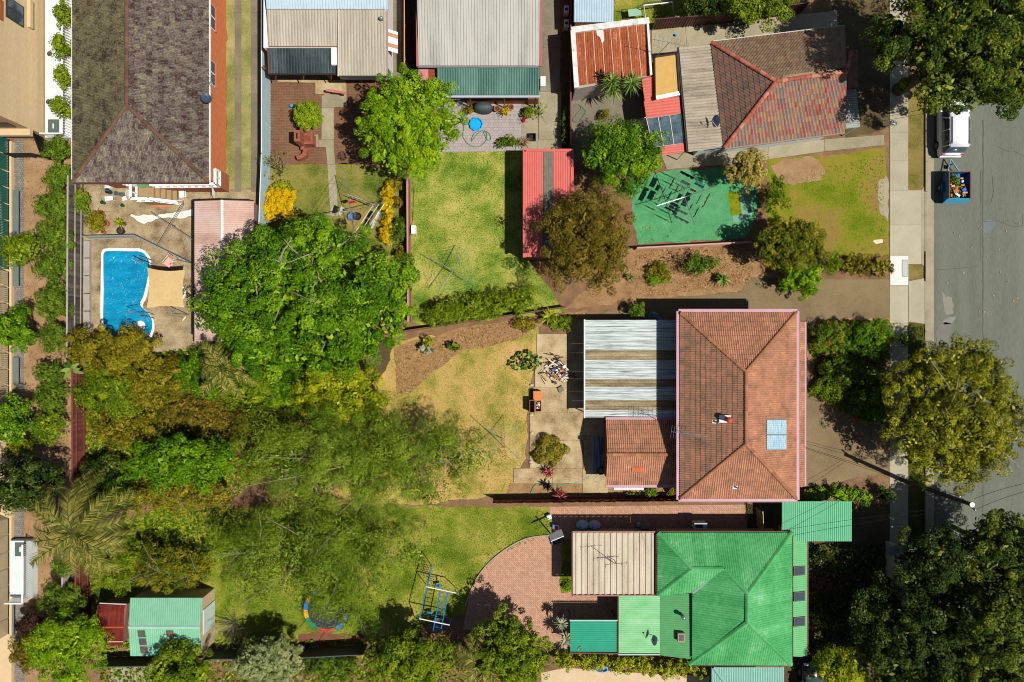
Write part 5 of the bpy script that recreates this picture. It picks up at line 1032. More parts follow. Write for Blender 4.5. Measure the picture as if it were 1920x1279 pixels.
paling_fence('paling_fence', 'thin brick red fence between the golden hedge and green lawn', (769, 340), (771, 605), 1.5, .2, P('brick_red_fence', C(150, 96, 84)), (.3, 1.2), None, P('pink_cap', C(186, 140, 128)))
metal_fence('metal_fence', 'dark red brown metal fence along the long concrete driveway', [(1067, -60), (1067, 284)], 1.6, P('maroon_fence', C(126, 62, 56)), P('maroon_cap', C(150, 86, 80)))
metal_fence('metal_fence', 'dark brown metal fence below the soccer goal lawn', [(1222, 56), (1300, 50), (1370, 43), (1500, 26)], 1.7, DKBR, DKBR, .8, .2)
metal_fence('metal_fence', 'orange topped timber fence between two dark side yards', [(764, -60), (764, 144)], 1.5, TIMB, P('orange_cap', C(206, 150, 116)))
paling_fence('lattice_fence', 'low pinkish timber fence along the south edge of the artificial lawn', (1190, 468), (1402, 457), .9, .12, P('pinkish_boards', C(166, 120, 104), .9), (.2, .7), None, P('pinkish_cap', C(190, 150, 134)), -1)
paling_fence('paling_fence', 'dark brown paling fence behind the tiled rear wing', (925, 935), (1272, 931), 1.55, .17, REDB, (.4, 1.2), None, None, 1)
metal_fence('metal_fence', 'dark slate metal fence behind the bark chip bed', [(400, 1217), (560, 1215), (690, 1208)], 1.7, GRNF, GRNF, .8, .16)
metal_fence('metal_fence', 'dark slate metal fence south of the pale green shed', [(200, 1232), (300, 1230)], 1.6, GRNF, GRNF, .8, .16)
paling_fence('paling_fence', 'timber fence along the north side of the outlined block', (640, 640), (1060, 577), .8, .2, P('brown_boundary', C(126, 92, 66), .9), (.2, .7))
paling_fence('slat_gate', 'narrow cream slatted gate beside the green roofed house', (1416, 950), (1418, 986), 1.6, .09, P('cream_slats', C(180, 166, 120)), (.2, 1.4), gap=.05)
metal_fence('black_railing', 'black picket railing by the terrace steps at the upper left', [(30, 296), (80, 296), (98, 300), (82, 258)], 1.2, BLACKM, BLACKM, .5, .24)
# pool fence
pf = thing('pool_fence', 'low aluminium pool fence bending round the blue pool', 'fence', W(258, 441)); ALF = P('pool_fence_aluminium', C(190, 200, 204), .35, .5); bar = MB().box((0, 0, .6), (.02, .02, 1.16)).mesh('bar', ALF)
for p, q in (((172, 448), (268, 446)), ((268, 446), (362, 492))):
    a, b = W(*p), W(*q); u = Vector((0, 0, 1)); MB().beam(a + u * 1.2, b + u * 1.2, .05, .05).build('top_rail', ALF, pf); MB().beam(a + u * .1, b + u * .1, .04, .04).build('bottom_rail', ALF, pf); n = int((b - a).length / .11)
    for i in range(n + 1): o = link('bar', bar, pf); o.location = a.lerp(b, i / n)
rt = thing('retaining_wall', 'grey timber retaining edge along the west side of the pool', 'wall', W(166, 560))
for k in range(6): a, b = W(161, 452 + k * 33), W(172, 484 + k * 33); MB().box(((a.x + b.x) / 2, (a.y + b.y) / 2, .14), (b.x - a.x, (a.y - b.y) - .04, .28)).build('timber_sleeper', GRYR, rt)
gt = thing('side_gate', 'small white slatted gate beside the pink roofed garage', 'gate', W(408, 362))
for k in range(6): c = W(405 + k * 1.5, 353 + k * 0, 0); a, b = W(404 + k * 1.8, 349, .0), W(404 + k * 1.8, 373, 0); MB().beam(Vector((a.x, a.y, .2 + k * .22)), Vector((a.x, b.y, .2 + k * .22)), .03, .18).build('slat', WHITEP, gt)
wlw = thing('white_wall', 'white L-shaped front wall with a small awning in the shade of the lower right trees', 'wall', W(1660, 1050)); a, b, c_ = W(1660, 1015), W(1660, 1078), W(1628, 1022)
MB().prism([(a.x, a.y), (a.x + .4, a.y), (a.x + .4, b.y), (a.x, b.y)], 0, 1.9).build('wall', WALLC, wlw); sheets(wlw, [Vector((c_.x, a.y + .2, 2.2)), Vector((a.x + .3, a.y + .5, 2.2)), Vector((a.x + .3, a.y - .2, 2.2)), Vector((c_.x + .4, a.y - .4, 2.2))], (0, 1, 0), P('grey_awning', C(150, 150, 140)), .12, .02, .6, name='awning_sheet')
# ---------------------------------------------------------------- trees
tree('round_tree', 'big round bright green tree with dense foliage behind the grey roofed house', 'tree', 770, 240, 103, 112, 6.8, 1.6, L_BRIGHT, 400, .15, seed=31, cl_sig=.2, n=60, lr=(.18, .26), cover=1.5)
tree('spreading_tree', 'huge dark green spreading tree in the middle left of the picture', 'tree', 585, 562, 222, 176, 9.0, 2.0, L_DEEP, 230, .24, BARKG, .32, seed=32, cl_sig=.34, cl_dens=1.5, n=30, lr=(.22, .36), twigs=3, limbs=14, out=.8)
tree('feathery_tree', 'large feathery olive green tree with pale bare branches at the end of the dry lawn', 'tree', 688, 860, 266, 118, 6.5, 1.4, L_WATTLE, 210, .2, BARKG, .16, seed=33, cl_sig=.42, cl_dens=1.1, aspect=.28, n=24, lr=(.32, .48), twigs=6, limbs=9, out=.55)
tree('feathery_tree', 'feathery green tree spreading over the lower lawn above the trampoline', 'tree', 590, 1042, 222, 116, 6.0, 1.6, L_WATTLE, 170, .2, BARKG, .16, seed=34, cl_sig=.46, cl_dens=1.0, aspect=.28, n=22, lr=(.32, .48), twigs=6, limbs=8, out=.55)
tree('feathery_branch_tree', 'thin feathery tree leaning over the round trampoline', 'tree', 640, 1135, 78, 58, 5.0, 2.2, L_WATTLE, 170, .2, BARKG, .1, seed=35, cl_sig=.4, cl_dens=1.1, aspect=.28, twigs=6, limbs=5, out=.6)
tree('yellow_green_tree', 'yellow green leafy tree between the spreading and feathery trees', 'tree', 645, 738, 104, 72, 4.6, 1.0, L_LIME, 230, .2, seed=36, cl_sig=.28, cl_dens=2)
tree('bronze_tree', 'bronze brown tree overhanging the red shed', 'tree', 1098, 452, 102, 112, 6.8, 1.6, L_BROWN, 260, .19, seed=37, cl_sig=.26, cl_dens=2.6, n=24, lr=(.28, .42), aspect=.4)
tree('glossy_tree', 'dark glossy green tree between the red annex and red shed', 'tree', 1166, 296, 84, 78, 5.8, 1.2, L_DEEP, 250, .2, seed=38, cl_sig=.26, cl_dens=2.4, n=18, lr=(.28, .45))
tree('street_tree', 'broad olive street tree with dense small leaves overhanging the road', 'tree', 1776, 774, 142, 158, 6.6, 1.6, L_STREET, 330, .17, BARKG, .25, seed=39, cl_sig=.22, cl_dens=3.6, n=44, lr=(.2, .3), twigs=3, limbs=12, out=.85)
tree('huge_tree', 'huge dark broad tree shading the road at the top right', 'tree', 1795, 96, 180, 164, 11.5, 3.0, L_BIG, 300, .22, BARK, .4, seed=40, cl_sig=.3, cl_dens=2.6, n=44, lr=(.2, .32))
tree('leafy_tree', 'bright leafy tree over the brown fence at the top edge', 'tree', 1418, 14, 84, 46, 4.6, 1.0, L_HEDGE, 250, .2, seed=41, cl_sig=.25, cl_dens=2.6)
tree('dark_tree', 'dark tree at the top edge beside the soccer goal', 'tree', 1310, 8, 50, 32, 3.6, .5, L_DARK, 220, .2, seed=42)
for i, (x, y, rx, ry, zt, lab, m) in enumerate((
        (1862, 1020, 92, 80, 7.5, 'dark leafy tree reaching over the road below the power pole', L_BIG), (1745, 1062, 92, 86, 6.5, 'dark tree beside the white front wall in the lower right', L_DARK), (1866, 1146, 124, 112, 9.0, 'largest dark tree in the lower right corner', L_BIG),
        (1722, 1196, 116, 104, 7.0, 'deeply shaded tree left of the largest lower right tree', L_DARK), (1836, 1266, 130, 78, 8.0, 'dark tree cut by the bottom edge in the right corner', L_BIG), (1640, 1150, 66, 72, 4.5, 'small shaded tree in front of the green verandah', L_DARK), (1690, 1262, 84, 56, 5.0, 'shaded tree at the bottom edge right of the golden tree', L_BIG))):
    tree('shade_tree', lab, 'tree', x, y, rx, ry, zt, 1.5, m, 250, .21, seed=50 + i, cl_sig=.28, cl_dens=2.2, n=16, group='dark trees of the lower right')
tree('golden_tree', 'golden yellow tree by the dark car at the bottom right', 'tree', 1566, 1248, 66, 46, 4.2, .8, L_LIME, 270, .19, seed=60, cl_sig=.22, cl_dens=3)
tree('gold_green_tree', 'tree with golden orange leaf tips at the corner of the front lawn', 'tree', 1478, 458, 78, 54, 4.4, .6, L_MIX, 260, .2, seed=61, cl_sig=.2, cl_dens=3)
shrub('lime_bush', 'rounded bright lime green bush over the fence at the driveway', 1500, 526, 44, 42, 2.8, L_BRIGHT, 330, .17, seed=62)
shrub('boxed_bush', 'clipped dark green bush between the golden tipped tree and hedge', 1556, 494, 20, 26, 1.8, L_HEDGE, 320, .13, seed=63)
tree('cream_conifer', 'cream yellow conifer beside the white wall of the red tiled house', 'tree', 1396, 322, 44, 42, 4.4, .4, L_CREAM, 330, .17, seed=64, cl_sig=.15, cl_dens=6)
shrub('cypress_bush', 'green and yellow conifer bush below the cream conifer', 1450, 370, 26, 40, 3.0, L_HEDGE, 330, .15, seed=65)
# the overgrown back corner
for i, (x, y, rx, ry, zt, m, lab, d) in enumerate((
        (215, 655, 100.04, 46.36, 3.0, L_OLIVE, 'yellowish shrub overhanging the south end of the blue pool', 230), (215, 735, 75.64, 58.56, 2.6, L_HEDGE, 'green overgrown shrub by the red brown back fence', 190), (300, 715, 85.4, 53.68, 2.4, L_OLIVE, 'olive overgrown shrub south of the yellowish pool shrub', 180),
        (240, 800, 87.84, 41.48, 2.0, L_OLIVE, 'low olive shrub with dry leaves beside the back fence', 150), (365, 770, 75.64, 58.56, 2.2, L_BROWN, 'low bronze shrub in the overgrown back corner', 150), (390, 700, 68.32, 58.56, 2.6, L_DEEP, 'green shrub beneath the small palm of the back corner', 190), (478, 735, 75.64, 56.12, 2.4, L_HEDGE, 'green shrub right of the small palm in the back corner', 190), (548, 730, 58.56, 48.8, 2.4, L_DEEP, 'leafy shrub under the south edge of the spreading tree', 190), (455, 812, 68.32, 46.36, 2.0, L_BROWN, 'bronze shrub beside the tip of the feathery tree', 150), (190, 890, 48.8, 51.24, 2.6, L_DARK, 'added dark leaved shrub standing in for deep shade beside the palm', 200), (250, 905, 56.12, 41.48, 2.8, L_DEEP, 'shaded green shrub left of the pale twigged tree', 200))):  # the dark leaved shrub by the palm is added to imitate deep shade
    tree('overgrown_shrub', lab, 'shrub', x, y, rx, ry, zt, .2, m, d, .2, r0=.05, seed=70 + i, cl_sig=.26, cl_dens=2.2, group='overgrown shrubs of the back corner')
tree('dark_green_tree', 'dark green tree in the deep shade of the back corner', 'tree', 350, 862, 116, 58, 5.2, .8, L_DEEP, 190, .22, seed=80, cl_sig=.3, cl_dens=1.8)
tree('branchy_tree', 'yellow green tree with pale twigs at the bottom left of the outlined block', 'tree', 335, 918, 112, 44, 3.8, .8, L_OLIVE, 190, .18, BARKG, .1, seed=81, cl_sig=.25, cl_dens=2.2, twigs=6, limbs=10, out=.9)
tree('orange_flower_tree', 'green shrub with orange blossoms and pale twigs north of the pale green shed', 'shrub', 318, 1062, 96, 54, 3.2, .4, L_MIX, 200, .18, BARKG, .08, seed=82, cl_sig=.22, cl_dens=2.6, twigs=5, limbs=9, out=.9)
tree('green_tree', 'dark green shrub left of the orange blossomed shrub', 'shrub', 232, 1052, 66, 58, 2.8, .3, L_HEDGE, 210, .19, seed=83)
# row along the apartment strip
row = [(126, 34, 18, 26, 2.6, L_HEDGE, 'uppermost laurel beside the white terrace'), (124, 92, 18, 26, 2.6, L_HEDGE, 'second laurel from the top beside the white terrace'), (125, 150, 18, 24, 2.6, L_HEDGE, 'third laurel from the top beside the white terrace'), (124, 206, 18, 26, 2.6, L_HEDGE, 'fourth laurel beside the white terrace above the hatch'),
       (112, 286, 30.72, 30, 2.2, L_LAUREL, 'laurel below the terrace corner'), (114, 334, 30.72, 30, 2.2, L_LAUREL, 'laurel behind the southwest corner of the dark tiled roof'), (104, 384, 40.96, 35, 2.4, L_LAUREL, 'wide laurel beside the flowering bush'), (108, 442, 40.96, 37.5, 2.4, L_LAUREL, 'laurel between the round shrub and paling fence'), (106, 500, 38.4, 37.5, 2.3, L_LAUREL, 'laurel west of the pool corner'), (102, 566, 38.4, 42.5, 2.4, L_LAUREL, 'laurel west of the middle of the pool'), (106, 634, 35.84, 35, 2.2, L_LAUREL, 'laurel near the south end of the pool'), (98, 700, 30.72, 27.5, 2.2, L_LAUREL, 'laurel beside the banana leaves'), (100, 745, 33.28, 35, 2.4, L_LAUREL, 'laurel outside the red brown back fence'), (98, 800, 35.84, 37.5, 2.4, L_HEDGE, 'laurel opposite the south end of the back fence')]
for i, (x, y, rx, ry, zt, m, lab) in enumerate(row): tree('laurel_tree', lab, 'tree', x, y, rx, ry, zt, .3, m, 250, .18, r0=.05, seed=90 + i, cl_sig=.17, cl_dens=4, group='laurels along the apartment strip')
for i, (x, y, rx, ry, zt, m, lab) in enumerate(((50, 470, 37, 36, 3.6, L_HEDGE, 'rounded green tree beside the green balcony screens'), (34, 618, 42, 50, 4.0, L_DEEP, 'green tree hanging over the cream screens at the left edge'), (28, 788, 46, 52, 4.4, L_DEEP, 'dense green tree at the left edge level with the back fence'), (40, 838, 32, 22, 2.4, L_MIX, 'orange and green shrub below the dense left edge tree'), (60, 905, 76, 62, 7.0, L_DARK, 'dark tree at the left edge north of the palm'), (62, 1215, 38, 46, 3.2, L_BROWN, 'bronze shrub by the cobbles in the lower left corner'), (62, 1165, 32, 24, 2.4, L_PURPLE, 'dark purple shrub beside the slatted bench'), (118, 1120, 42, 36, 2.6, L_LAUREL, 'laurel beside the lower left white terrace'), (120, 1060, 24, 22, 2.0, L_LAUREL, 'small laurel by the short grey fence'))):
    tree('edge_tree', lab, 'tree', x, y, rx, ry, zt, .4, m, 250, .19, seed=110 + i, cl_sig=.22, cl_dens=3, group='trees at the left edge')
tree('bright_conifer', 'bright green feathery conifer in the lower left corner', 'tree', 136, 1210, 84, 88, 5.2, .5, L_BRIGHT, 260, .2, seed=120, cl_sig=.24, cl_dens=2.6, aspect=.35)
tree('leafy_bottom_tree', 'dark leafy tree covering the corner of the pale green shed', 'tree', 345, 1248, 72, 54, 5.0, .8, L_HEDGE, 250, .2, seed=121, cl_sig=.22, cl_dens=3)
tree('pale_tree', 'pale silvery green tree at the bottom edge beside the bark bed', 'tree', 505, 1236, 70, 58, 4.4, .6, L_PALE, 330, .17, seed=122, cl_sig=.16, cl_dens=5)
tree('bottom_tree', 'yellow green tree at the bottom edge below the climbing frame', 'tree', 766, 1230, 96, 58, 5.0, .6, L_HEDGE, 250, .2, seed=123, cl_sig=.24, cl_dens=2.6)
tree('glossy_round_tree', 'round glossy green tree below the curved brick patio', 'tree', 955, 1212, 84, 76, 5.4, .8, L_HEDGE, 260, .2, seed=124, cl_sig=.22, cl_dens=3, n=20, lr=(.28, .42))
shrub('low_green_bush', 'low mixed green bush at the bottom edge under the slate fence', 622, 1252, 62, 30, 1.4, L_LAUREL, 230, .17, seed=125)
# hedges and garden shrubs
def hedge(name, label, pts, w, h, mat, dens=420, leaf=.12, cl=.11, group=None, seed=1):
    rg = np.random.default_rng(seed); ws = [W(*p, h * .5) for p in pts]; lb = []
    for a, b in zip(ws[:-1], ws[1:]):
        n = max(2, int((b - a).length / (w * .45)))
        for i in range(n): c = a.lerp(b, (i + .5) / n); lb += [(c.x + rg.normal() * .06, c.y + rg.normal() * .06, h * .5, w * .5, w * .5, h * .5)]
    root = thing(name, label, 'hedge', (ws[0].x, ws[0].y, 0), group); L = sum((b - a).length for a, b in zip(ws[:-1], ws[1:])); V, rn = crown_quads(lb, int(L * w * dens * 2.2), leaf * .85, rg, cl_sig=cl, cl_dens=9); quads_obj('foliage', V, mat, rn, root)
    for l in lb[::3]: MB().tube([(l[0], l[1], 0), (l[0], l[1], h * .6)], [.03, .02], 5).build('stem', BARK, root)
    return root
hedge('hedge', 'golden yellow hedge running beside the thin brick red fence', [(722, 345), (730, 380), (727, 420), (724, 455)], 1.0, 1.2, L_YELLOW, seed=3)
hedge('clipped_hedge', 'bronze green hedge at the front corner by the white utility slab', [(1580, 498), (1620, 499), (1668, 500)], 1.5, 1.3, L_OLIVE, seed=4)
hedge('boundary_hedge', 'dark green bushy hedge along the bottom of the green back lawn', [(805, 586), (860, 580), (920, 573), (1000, 562)], 2.0, 1.8, L_HEDGE, 300, .16, .18, seed=5)
hedge('long_hedge', 'long yellow green hedge below the teal roof', [(1042, 1240), (1110, 1238), (1190, 1246), (1260, 1252), (1320, 1252)], 1.35, 1.8, L_LIME, 380, .14, seed=6)
hedge('driveway_hedge', 'bright green low hedge at the south end of the brown driveway', [(1512, 930), (1560, 925), (1590, 925), (1630, 930)], 1.2, 1.2, L_BRIGHT, 320, .15, .14, seed=7)
yb_ = thing('golden_bush', 'square clipped golden yellow bush under the edge of the spreading tree', 'bush', W(524, 383)); rg_ = np.random.default_rng(8); lb_ = [(*W(502 + i * 10.5, 362 + j * 10.5, .9)[:2], .7, .34, .34, .5) for i in range(5) for j in range(5)]
V, rn = crown_quads(lb_, 15000, .1, rg_, cl_sig=.12, cl_dens=14); quads_obj('foliage', V, L_YELLOW, rn, yb_); MB().tube([W(524, 383), W(524, 383) + Vector((0, 0, .7))], [.06, .04], 6).build('trunk', BARK, yb_)
tp_ = thing('topiary_bush', 'round clipped bright green ball bush on the brown paving', 'bush', W(577, 216)); c = W(577, 216, 1.4); V, rn = crown_quads([(c.x, c.y, 1.2, .98, .98, .95)], 18000, .075, np.random.default_rng(9), cl_sig=.1, cl_dens=60, inner=.1); quads_obj('foliage', V, leaf_mat('leaf_topiary', [(96, 130, 8), (136, 166, 14), (172, 194, 30), (200, 212, 60)]), rn, tp_); MB().tube([(c.x, c.y, 0), (c.x, c.y, 1.0)], [.07, .05], 7).build('trunk', BARK, tp_)
sh = [('dome_shrub', 'dark dome shaped shrub beside the thin brick red fence', 750, 432, 18, 25, 1.5, L_LAUREL), ('brown_shrub', 'reddish brown shrub between golden hedge and fence', 750, 380, 15, 14, .9, L_BROWN), ('small_shrub', 'small green shrub under the round tree beside golden hedge', 744, 345, 18, 14, 1.0, L_OLIVE), ('low_shrub', 'low bush at the south end of the thin brick red fence', 755, 478, 14, 20, 1.2, L_OLIVE),
      ('bush', 'green bush over the north boundary near the carport', 1192, 582, 22, 18, 1.6, L_LAUREL), ('bush', 'bronze green bush below the artificial lawn, left one', 1235, 508, 26, 22, 1.0, L_OLIVE), ('bush', 'grey green bush below the artificial lawn, right one', 1312, 495, 38, 22, 1.3, L_LAUREL), ('bush', 'leafy green plant beside the left bush below the artificial lawn', 1232, 525, 22, 12, .7, L_BRIGHT),
      ('bush', 'leafy bush at the top of the dry lawn fence', 1050, 606, 30, 15, 1.0, L_HEDGE), ('bush', 'olive bush beside the spiky yellow plant at the lawn fence', 985, 606, 24, 14, .8, L_OLIVE), ('red_flower_bush', 'bush with red flowers in the front garden', 1556, 636, 46, 40, 2.0, L_FLOWER), ('bush', 'blue green rounded bush in the front garden', 1572, 692, 40, 36, 2.0, L_LAUREL),
      ('bush', 'bright bush at the drive edge of the front garden', 1550, 730, 38, 30, 1.5, L_HEDGE), ('bush', 'dark leafy bush in the upper right of the front garden', 1628, 634, 52, 44, 2.8, L_DEEP), ('bush', 'dull green rounded bush in the front garden shade', 1626, 702, 40, 34, 1.8, L_LAUREL), ('bush', 'dark green bush beside the footpath in the lower front garden', 1632, 756, 46, 44, 2.2, L_DEEP), ('pink_bush', 'small pink leaved plant beside the red flowering bush', 1566, 618, 14, 16, 1.0, L_RED),
      ('bush', 'red flowered bush beside the white bench', 1222, 921, 16, 13, .9, L_FLOWER), ('bush', 'small yellow flowered bush under the rear wing wall', 1183, 927, 14, 6, .5, L_OLIVE), ('bush', 'small bush at the end of the rear wing wall', 1262, 921, 14, 9, .6, L_OLIVE), ('flower_bush', 'tall bush covered with red flowers at the grey paling fence', 155, 380, 19, 26, 1.4, L_FLOWER), ('bush', 'flowering ground bush beside the terracotta pot', 178, 415, 20, 24, .9, L_OLIVE),
      ('bush', 'small leafy bush by the back yard clutter of the green lawn corner', 880, 206, 10, 10, .7, L_OLIVE), ('bush', 'left green bush on the edge of the grey paving', 940, 266, 10, 12, .6, L_LAUREL), ('bush', 'right green bush on the edge of the grey paving', 958, 264, 13, 12, .8, L_HEDGE), ('bush', 'green bush beside the red flower pot', 990, 210, 14, 13, .9, L_HEDGE), ('bush', 'small green bush left of the glossy tree', 1132, 216, 12, 10, .7, L_OLIVE), ('vine', 'thin climbing plants along the dark driveway bed', 1060, 240, 8, 38, 1.0, L_LAUREL),
      ('bush', 'leafy corner bush of the square golden bush', 530, 350, 24, 10, .9, L_LIME), ('bush', 'small grass clump beside the rear lawn', 1062, 1100, 11, 9, .5, L_BRIGHT), ('bush', 'yellow bush under the huge spreading tree edge', 800, 640, 12, 10, 1.0, L_LIME), ('bush', 'shaded bush between the green carport and verandah', 1540, 1040, 24, 16, 1.0, L_DARK), ('bush', 'shaded bush below the red path', 1560, 1150, 46, 30, 1.2, L_DARK), ('bush', 'dark bush by the front footpath below the driveway hedge', 1655, 925, 22, 16, 1.4, L_DARK), ('bush', 'small shrub beside the footpath in front of the garden', 1690, 635, 14, 16, 1.2, L_LAUREL)]
for i, (n_, lab, x, y, rx, ry, zt, m) in enumerate(sh): shrub(n_, lab, x, y, rx, ry, zt, m, 300, .15, seed=200 + i, zb=.05)
shrub('bromeliad_clump', 'round clump of golden bromeliads on the back patio', 1030, 846, 34, 31, .9, L_BROMEL, 420, .36, aspect=.16, seed=240, cl_sig=.2, n=14)
# spiky plants
rosette('bromeliad', 'red bromeliad beside the round golden clump', 1028, 886, 18, .5, L_RED, 44, .06); rosette('bromeliad', 'bright red bromeliad against the dark paling fence', 1051, 931, 17, .6, L_RED, 40, .07); rosette('dark_agave', 'blackish spiky agave by the garden hose', 1026, 911, 15, .5, L_BLACK, 40, .06)
rosette('yucca', 'cluster of three tall green yuccas beside the rusty garage', 1165, 172, 30, 3, L_YUCCA, 64, .09, 'yucca', [(1147, 153, 3.2, 24), (1184, 155, 3.4, 27), (1150, 168, 2.6, 28)], elev=(-.3, 1.2)); rosette('cordyline', 'dark purple cordyline beside the yuccas', 1126, 143, 17, 2.6, L_PURPLE, 40, .07, 'yucca')
rosette('grey_yucca', 'upper pale grey yucca beside the teal roof', 1053, 1169, 18, 1.8, L_GREYY, 52, .07, 'yucca', elev=(-.2, 1.2)); rosette('grey_yucca', 'lower pale grey yucca beside the teal roof', 1061, 1200, 21, 1.9, L_GREYY, 56, .07, 'yucca', elev=(-.2, 1.2))
rosette('spiky_plant', 'yellow striped spiky plant at the top of the dry lawn', 1030, 594, 24, .7, L_LIME, 46, .09); rosette('spiky_plant', 'green spiky plant at the edge of the litter bed near the driveway', 1355, 524, 20, .6, L_YUCCA, 34, .1); rosette('spiky_plant', 'small yellow green spiky plant under the bronze tree', 1182, 520, 12, .5, L_YUCCA, 28, .07); rosette('potted_spiky_plant', 'yellow green spiky plant in the rear concrete yard', 225, 418, 14, .7, L_LIME, 36, .06); rosette('grass_clump', 'dry brown grass clump at the corner of the grey paving', 983, 266, 17, .9, L_DRY, 70, .02, droop=.5)
rosette('banana_plant', 'banana plant with long pale leaves at the back fence corner', 132, 692, 28, 1.6, L_YUCCA, 9, .3, elev=(.1, .8), droop=.5)
palm('palm_tree', 'large feather palm with drooping fronds in the lower left', 140, 1000, 5.2, 4.3, 24, L_PALM, arch=.75, rise=.5, seed=3, leaf=.85); palm('palm_tree', 'small palm rising through the shrubs of the overgrown corner', 418, 690, 4.6, 2.6, 11, L_PALM, seed=4, leaf=.6); palm('palm_tree', 'feathery palm at the bottom edge beside the round glossy tree', 905, 1246, 4.0, 2.8, 15, L_PALM, seed=5, leaf=.6)
bare_bush('bare_shrub', 'leafless shrub at the corner of the brown paving', 524, 318, 26, 1.6, BARKG, 34, leafmat=L_OLIVE, nleaf=260); bare_bush('dead_shrub', 'bare dark branched shrub beside the pale green shed', 432, 1176, 36, 2.2, BARKG, 36); bare_bush('dry_bush', 'dry brown bush in the litter bed below the artificial lawn', 1275, 492, 20, .8, BARK, 30, leafmat=L_DRY, nleaf=200); bare_bush('twiggy_plant', 'twiggy plant reaching over the driveway by the grey paving', 1010, 210, 14, 1.0, BARK, 16, leafmat=L_BRIGHT, nleaf=120); bare_bush('white_twig_plant', 'pale bare twigs by the patio wall beside the barbecue', 866, 192, 9, .8, GREYM, 16)
# cactus clumps: flat pads
def cactus(name, label, cx, cy, r, n, mat, seed):
    rg = np.random.default_rng(seed); b = W(cx, cy); root = thing(name, label, 'cactus', b); R = r / 25
    for i in range(n):
        a = rg.uniform(0, 2 * PI); q = R * math.sqrt(rg.random()); c = Vector((b.x + math.cos(a) * q * 1.2, b.y + math.sin(a) * q * .7, rg.uniform(.12, .9))); rot = Matrix.Rotation(rg.uniform(0, 6.28), 3, 'Z') @ Matrix.Rotation(rg.uniform(.3, 1.4), 3, 'X'); mb = MB(); vs = []; mb.cur = rg.random()
        for zz_ in (-.02, .02):
            for j in range(10): t = 2 * PI * j / 10; vs.append(c + rot @ Vector((math.cos(t) * .1, math.sin(t) * .19, zz_)))
        mb.add(vs, [tuple(range(10))[::-1], tuple(range(10, 20))] + [(j, (j + 1) % 10, 10 + (j + 1) % 10, 10 + j) for j in range(10)]).build('pad', mat, root)
cactus('prickly_pear', 'sprawling prickly pear beside the junk pile', 986, 678, 26, 60, L_YUCCA, 1); cactus('prickly_pear', 'dark upright prickly pear at the fence of the dry lawn', 852, 650, 11, 22, L_LAUREL, 2); cactus('prickly_pear', 'pale prickly pear at the edge of the spreading tree', 800, 655, 12, 26, L_GREYY, 3)
# ---------------------------------------------------------------- pool and yard things
def cv(pts, n=6, closed=True):   # smooth a pixel outline (Catmull-Rom)
    out = []; k = len(pts)
    for i in range(k if closed else k - 1):
        p0, p1, p2, p3 = [np.array(pts[(i + j) % k] if closed else pts[min(max(i + j, 0), k - 1)], float) for j in (-1, 0, 1, 2)]
        for s in range(n):
            t = s / n; out.append(tuple(.5 * (2 * p1 + (p2 - p0) * t + (2 * p0 - 5 * p1 + 4 * p2 - p3) * t * t + (3 * p1 - p0 - 3 * p2 + p3) * t ** 3)))
    if not closed: out.append(tuple(pts[-1]))
    return out
pool = thing('swimming_pool', 'blue covered swimming pool with white coping in the concrete yard', 'pool', W(235, 560))
po = [(191, 490), (193, 470), (205, 466), (245, 466), (266, 467), (278, 476), (284, 490), (282, 520), (276, 555), (268, 575), (280, 588), (289, 602), (289, 622), (278, 640), (255, 646), (215, 644), (196, 636), (190, 600), (190, 540)]
out_ = [W(*p) for p in cv(po, 4)]; c0_ = sum(out_, Vector()) / len(out_); inn = [p + (c0_ - p).normalized() * .22 for p in out_]; n = len(out_)
MB().add([(p.x, p.y, .09) for p in out_] + [(p.x, p.y, .1) for p in inn] + [(p.x, p.y, 0) for p in out_] + [(p.x, p.y, .03) for p in inn], [(i, (i + 1) % n, n + (i + 1) % n, n + i) for i in range(n)] + [(2 * n + i, 2 * n + (i + 1) % n, (i + 1) % n, i) for i in range(n)] + [(n + i, n + (i + 1) % n, 3 * n + (i + 1) % n, 3 * n + i) for i in range(n)]).build('coping', WHITEP, pool)
def watermat():
    m = M('pool_cover', [C(0, 120, 164), C(6, 146, 190), C(30, 166, 208)], scale=1.1, grain=.2, rough=.22, spec=.5); t = m.node_tree; b = [x for x in t.nodes if x.type == 'BSDF_PRINCIPLED'][0]
    w = t.nodes.new('ShaderNodeTexNoise'); w.inputs['Scale'].default_value = 2.2; w.inputs['Detail'].default_value = 5; w.inputs['Distortion'].default_value = 1.5; vm = [x for x in t.nodes if x.type == 'VECT_MATH'][0]; vm.inputs[1].default_value = (.6, 1.4, 1); t.links.new(vm.outputs[0], w.inputs['Vector'])
    bp = t.nodes.new('ShaderNodeBump'); bp.inputs['Strength'].default_value = .8; bp.inputs['Distance'].default_value = .2; t.links.new(w.outputs['Fac'], bp.inputs['Height']); t.links.new(bp.outputs[0], b.inputs['Normal']); return m
wc = MB().sheet([(p.x, p.y, .05) for p in inn]).build('pool_cover', watermat(), pool)
if wc.data.polygons[0].normal.z < 0: wc.data.flip_normals()
c = W(264, 610); MB().lathe((c.x, c.y, .05), [(.36, 0), (.38, .05), (.3, .1), (.05, .12)], 18).build('skimmer_lid', WHITEP, pool, True)
for x, y, a in ((273, 486, -.5), (275, 591, -.2)):
    for k in (-1, 1): c = W(x, y + k * 3.4); MB().tube([(c.x - .2, c.y, .06), (c.x - .12, c.y, .62), (c.x + .5, c.y + a * .4, .66), (c.x + .62, c.y + a * .5, .03)], .025, 6).build('hand_rail', STEEL, pool)
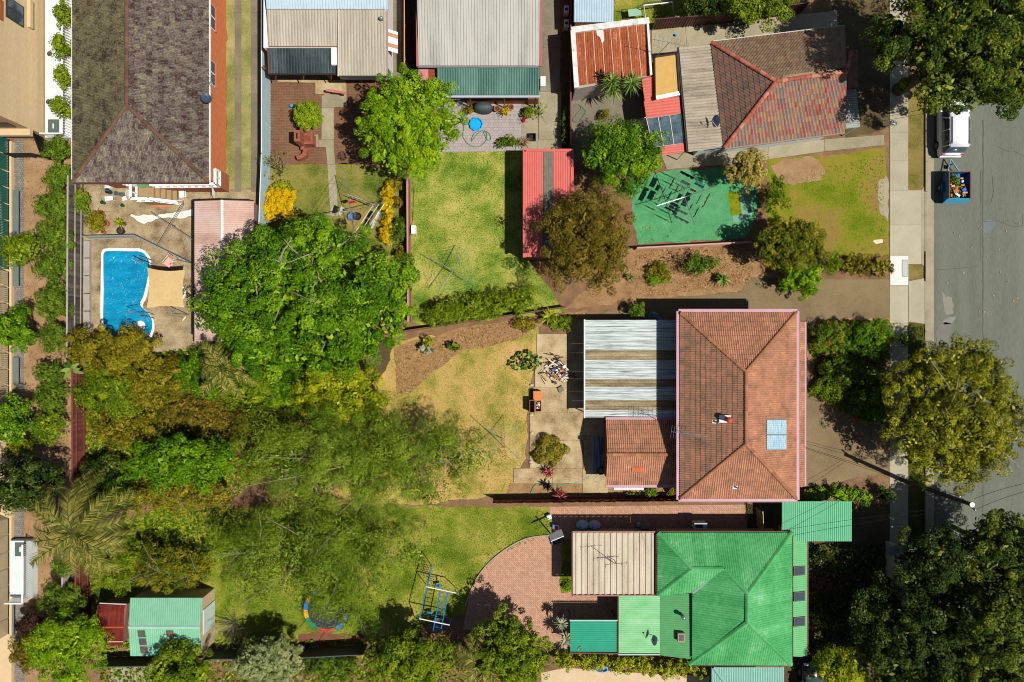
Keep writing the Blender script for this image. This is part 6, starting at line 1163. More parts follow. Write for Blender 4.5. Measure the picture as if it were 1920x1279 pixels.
spa = thing('round_spa', 'small round green plunge pool half hidden under the shade sail', 'pool', W(336, 548)); c = W(334, 549); MB().lathe((c.x, c.y, 0), [(.62, 0), (.62, .12), (.5, .13), (.5, .06)], 22).build('rim', WHITEP, spa); MB().lathe((c.x, c.y, .05), [(.5, 0), (.49, .03)], 22).build('cover', P('green_cover', C(110, 150, 96)), spa)
sail = thing('shade_sail', 'cream fabric shade sail stretched over the edge of the pool', 'shade sail', W(310, 540)); cor = [W(276, 502, 2.3), W(347, 506, 2.6), W(345, 577, 2.3), W(275, 578, 2.6)]; N_ = 14; vs = []
for i in range(N_ + 1):
    for j in range(N_ + 1):
        u, v = i / N_, j / N_; pu = .12 * math.sin(PI * v) * (1 - 2 * u) * 1.0; pv = .12 * math.sin(PI * u) * (1 - 2 * v)
        uu, vv = u + pu * .45, v + pv * .45; p = (cor[0] * (1 - uu) + cor[1] * uu) * (1 - vv) + (cor[3] * (1 - uu) + cor[2] * uu) * vv; vs.append(p)
MB().add(vs, [(i * (N_ + 1) + j, i * (N_ + 1) + j + 1, (i + 1) * (N_ + 1) + j + 1, (i + 1) * (N_ + 1) + j) for i in range(N_) for j in range(N_)]).build('fabric', M('sail_cloth', [C(206, 172, 112), C(222, 190, 132), C(232, 204, 150)], scale=.6, trans=.12), sail, True)
for k, (x, y) in enumerate(((362, 494), (354, 590), (283, 494), (272, 590))): b = W(x, y); t = cor[(1, 2, 0, 3)[k]]; MB().tube([b, Vector((b.x, b.y, 2.6)), t], [.03, .03, .008], 6).build('post', STEEL, sail)
bro = thing('pool_broom', 'long pool broom lying on the concrete below the shade sail', 'broom', W(330, 590)); MB().tube([W(312, 575) + Vector((0, 0, .05)), W(346, 598) + Vector((0, 0, .05))], .02, 6).build('handle', STEEL, bro); MB().beam(W(343, 601) + Vector((0, 0, .05)), W(349, 594) + Vector((0, 0, .05)), .07, .05).build('head', WHITEP, bro)
def lounge_chair(name, label, px, py, az, seat, frame, w=.55, l=.6, group=None):
    c = W(px, py); root = thing(name, label, 'chair', c, group); m = Matrix.Rotation(az, 3, 'Z'); T = lambda x, y, z: c + m @ Vector((x, y, z))
    MB().add([T(-w / 2, -l / 2, .4), T(w / 2, -l / 2, .4), T(w / 2, l / 2, .42), T(-w / 2, l / 2, .42), T(-w / 2, -l / 2, .37), T(w / 2, -l / 2, .37), T(w / 2, l / 2, .39), T(-w / 2, l / 2, .39)], [(0, 1, 2, 3), (4, 7, 6, 5), (0, 4, 5, 1), (1, 5, 6, 2), (2, 6, 7, 3), (3, 7, 4, 0)]).build('seat', seat, root)
    MB().add([T(-w / 2, -l / 2, .4), T(w / 2, -l / 2, .4), T(w / 2, -l / 2 - .3, .85), T(-w / 2, -l / 2 - .3, .85), T(-w / 2, -l / 2 - .03, .4), T(w / 2, -l / 2 - .03, .4), T(w / 2, -l / 2 - .33, .85), T(-w / 2, -l / 2 - .33, .85)], [(0, 1, 2, 3), (4, 7, 6, 5), (0, 4, 5, 1), (1, 5, 6, 2), (2, 6, 7, 3), (3, 7, 4, 0)]).build('backrest', seat, root)
    for sx in (-1, 1):
        for sy in (-1, 1): MB().tube([T(sx * w / 2, sy * l / 2, .4), T(sx * w / 2 * 1.08, sy * l / 2 * 1.1, 0)], .017, 6).build('leg', frame, root)
        MB().tube([T(sx * w / 2, -l / 2 - .15, .62), T(sx * w / 2 * 1.1, l / 2 * .8, .6), T(sx * w / 2, l / 2, .4)], .018, 6).build('arm', frame, root)
    return root
lounge_chair('pool_chair', 'pink and white chair standing between pool and garage', 321, 493, 2.5, P('pink_fabric', C(226, 176, 156)), WHITEP); c = W(330, 498); tag(MB().ball((c.x, c.y, .62), .13, 14, 8).build('ball', P('pink_ball', C(244, 150, 160), .3), None, True), 'pink ball resting on the chair between pool and garage', 'ball')
lounge_chair('garden_chair', 'white chair by the steps of the white balustrade', 347, 366, .1, WHITEP, BLACKM, .5, .5)
def clothes_hoist(name, label, px, py, L, az, mat, hgt=2.0, cords=4, washing=None, post=None):
    b = W(px, py); root = thing(name, label, 'clothesline', b); MB().tube([b, b + Vector((0, 0, hgt))], [.035, .025], 8).build('post', post or mat, root); t = b + Vector((0, 0, hgt)); tips = []
    for k in range(4):
        a = az + PI / 2 * k; e = t + Vector((math.cos(a) * L, math.sin(a) * L, .12)); MB().tube([t - Vector((0, 0, .1)), e], .026, 5).build('arm', mat, root); MB().tube([t + Vector((0, 0, -.6)), t.lerp(e, .45)], .012, 4).build('strut', mat, root); tips.append(e)
    for r in range(cords):
        f = 1 - .17 * r; mb = MB()
        for k in range(4): mb.tube([t.lerp(tips[k], f), t.lerp(tips[(k + 1) % 4], f)], .011, 3, False)
        mb.build('cord', mat, root)
    return t, tips, root
HOISTG = P('green_hoist', C(110, 150, 120), .4); clothes_hoist('clothes_hoist', 'rotary clothesline standing on the dry back lawn', 940, 821, 1.75, .82, HOISTG, 1.9, 4, post=STEEL); clothes_hoist('clothes_hoist', 'empty green rotary clothesline on the lush back lawn', 853, 512, 1.9, -.55, HOISTG, 1.85, 4)
def washing(label, name, p, q, drop, mat, cat='washing', wid=1.0):
    p, q = Vector(p), Vector(q); n = 8; vs = []; d = (q - p); s = Vector((-d.y, d.x, 0)).normalized()
    for i in range(n + 1):
        x = p.lerp(q, i / n); wv = .05 * math.sin(i * 2.3); vs += [x + s * .01, x + s * wv + Vector((0, 0, -drop * (.92 + .08 * math.sin(i * 1.7)))), ]
    o = MB().add(vs, [(2 * i, 2 * i + 2, 2 * i + 3, 2 * i + 1) for i in range(n)]).build(name, mat); m = o.modifiers.new('thick', 'SOLIDIFY'); m.thickness = .015; return tag(o, label, cat)
t_, tips, _ = clothes_hoist('clothes_hoist', 'rotary clothesline hung with white sheets in the brown paved yard', 668, 404, 2.6, .2 + 1.57, STEEL, 2.0, 3)
LINEN = P('white_linen', C(236, 234, 240), .9, trans=.1)
T2 = lambda x, y, z=2.0: W(x, y, z)
washing('long white sheet on the clothesline facing the golden hedge', 'bed_sheet', T2(652, 365), T2(674, 373), 1.0, LINEN); washing('second white sheet next to the golden hedge end of the clothesline', 'bed_sheet', T2(675, 373), T2(702, 385), .9, LINEN); washing('white towel on the east cord of the clothesline by golden hedge', 'towel', T2(709, 396), T2(703, 410), .8, LINEN); washing('white cloth hanging on the clothesline by the spreading tree', 'towel', T2(702, 412), T2(695, 428), .7, LINEN); washing('white cloth on the west cord near the garden path', 'towel', T2(640, 386), T2(635, 402), .7, LINEN); washing('bright red garment on the clothesline in the paved yard', 'red_garment', T2(651, 379), T2(664, 376), .7, P('red_cloth', C(238, 40, 40)))
t_, tips, _ = clothes_hoist('clothes_hoist', 'large rotary clothesline full of washing on the artificial lawn', 1271, 380, 2.15, .32, STEEL, 2.1, 5)
wcol = [(40, 44, 70), (60, 170, 190), (236, 236, 236), (230, 180, 190), (220, 190, 200), (34, 38, 44), (30, 70, 110), (200, 60, 50), (190, 200, 210), (40, 46, 52), (230, 226, 210), (70, 90, 140), (190, 180, 120), (26, 28, 34), (214, 190, 200), (50, 60, 80)]
wl_ = ['dark blue shirt', 'turquoise towel', 'white tea towel', 'pink towel', 'pale pink sheet', 'black trousers', 'navy jeans', 'small red garment', 'pale grey shirt', 'charcoal shirt', 'cream cloth', 'blue shirt', 'khaki shorts', 'black dress', 'lilac sheet', 'slate jumper']; wi = 0
pos = ['nearest the cream conifer', 'toward the golden tipped tree', 'toward the red shed', 'toward the glossy tree']
for k in range(4):
    for r in (1, .82, .66, .5):
        f0, f1 = (.12, .42) if (wi % 2) else (.5, .86); e0 = t_.lerp(tips[k], r); e1 = t_.lerp(tips[(k + 1) % 4], r)
        washing('%s hanging on the artificial lawn clothesline' % wl_[wi], 'washing', e0.lerp(e1, f0), e0.lerp(e1, f1), random.uniform(.5, .8), P('cloth_%d' % wi, C(*wcol[wi]), .9)); wi += 1
# folded clothesline / crossed poles
fp_ = thing('folding_clothesline', 'folded grey clothesline frame leaning in the concrete yard beside the garage', 'clothesline', W(320, 430))
for k, (p, q) in enumerate((((346, 382), (298, 462)), ((342, 384), (294, 464)), ((322, 424), (362, 450)), ((322, 424), (282, 398)))): MB().tube([W(p[0], p[1], 1.7), W(q[0], q[1], 1.75)], .022, 6).build('arm', STEEL, fp_)
b = W(330, 424); MB().tube([(b.x, b.y, 0), W(322, 424, 1.72)], .03, 6).build('post', STEEL, fp_)
# back-yard bits of house 1
for i, (x, y, r, m, lab) in enumerate(((202, 420, 6.5, BRASSY, 'large terracotta pot beside the flowering ground bush'), (194, 400, 4, BRASSY, 'small terracotta pot behind the large one'), (231, 434, 6.5, P('navy_pot', C(40, 40, 70)), 'dark blue pot against the pool fence'), (198, 436, 3.5, BRASSY, 'little terracotta pot by the pool fence'), (932, 207, 5.5, BRASSY, 'terracotta pot beside the covered barbecue'), (958, 204, 5.5, BRASSY, 'terracotta pot with a yellow plant by the patio wall'))):
    c = W(x, y); q = r / 25; root = thing('plant_pot', lab, 'pot', c); MB().lathe((c.x, c.y, 0), [(q * .7, 0), (q * .95, .34), (q * 1.08, .36), (q * 1.08, .42), (q * .85, .42), (q * .8, .36)], 16).build('pot', m, root, False); MB().lathe((c.x, c.y, .345), [(q * .84, 0), (q * .8, .02)], 14).build('soil', P('potting_soil', C(74, 56, 42)), root)
shrub('yellow_potted_plant', 'yellow leaved plant spilling from the patio pots', 948, 211, 9, 8, .8, L_YELLOW, 300, .14, seed=301); shrub('red_pot_plant', 'small bright red flower plant by the patio concrete', 983, 225, 4, 4, .4, leaf_mat('leaf_bright_red', [(200, 10, 10), (230, 20, 20), (240, 40, 30)]), 500, .1, seed=302)
cl = [(208, 361, .34, .2, .5, (40, 60, 60), 'dark round bucket with teal rim by the porch', 'bucket'), (222, 364, .28, .28, .35, (70, 110, 130), 'blue grey tub by the porch wall', 'tub'), (232, 366, .36, .24, .4, (120, 116, 96), 'grey box among porch clutter', 'box'), (196, 381, .26, .3, .35, (30, 90, 70), 'dark green watering can on the concrete yard', 'watering can'), (232, 386, .24, .22, .25, (24, 90, 66), 'small green tub on the concrete yard', 'tub'), (206, 352, .42, .2, .3, (236, 240, 240), 'white trough against the brick wall', 'trough'), (239, 374, .34, .3, .4, (236, 236, 232), 'white plastic stool by the balustrade', 'stool'), (210, 374, .6, .34, .4, (230, 232, 232), 'white plastic table frame in the porch clutter', 'table'), (246, 364, .3, .4, .45, (226, 230, 226), 'white crate beside the porch balustrade', 'crate')]
for i, (x, y, sx, sy, hh, col, lab, cat) in enumerate(cl):
    c = W(x, y); m = P('clutter_%d' % i, C(*col), .5); az = random.uniform(-.5, .5); root = thing(cat.replace(' ', '_'), lab, cat, c)
    if cat in ('bucket', 'tub', 'watering can'):
        MB().lathe((c.x, c.y, 0), [(sx * .4, 0), (sx * .5, hh), (sx * .55, hh), (sx * .46, hh - .02), (sx * .38, .04)], 14).build('shell', m, root); MB().tube([(c.x - sx * .5, c.y, hh), (c.x, c.y, hh + .12), (c.x + sx * .5, c.y, hh)], .012, 5).build('handle', P('clutter_h%d' % i, C(90, 200, 190) if i == 0 else C(*col)), root)
    elif cat in ('stool', 'table'):
        MB().box((c.x, c.y, hh), (sx, sy, .03), az).build('top', m, root)
        for u in (-1, 1):
            for v in (-1, 1): p = Matrix.Rotation(az, 3, 'Z') @ Vector((u * sx * .45, v * sy * .45, 0)); MB().tube([(c.x + p.x, c.y + p.y, hh), (c.x + p.x * 1.15, c.y + p.y * 1.15, 0)], .018, 5).build('leg', m, root)
    else:
        MB().box((c.x, c.y, .02), (sx, sy, .04), az).build('base', m, root)
        for u, v, a, b2 in ((1, 0, .03, sy), (-1, 0, .03, sy), (0, 1, sx - .062, .03), (0, -1, sx - .062, .03)): p = Matrix.Rotation(az, 3, 'Z') @ Vector((u * (sx / 2 - .015), v * (sy / 2 - .015), 0)); MB().box((c.x + p.x, c.y + p.y, hh / 2 + .02), (a, b2, hh), az).build('side', m, root)
MB().beam(W(284, 386, .05), W(321, 387, .05), .1, .07).build('timber_plank', P('orange_plank', C(216, 132, 88)))
tag(bpy.data.objects['timber_plank'], 'orange timber plank lying below the porch steps', 'plank')
# house 2 yard: brick barbecue, timber rail, watering can
bq = thing('brick_barbecue', 'brick barbecue with a chimney and curved side wall on the brown paving', 'barbecue', W(562, 262)); RB = brickmat('barbecue_brick', C(176, 100, 74), C(148, 80, 60), C(130, 90, 70), .22, .1, stain=.2)
def pbox(root, name, x0, y0, x1, y1, z1_, m, z0_=0.0, rz=0): a, b = W(x0, y0, z1_), W(x1, y1, z1_); return MB().box(((a.x + b.x) / 2, (a.y + b.y) / 2, (z0_ + z1_) / 2), (b.x - a.x, a.y - b.y, z1_ - z0_), rz).build(name, m, root)
pbox(bq, 'chimney', 551, 244, 562, 265, 1.9, RB); pbox(bq, 'flue_opening', 555, 249, 558, 260, 1.905, BLACKM, 1.85); pbox(bq, 'hearth', 564, 250, 586, 270, .9, RB); pbox(bq, 'grill_plate', 569, 254, 582, 265, .905, M('rusty_plate', [C(110, 50, 34), C(150, 76, 50)], scale=3), .86); pbox(bq, 'bench', 562, 238, 568, 268, 1.0, RB)
for k, (x, y, a) in enumerate(((568, 276, -.1), (572, 284, -.2), (570, 291, -1.0), (562, 295, -1.3))): c = W(x, y, .5); MB().box((c.x, c.y, .3), (.28, .42, .6 + k * .002), a).build('side_wall', RB, bq)
tr_ = thing('garden_bench', 'pinkish timber bench on posts on the patio slab', 'bench', W(630, 172)); MB().beam(W(611, 169, .75), W(646, 174, .75), .18, .08).build('seat', P('pink_timber', C(190, 116, 104)), tr_)
for x, y in ((624, 173), (642, 176)): MB().beam(W(x, y, .7), W(x + 2, y + 3, 0), .1, .1).build('leg', TIMB, tr_)
c = W(548, 200); wc_ = thing('watering_can', 'blue watering can beside the round topiary bush', 'watering can', c); BW = P('sky_blue_plastic', C(70, 150, 210), .4); MB().lathe((c.x, c.y, 0), [(.13, 0), (.12, .28), (.08, .3)], 12).build('body', BW, wc_); MB().tube([(c.x + .1, c.y, .1), (c.x + .32, c.y + .04, .34)], [.03, .02], 6).build('spout', BW, wc_); MB().tube([(c.x - .12, c.y, .08), (c.x - .22, c.y, .22), (c.x - .05, c.y, .36)], .015, 5).build('handle', BW, wc_)
pbox(None, 'meter_box', 771, 422.5, 779, 438, .8, WHITEP); tag(bpy.data.objects['meter_box'], 'white box mounted on the thin brick red fence', 'box')
gn = thing('garden_gnome_pots', 'blue and grey buckets at the foot of the clothesline under the tree edge', 'bucket', W(660, 407))
for x, y, m in ((661, 408, P('blue_bucket', C(90, 130, 180), .4)), (672, 407, DARKM)): c = W(x, y); MB().lathe((c.x, c.y, 0), [(.2, 0), (.27, .3), (.3, .31), (.24, .29), (.16, .05)], 14).build('bucket', m, gn)
gn.name = 'bucket_pair'
# house 3 patio
c = W(893, 234); pp = thing('paddling_pool', 'bright blue scalloped paddling pool on the grey paving', 'paddling pool', c); BP = P('pool_blue', C(26, 170, 234), .3)
vs = []; n = 40
for r_, z_ in ((.46, 0), (.5, .2), (.44, .21), (.38, .05)):
    for j in range(n): a = 2 * PI * j / n; q = r_ * (1 + .05 * math.cos(10 * a)); vs.append((c.x + q * math.cos(a), c.y + q * math.sin(a), z_ + .01))
MB().add(vs, [(i * n + j, i * n + (j + 1) % n, (i + 1) * n + (j + 1) % n, (i + 1) * n + j) for i in range(3) for j in range(n)] + [tuple(range(3 * n, 4 * n))]).build('shell', BP, pp)
c = W(907, 207); bb = thing('covered_barbecue', 'barbecue under a dark grey cover at the patio wall', 'barbecue', c); CVR = P('grey_cover', C(66, 78, 76), .6); MB().lathe((c.x, c.y, 0), [(.62, 0), (.66, .7), (.6, .95), (.35, 1.05), (.05, 1.08)], 18, 1.05, .55).build('cover', CVR, bb, True); MB().box((c.x, c.y - .16, 1.0), (.14, .03, .03)).build('badge', STEEL, bb)
def hose(label, pts, m, r=.014, z=.06): o = MB().tube([W(*p) + Vector((0, 0, z + .02 * (i % 2))) for i, p in enumerate(cv(pts, 5, False))], r, 5).build('garden_hose', m); return tag(o, label, 'hose')
HG = P('hose_green', C(84, 130, 110), .5); hose('green garden hose looping over the grey paving', [(860, 222), (870, 238), (868, 256), (880, 272), (896, 276), (910, 266), (913, 252), (906, 246), (895, 252), (884, 266), (890, 250), (908, 246), (918, 252), (920, 262), (913, 262), (906, 246)], HG, .02); hose('teal garden hose trailing from the rear wing along the patio', [(995, 925), (1005, 908), (1030, 908), (1060, 908), (1085, 903), (1100, 896), (1112, 888), (1120, 892), (1112, 900), (1122, 904)], P('hose_teal', C(80, 170, 150)), .025); hose('tangled green hose on the courtyard beside the maroon fence', [(1076, 200), (1084, 196), (1090, 204), (1082, 214), (1074, 226), (1084, 230), (1092, 220), (1098, 210), (1090, 200)], P('hose_deep', C(60, 150, 120)), .02); hose('thin black cable running along the thin brick red fence', [(774, 342), (776, 360), (775, 395), (773, 420)], BLACKM, .012); hose('thin cord snaking over the rear concrete yard', [(193, 353), (190, 365), (192, 376), (200, 382), (188, 388), (186, 394), (196, 397), (210, 396)], DARKM, .01)
wb_ = pbox(None, 'white_cabinet', 1013.5, 143, 1023, 161, 1.0, WHITEP); tag(wb_, 'white cabinet on the long driveway beside the green patio roof', 'cabinet')
for i, (x, y) in enumerate(((1061, 25), (1061, 51))):
    c = W(x, y); ac = thing('air_conditioner', ['upper outdoor air conditioner on the dark driveway edge', 'lower outdoor air conditioner on the dark driveway edge'][i], 'air conditioner', c); MB().box((c.x, c.y, .35), (.34, .56, .6)).build('case', WHITEP, ac); MB().lathe((c.x, c.y, .651), [(.12, 0), (.12, .01)], 14).build('fan_grille', DARKM, ac)
bt = thing('black_crate', 'black plastic crate by the dry grass clump on the patio', 'crate', W(998, 259)); c = W(998, 259)
for u, v, a, b2 in ((1, 0, .04, .5), (-1, 0, .04, .5), (0, 1, .42, .04), (0, -1, .42, .04)): MB().box((c.x + u * .24, c.y + v * .24, .2), (a, b2, .36), 0).build('side', BLACKM, bt)
MB().box((c.x, c.y, .04), (.44, .44, .05)).build('base', BLACKM, bt)
# soccer goal and table at the top
sg = thing('soccer_goal', 'white framed soccer goal with net on the top lawn', 'goal', W(1235, 28)); gp_ = [W(1210, 34), W(1262, 27)]; u = Vector((0, 0, 1)); t0, t1 = W(1207, 10, 1.5), W(1261, 4, 1.5); b0, b1 = W(1210, 34), W(1263, 28)
for p, q in ((b0, t0), (t0, t1), (t1, b1)): MB().tube([p, q], .04, 7).build('frame', WHITEP, sg)
mb = MB(); bk0, bk1 = b0 + Vector((0, 1.2, 0)), b1 + Vector((0, 1.2, 0))
for i in range(15): f = i / 14; mb.tube([t0.lerp(t1, f), bk0.lerp(bk1, f)], .008, 3, False)
for i in range(9): f = i / 8; mb.tube([t0.lerp(bk0, f), t1.lerp(bk1, f)], .008, 3, False)
mb.build('net', P('net_dark', C(60, 80, 50)), sg)
tb = thing('glass_table', 'small pale green folding table on the top lawn beside the goal', 'table', W(1190, 24)); MB().prism([tuple(W(x, y, .75)[:2]) for x, y in ((1177, 18), (1201, 15), (1203, 29), (1179, 31))], .72, .75).build('top', P('table_green', C(150, 190, 160), .3), tb)
for x, y in ((1180, 21), (1199, 18), (1201, 27), (1182, 29)): pole(tb, x, y, .72, .02, DARKM, 'leg', 0, .72)
sg2 = thing('low_net', 'low dark framed sports net on the top lawn beside the folding table', 'net', W(1170, 26))
for p, q in (((1165, 24, 0), (1165, 18, .6)), ((1165, 18, .6), (1177, 18, .6)), ((1177, 18, .6), (1177, 26, 0))): MB().tube([W(*p), W(*q)], .018, 5).build('frame', BLACKM, sg2)
tag(pbox(None, 'blue_tub', 1266, 63, 1269, 66.5, .25, P('cyan_plastic', C(40, 160, 220))), 'tiny blue tub on the concrete behind the rusty garage', 'tub'); tag(pbox(None, 'timber_crate', 1249, 30, 1275, 34, .4, P('pale_timber', C(190, 140, 100))), 'pale timber crate against the brown fence by the goal', 'crate')
# ---------------------------------------------------------------- back yard of the outlined house
jk = thing('junk_pile', 'pile of broken timber and rubbish on the back patio', 'rubbish', W(1045, 695)); rg = random.Random(5); jc = [(226, 210, 180), (120, 84, 60), (60, 52, 48), (210, 204, 196), (170, 120, 90), (236, 236, 232), (200, 40, 40), (70, 110, 160), (150, 140, 130), (90, 70, 56)]
jm = [P('junk_%d' % i, C(*q), .8) for i, q in enumerate(jc)]
for i in range(64):
    c = W(1044 + rg.gauss(0, 11), 697 + rg.gauss(0, 11), 0); L = rg.uniform(.3, 1.2); a = rg.choice((.6, -.7, 2.4, .2)) + rg.uniform(-.4, .4)
    MB().box((c.x, c.y, .08 + rg.random() * .4), (L, rg.uniform(.04, .12), rg.uniform(.03, .07)), a, rg.uniform(-.2, .2), rg.uniform(-.2, .2)).build('plank', jm[i % 6], jk)
for i in range(12): c = W(1048 + rg.gauss(0, 9), 700 + rg.gauss(0, 8), 0); MB().box((c.x, c.y, .42), (rg.uniform(.15, .3), rg.uniform(.12, .26), .1), rg.uniform(0, 3)).build('scrap', jm[4 + i % 6], jk)
def crate(label, x0, y0, x1, y1, h, m, open_=True, slats=3):
    a, b = W(x0, y0, h), W(x1, y1, h); c = Vector(((a.x + b.x) / 2, (a.y + b.y) / 2, 0)); sx, sy = b.x - a.x, a.y - b.y; root = thing('crate', label, 'crate', c)
    for s in range(slats):
        z = h * (s + .5) / slats; hh = h / slats * .86
        for uu, vv, p, q in ((1, 0, .03, sy), (-1, 0, .03, sy), (0, 1, sx - .062, .03), (0, -1, sx - .062, .03)): MB().box((c.x + uu * (sx / 2 - .015), c.y + vv * (sy / 2 - .015), z), (p, q, hh)).build('slat', m, root)
    MB().box((c.x, c.y, h - .03 if not open_ else .04), (sx - .07, sy - .07, .03)).build('lid' if not open_ else 'base', m, root); return root, c
crate('closed orange timber box beside the back patio', 1000, 733.5, 1015, 751, .7, P('orange_crate', C(216, 132, 74), .8), False); r_, c = crate('open timber crate full of scraps beside the orange box', 1004, 751.5, 1015, 772, .6, P('tan_crate', C(176, 136, 104), .8)); r2_, c2 = crate('tall narrow empty crate next to the scrap crate', 993, 750.5, 1003, 774, 1.0, P('tan_crate2', C(168, 120, 90), .8))
for i in range(14): MB().box((c.x + rg.uniform(-.12, .12), c.y + rg.uniform(-.3, .3), .5 + rg.random() * .06), (rg.uniform(.05, .16), rg.uniform(.05, .12), .04), rg.uniform(0, 3)).build('scrap', jm[i % 10], r_)
tag(pbox(None, 'metal_box', 1047, 725, 1057, 735, .25, P('grey_green_box', C(112, 112, 92)), rz=.5), 'small grey green metal box below the junk pile', 'box')
for i in range(5):
    c = W(995 + rg.uniform(-3, 3), (722, 778, 812, 870, 866)[i]); 
    tag(MB().ball((c.x, c.y, .08), .14, 8, 5, 1.2, .9, .7).build('rock', P('pale_rock', C(196, 180, 150), .95)), ['pale rock above the orange box', 'pale rock below the crates', 'pale edging rock left of the bromeliad clump', 'pale edging rock beside the patio path', 'second pale edging rock beside the patio path'][i], 'rock')
pb = thing('pipe_bundle', 'bundle of grey blue pipes and scrap lengths beside the rear wing', 'pipes', W(1122, 850)); pm = [P('pipe_blue', C(110, 160, 200)), P('pipe_grey', C(150, 170, 190)), P('pipe_dark', C(90, 110, 130))]
for i in range(20): x = 1111 + rg.uniform(0, 24); y0 = 812 + rg.uniform(0, 20); y1 = 870 + rg.uniform(-20, 16); z = .06 + .03 * (i % 6); MB().tube([W(x, y0) + Vector((0, 0, z)), W(x + rg.uniform(-4, 4), y1) + Vector((0, 0, z))], rg.uniform(.02, .045), 6).build('pipe', pm[i % 3], pb)
c = W(1126, 882); coil = thing('hose_coil', 'dark coiled hose at the corner of the rear wing', 'hose coil', c)
for k in range(5): MB().tube([(c.x + .32 * math.cos(a) * (1 - .06 * k), c.y + .32 * math.sin(a) * (1 - .06 * k), .05 + .05 * k) for a in np.linspace(0, 2 * PI, 22)], .03, 5, False).build('loop', P('coil_dark', C(70, 80, 90)), coil)
wbn = thing('white_bench', 'long white bench under the south wall of the rear wing', 'bench', W(1180, 915))
for k in range(3): pbox(wbn, 'seat_panel', 1151 + k * 19, 912.5, 1169.4 + k * 19, 919, .5, WHITEP, .44)
for x in (1153, 1180, 1206): pbox(wbn, 'leg', x - 1, 913, x + 1, 918.5, .44, WHITEP)
bk_ = thing('blue_tarp_frame', 'blue tarpaulin over a white frame beside the carport in shade', 'tarpaulin', W(1222, 595)); MB().add([W(1214, 598, .5), W(1222, 586, .9), W(1232, 590, .7), W(1238, 600, .4), W(1226, 594, .8)], [(0, 1, 4), (1, 2, 4), (2, 3, 4)]).build('tarp', P('tarp_blue', C(80, 150, 210)), bk_); MB().tube([W(1211, 600, .1), W(1219, 588, .8), W(1223, 585, .95)], .02, 5).tube([W(1240, 600, .1), W(1232, 588, .8), W(1223, 585, .95)], .02, 5).build('frame', WHITEP, bk_)
# ---------------------------------------------------------------- lower block things
tm = thing('trampoline', 'round trampoline with blue, green and red pads under the feathery tree', 'trampoline', W(613, 1143)); c = W(613, 1143, .75); R = 1.72; n = 32
MB().lathe((c.x, c.y, .74), [(R - .28, 0), (R - .3, .012)], 32).build('mat', P('tramp_mat', C(44, 46, 58), .8), tm)
pcol = [(30, 110, 200), (230, 170, 30), (30, 130, 90), (200, 50, 60)]
for k in range(16):
    a0, a1 = 2 * PI * k / 16, 2 * PI * (k + 1) / 16; vs = []
    for a in (a0, (a0 + a1) / 2, a1):
        for r__, z in ((R - .3, .8), (R, .8), (R, .74), (R - .3, .76)): vs.append((c.x + r__ * math.cos(a), c.y + r__ * math.sin(a), z))
    fs = [(i * 4 + j, i * 4 + (j + 1) % 4, (i + 1) * 4 + (j + 1) % 4, (i + 1) * 4 + j) for i in range(2) for j in range(4)]
    ci = 0 if k in (0, 14, 15, 1, 2) else 1 if k in (3, 4) else 2 if k in (9, 10) else 3 if k in (11, 12) else (0 if k % 2 else 1); MB().add(vs, fs).build('pad', P('pad_%d' % k, C(*pcol[ci]), .5), tm)
for k in range(6): a = 2 * PI * (k + .4) / 6; p = Vector((c.x + (R - .05) * math.cos(a), c.y + (R - .05) * math.sin(a), 0)); MB().tube([p, p + Vector((0, 0, .75))], .03, 6).build('leg', STEEL, tm); MB().tube([p + Vector((0, 0, .7)), p + Vector((0, 0, 2.3))], .02, 6).build('net_pole', BLACKM, tm)
cf = thing('climbing_frame', 'blue metal climbing frame with ladder and swing beam on the lower lawn', 'climbing frame', W(815, 1125)); BLF = P('blue_frame', C(20, 120, 200), .4); zf = 2.0
def bar_(name, p, q, r=.035, m=BLF): MB().tube([W(*p), W(*q)], r, 7).build(name, m, cf)
bar_('beam', (811, 1061, zf), (786, 1160, zf)); bar_('ladder_rail', (826, 1106, zf), (812, 1183, zf)); bar_('ladder_rail', (841, 1108, zf), (826, 1186, zf))
for k in range(9): f = .06 + k * .105; bar_('rung', (826 - 14 * f, 1106 + 77 * f, zf), (841 - 15 * f, 1108 + 78 * f, zf), .025)
bar_('cross_beam', (799, 1100, zf), (855, 1112, zf), .04, WHITEP); bar_('cross_beam', (786, 1160, zf), (843, 1172, zf), .04, WHITEP)
for p, q in (((799, 1100, zf), (799, 1096, 0)), ((855, 1112, zf), (853, 1100, 0)), ((786, 1160, zf), (777, 1157, 0)), ((843, 1172, zf), (848, 1152, 0)), ((811, 1061, zf), (809, 1061, 0)), ((812, 1183, zf), (813, 1168, 0)), ((826, 1186, zf), (826, 1172, 0))): bar_('post', p, q, .03)
mb = MB()
for k in range(7): mb.tube([W(793 + k * 3, 1057 + k * .9, 1.6), W(787 + k * 3, 1077 + k * .9, .8)], .012, 4)
for k in range(6): mb.tube([W(793 - k * 1.2, 1057 + k * 4, 1.6 - k * .16), W(811 - k * 1.2, 1062.4 + k * 4, 1.6 - k * .16)], .012, 4)
mb.build('climbing_net', BLACKM, cf)
for x, y in ((822, 1098), (805, 1150)): c = W(x, y, .45); MB().box((c.x, c.y, .45), (.42, .18, .04), .2).build('swing_seat', BLF, cf); MB().tube([(c.x, c.y + .1, .46), (c.x, c.y + .1, zf)], .008, 4).build('chain', STEEL, cf)
bo = thing('patio_edging', 'pale curved concrete edging around the brick patio', 'edging', W(935, 1040)); ed = cv([(1037, 1003), (985, 1010), (935, 1039), (900, 1075), (881, 1112), (872, 1135)], 4, False)
for p, q in zip(ed[:-1], ed[1:]): MB().beam(W(*p) + Vector((0, 0, .05)), W(*q) + Vector((0, 0, .05)), .1, .12).build('edging_block', G_CONC, bo)
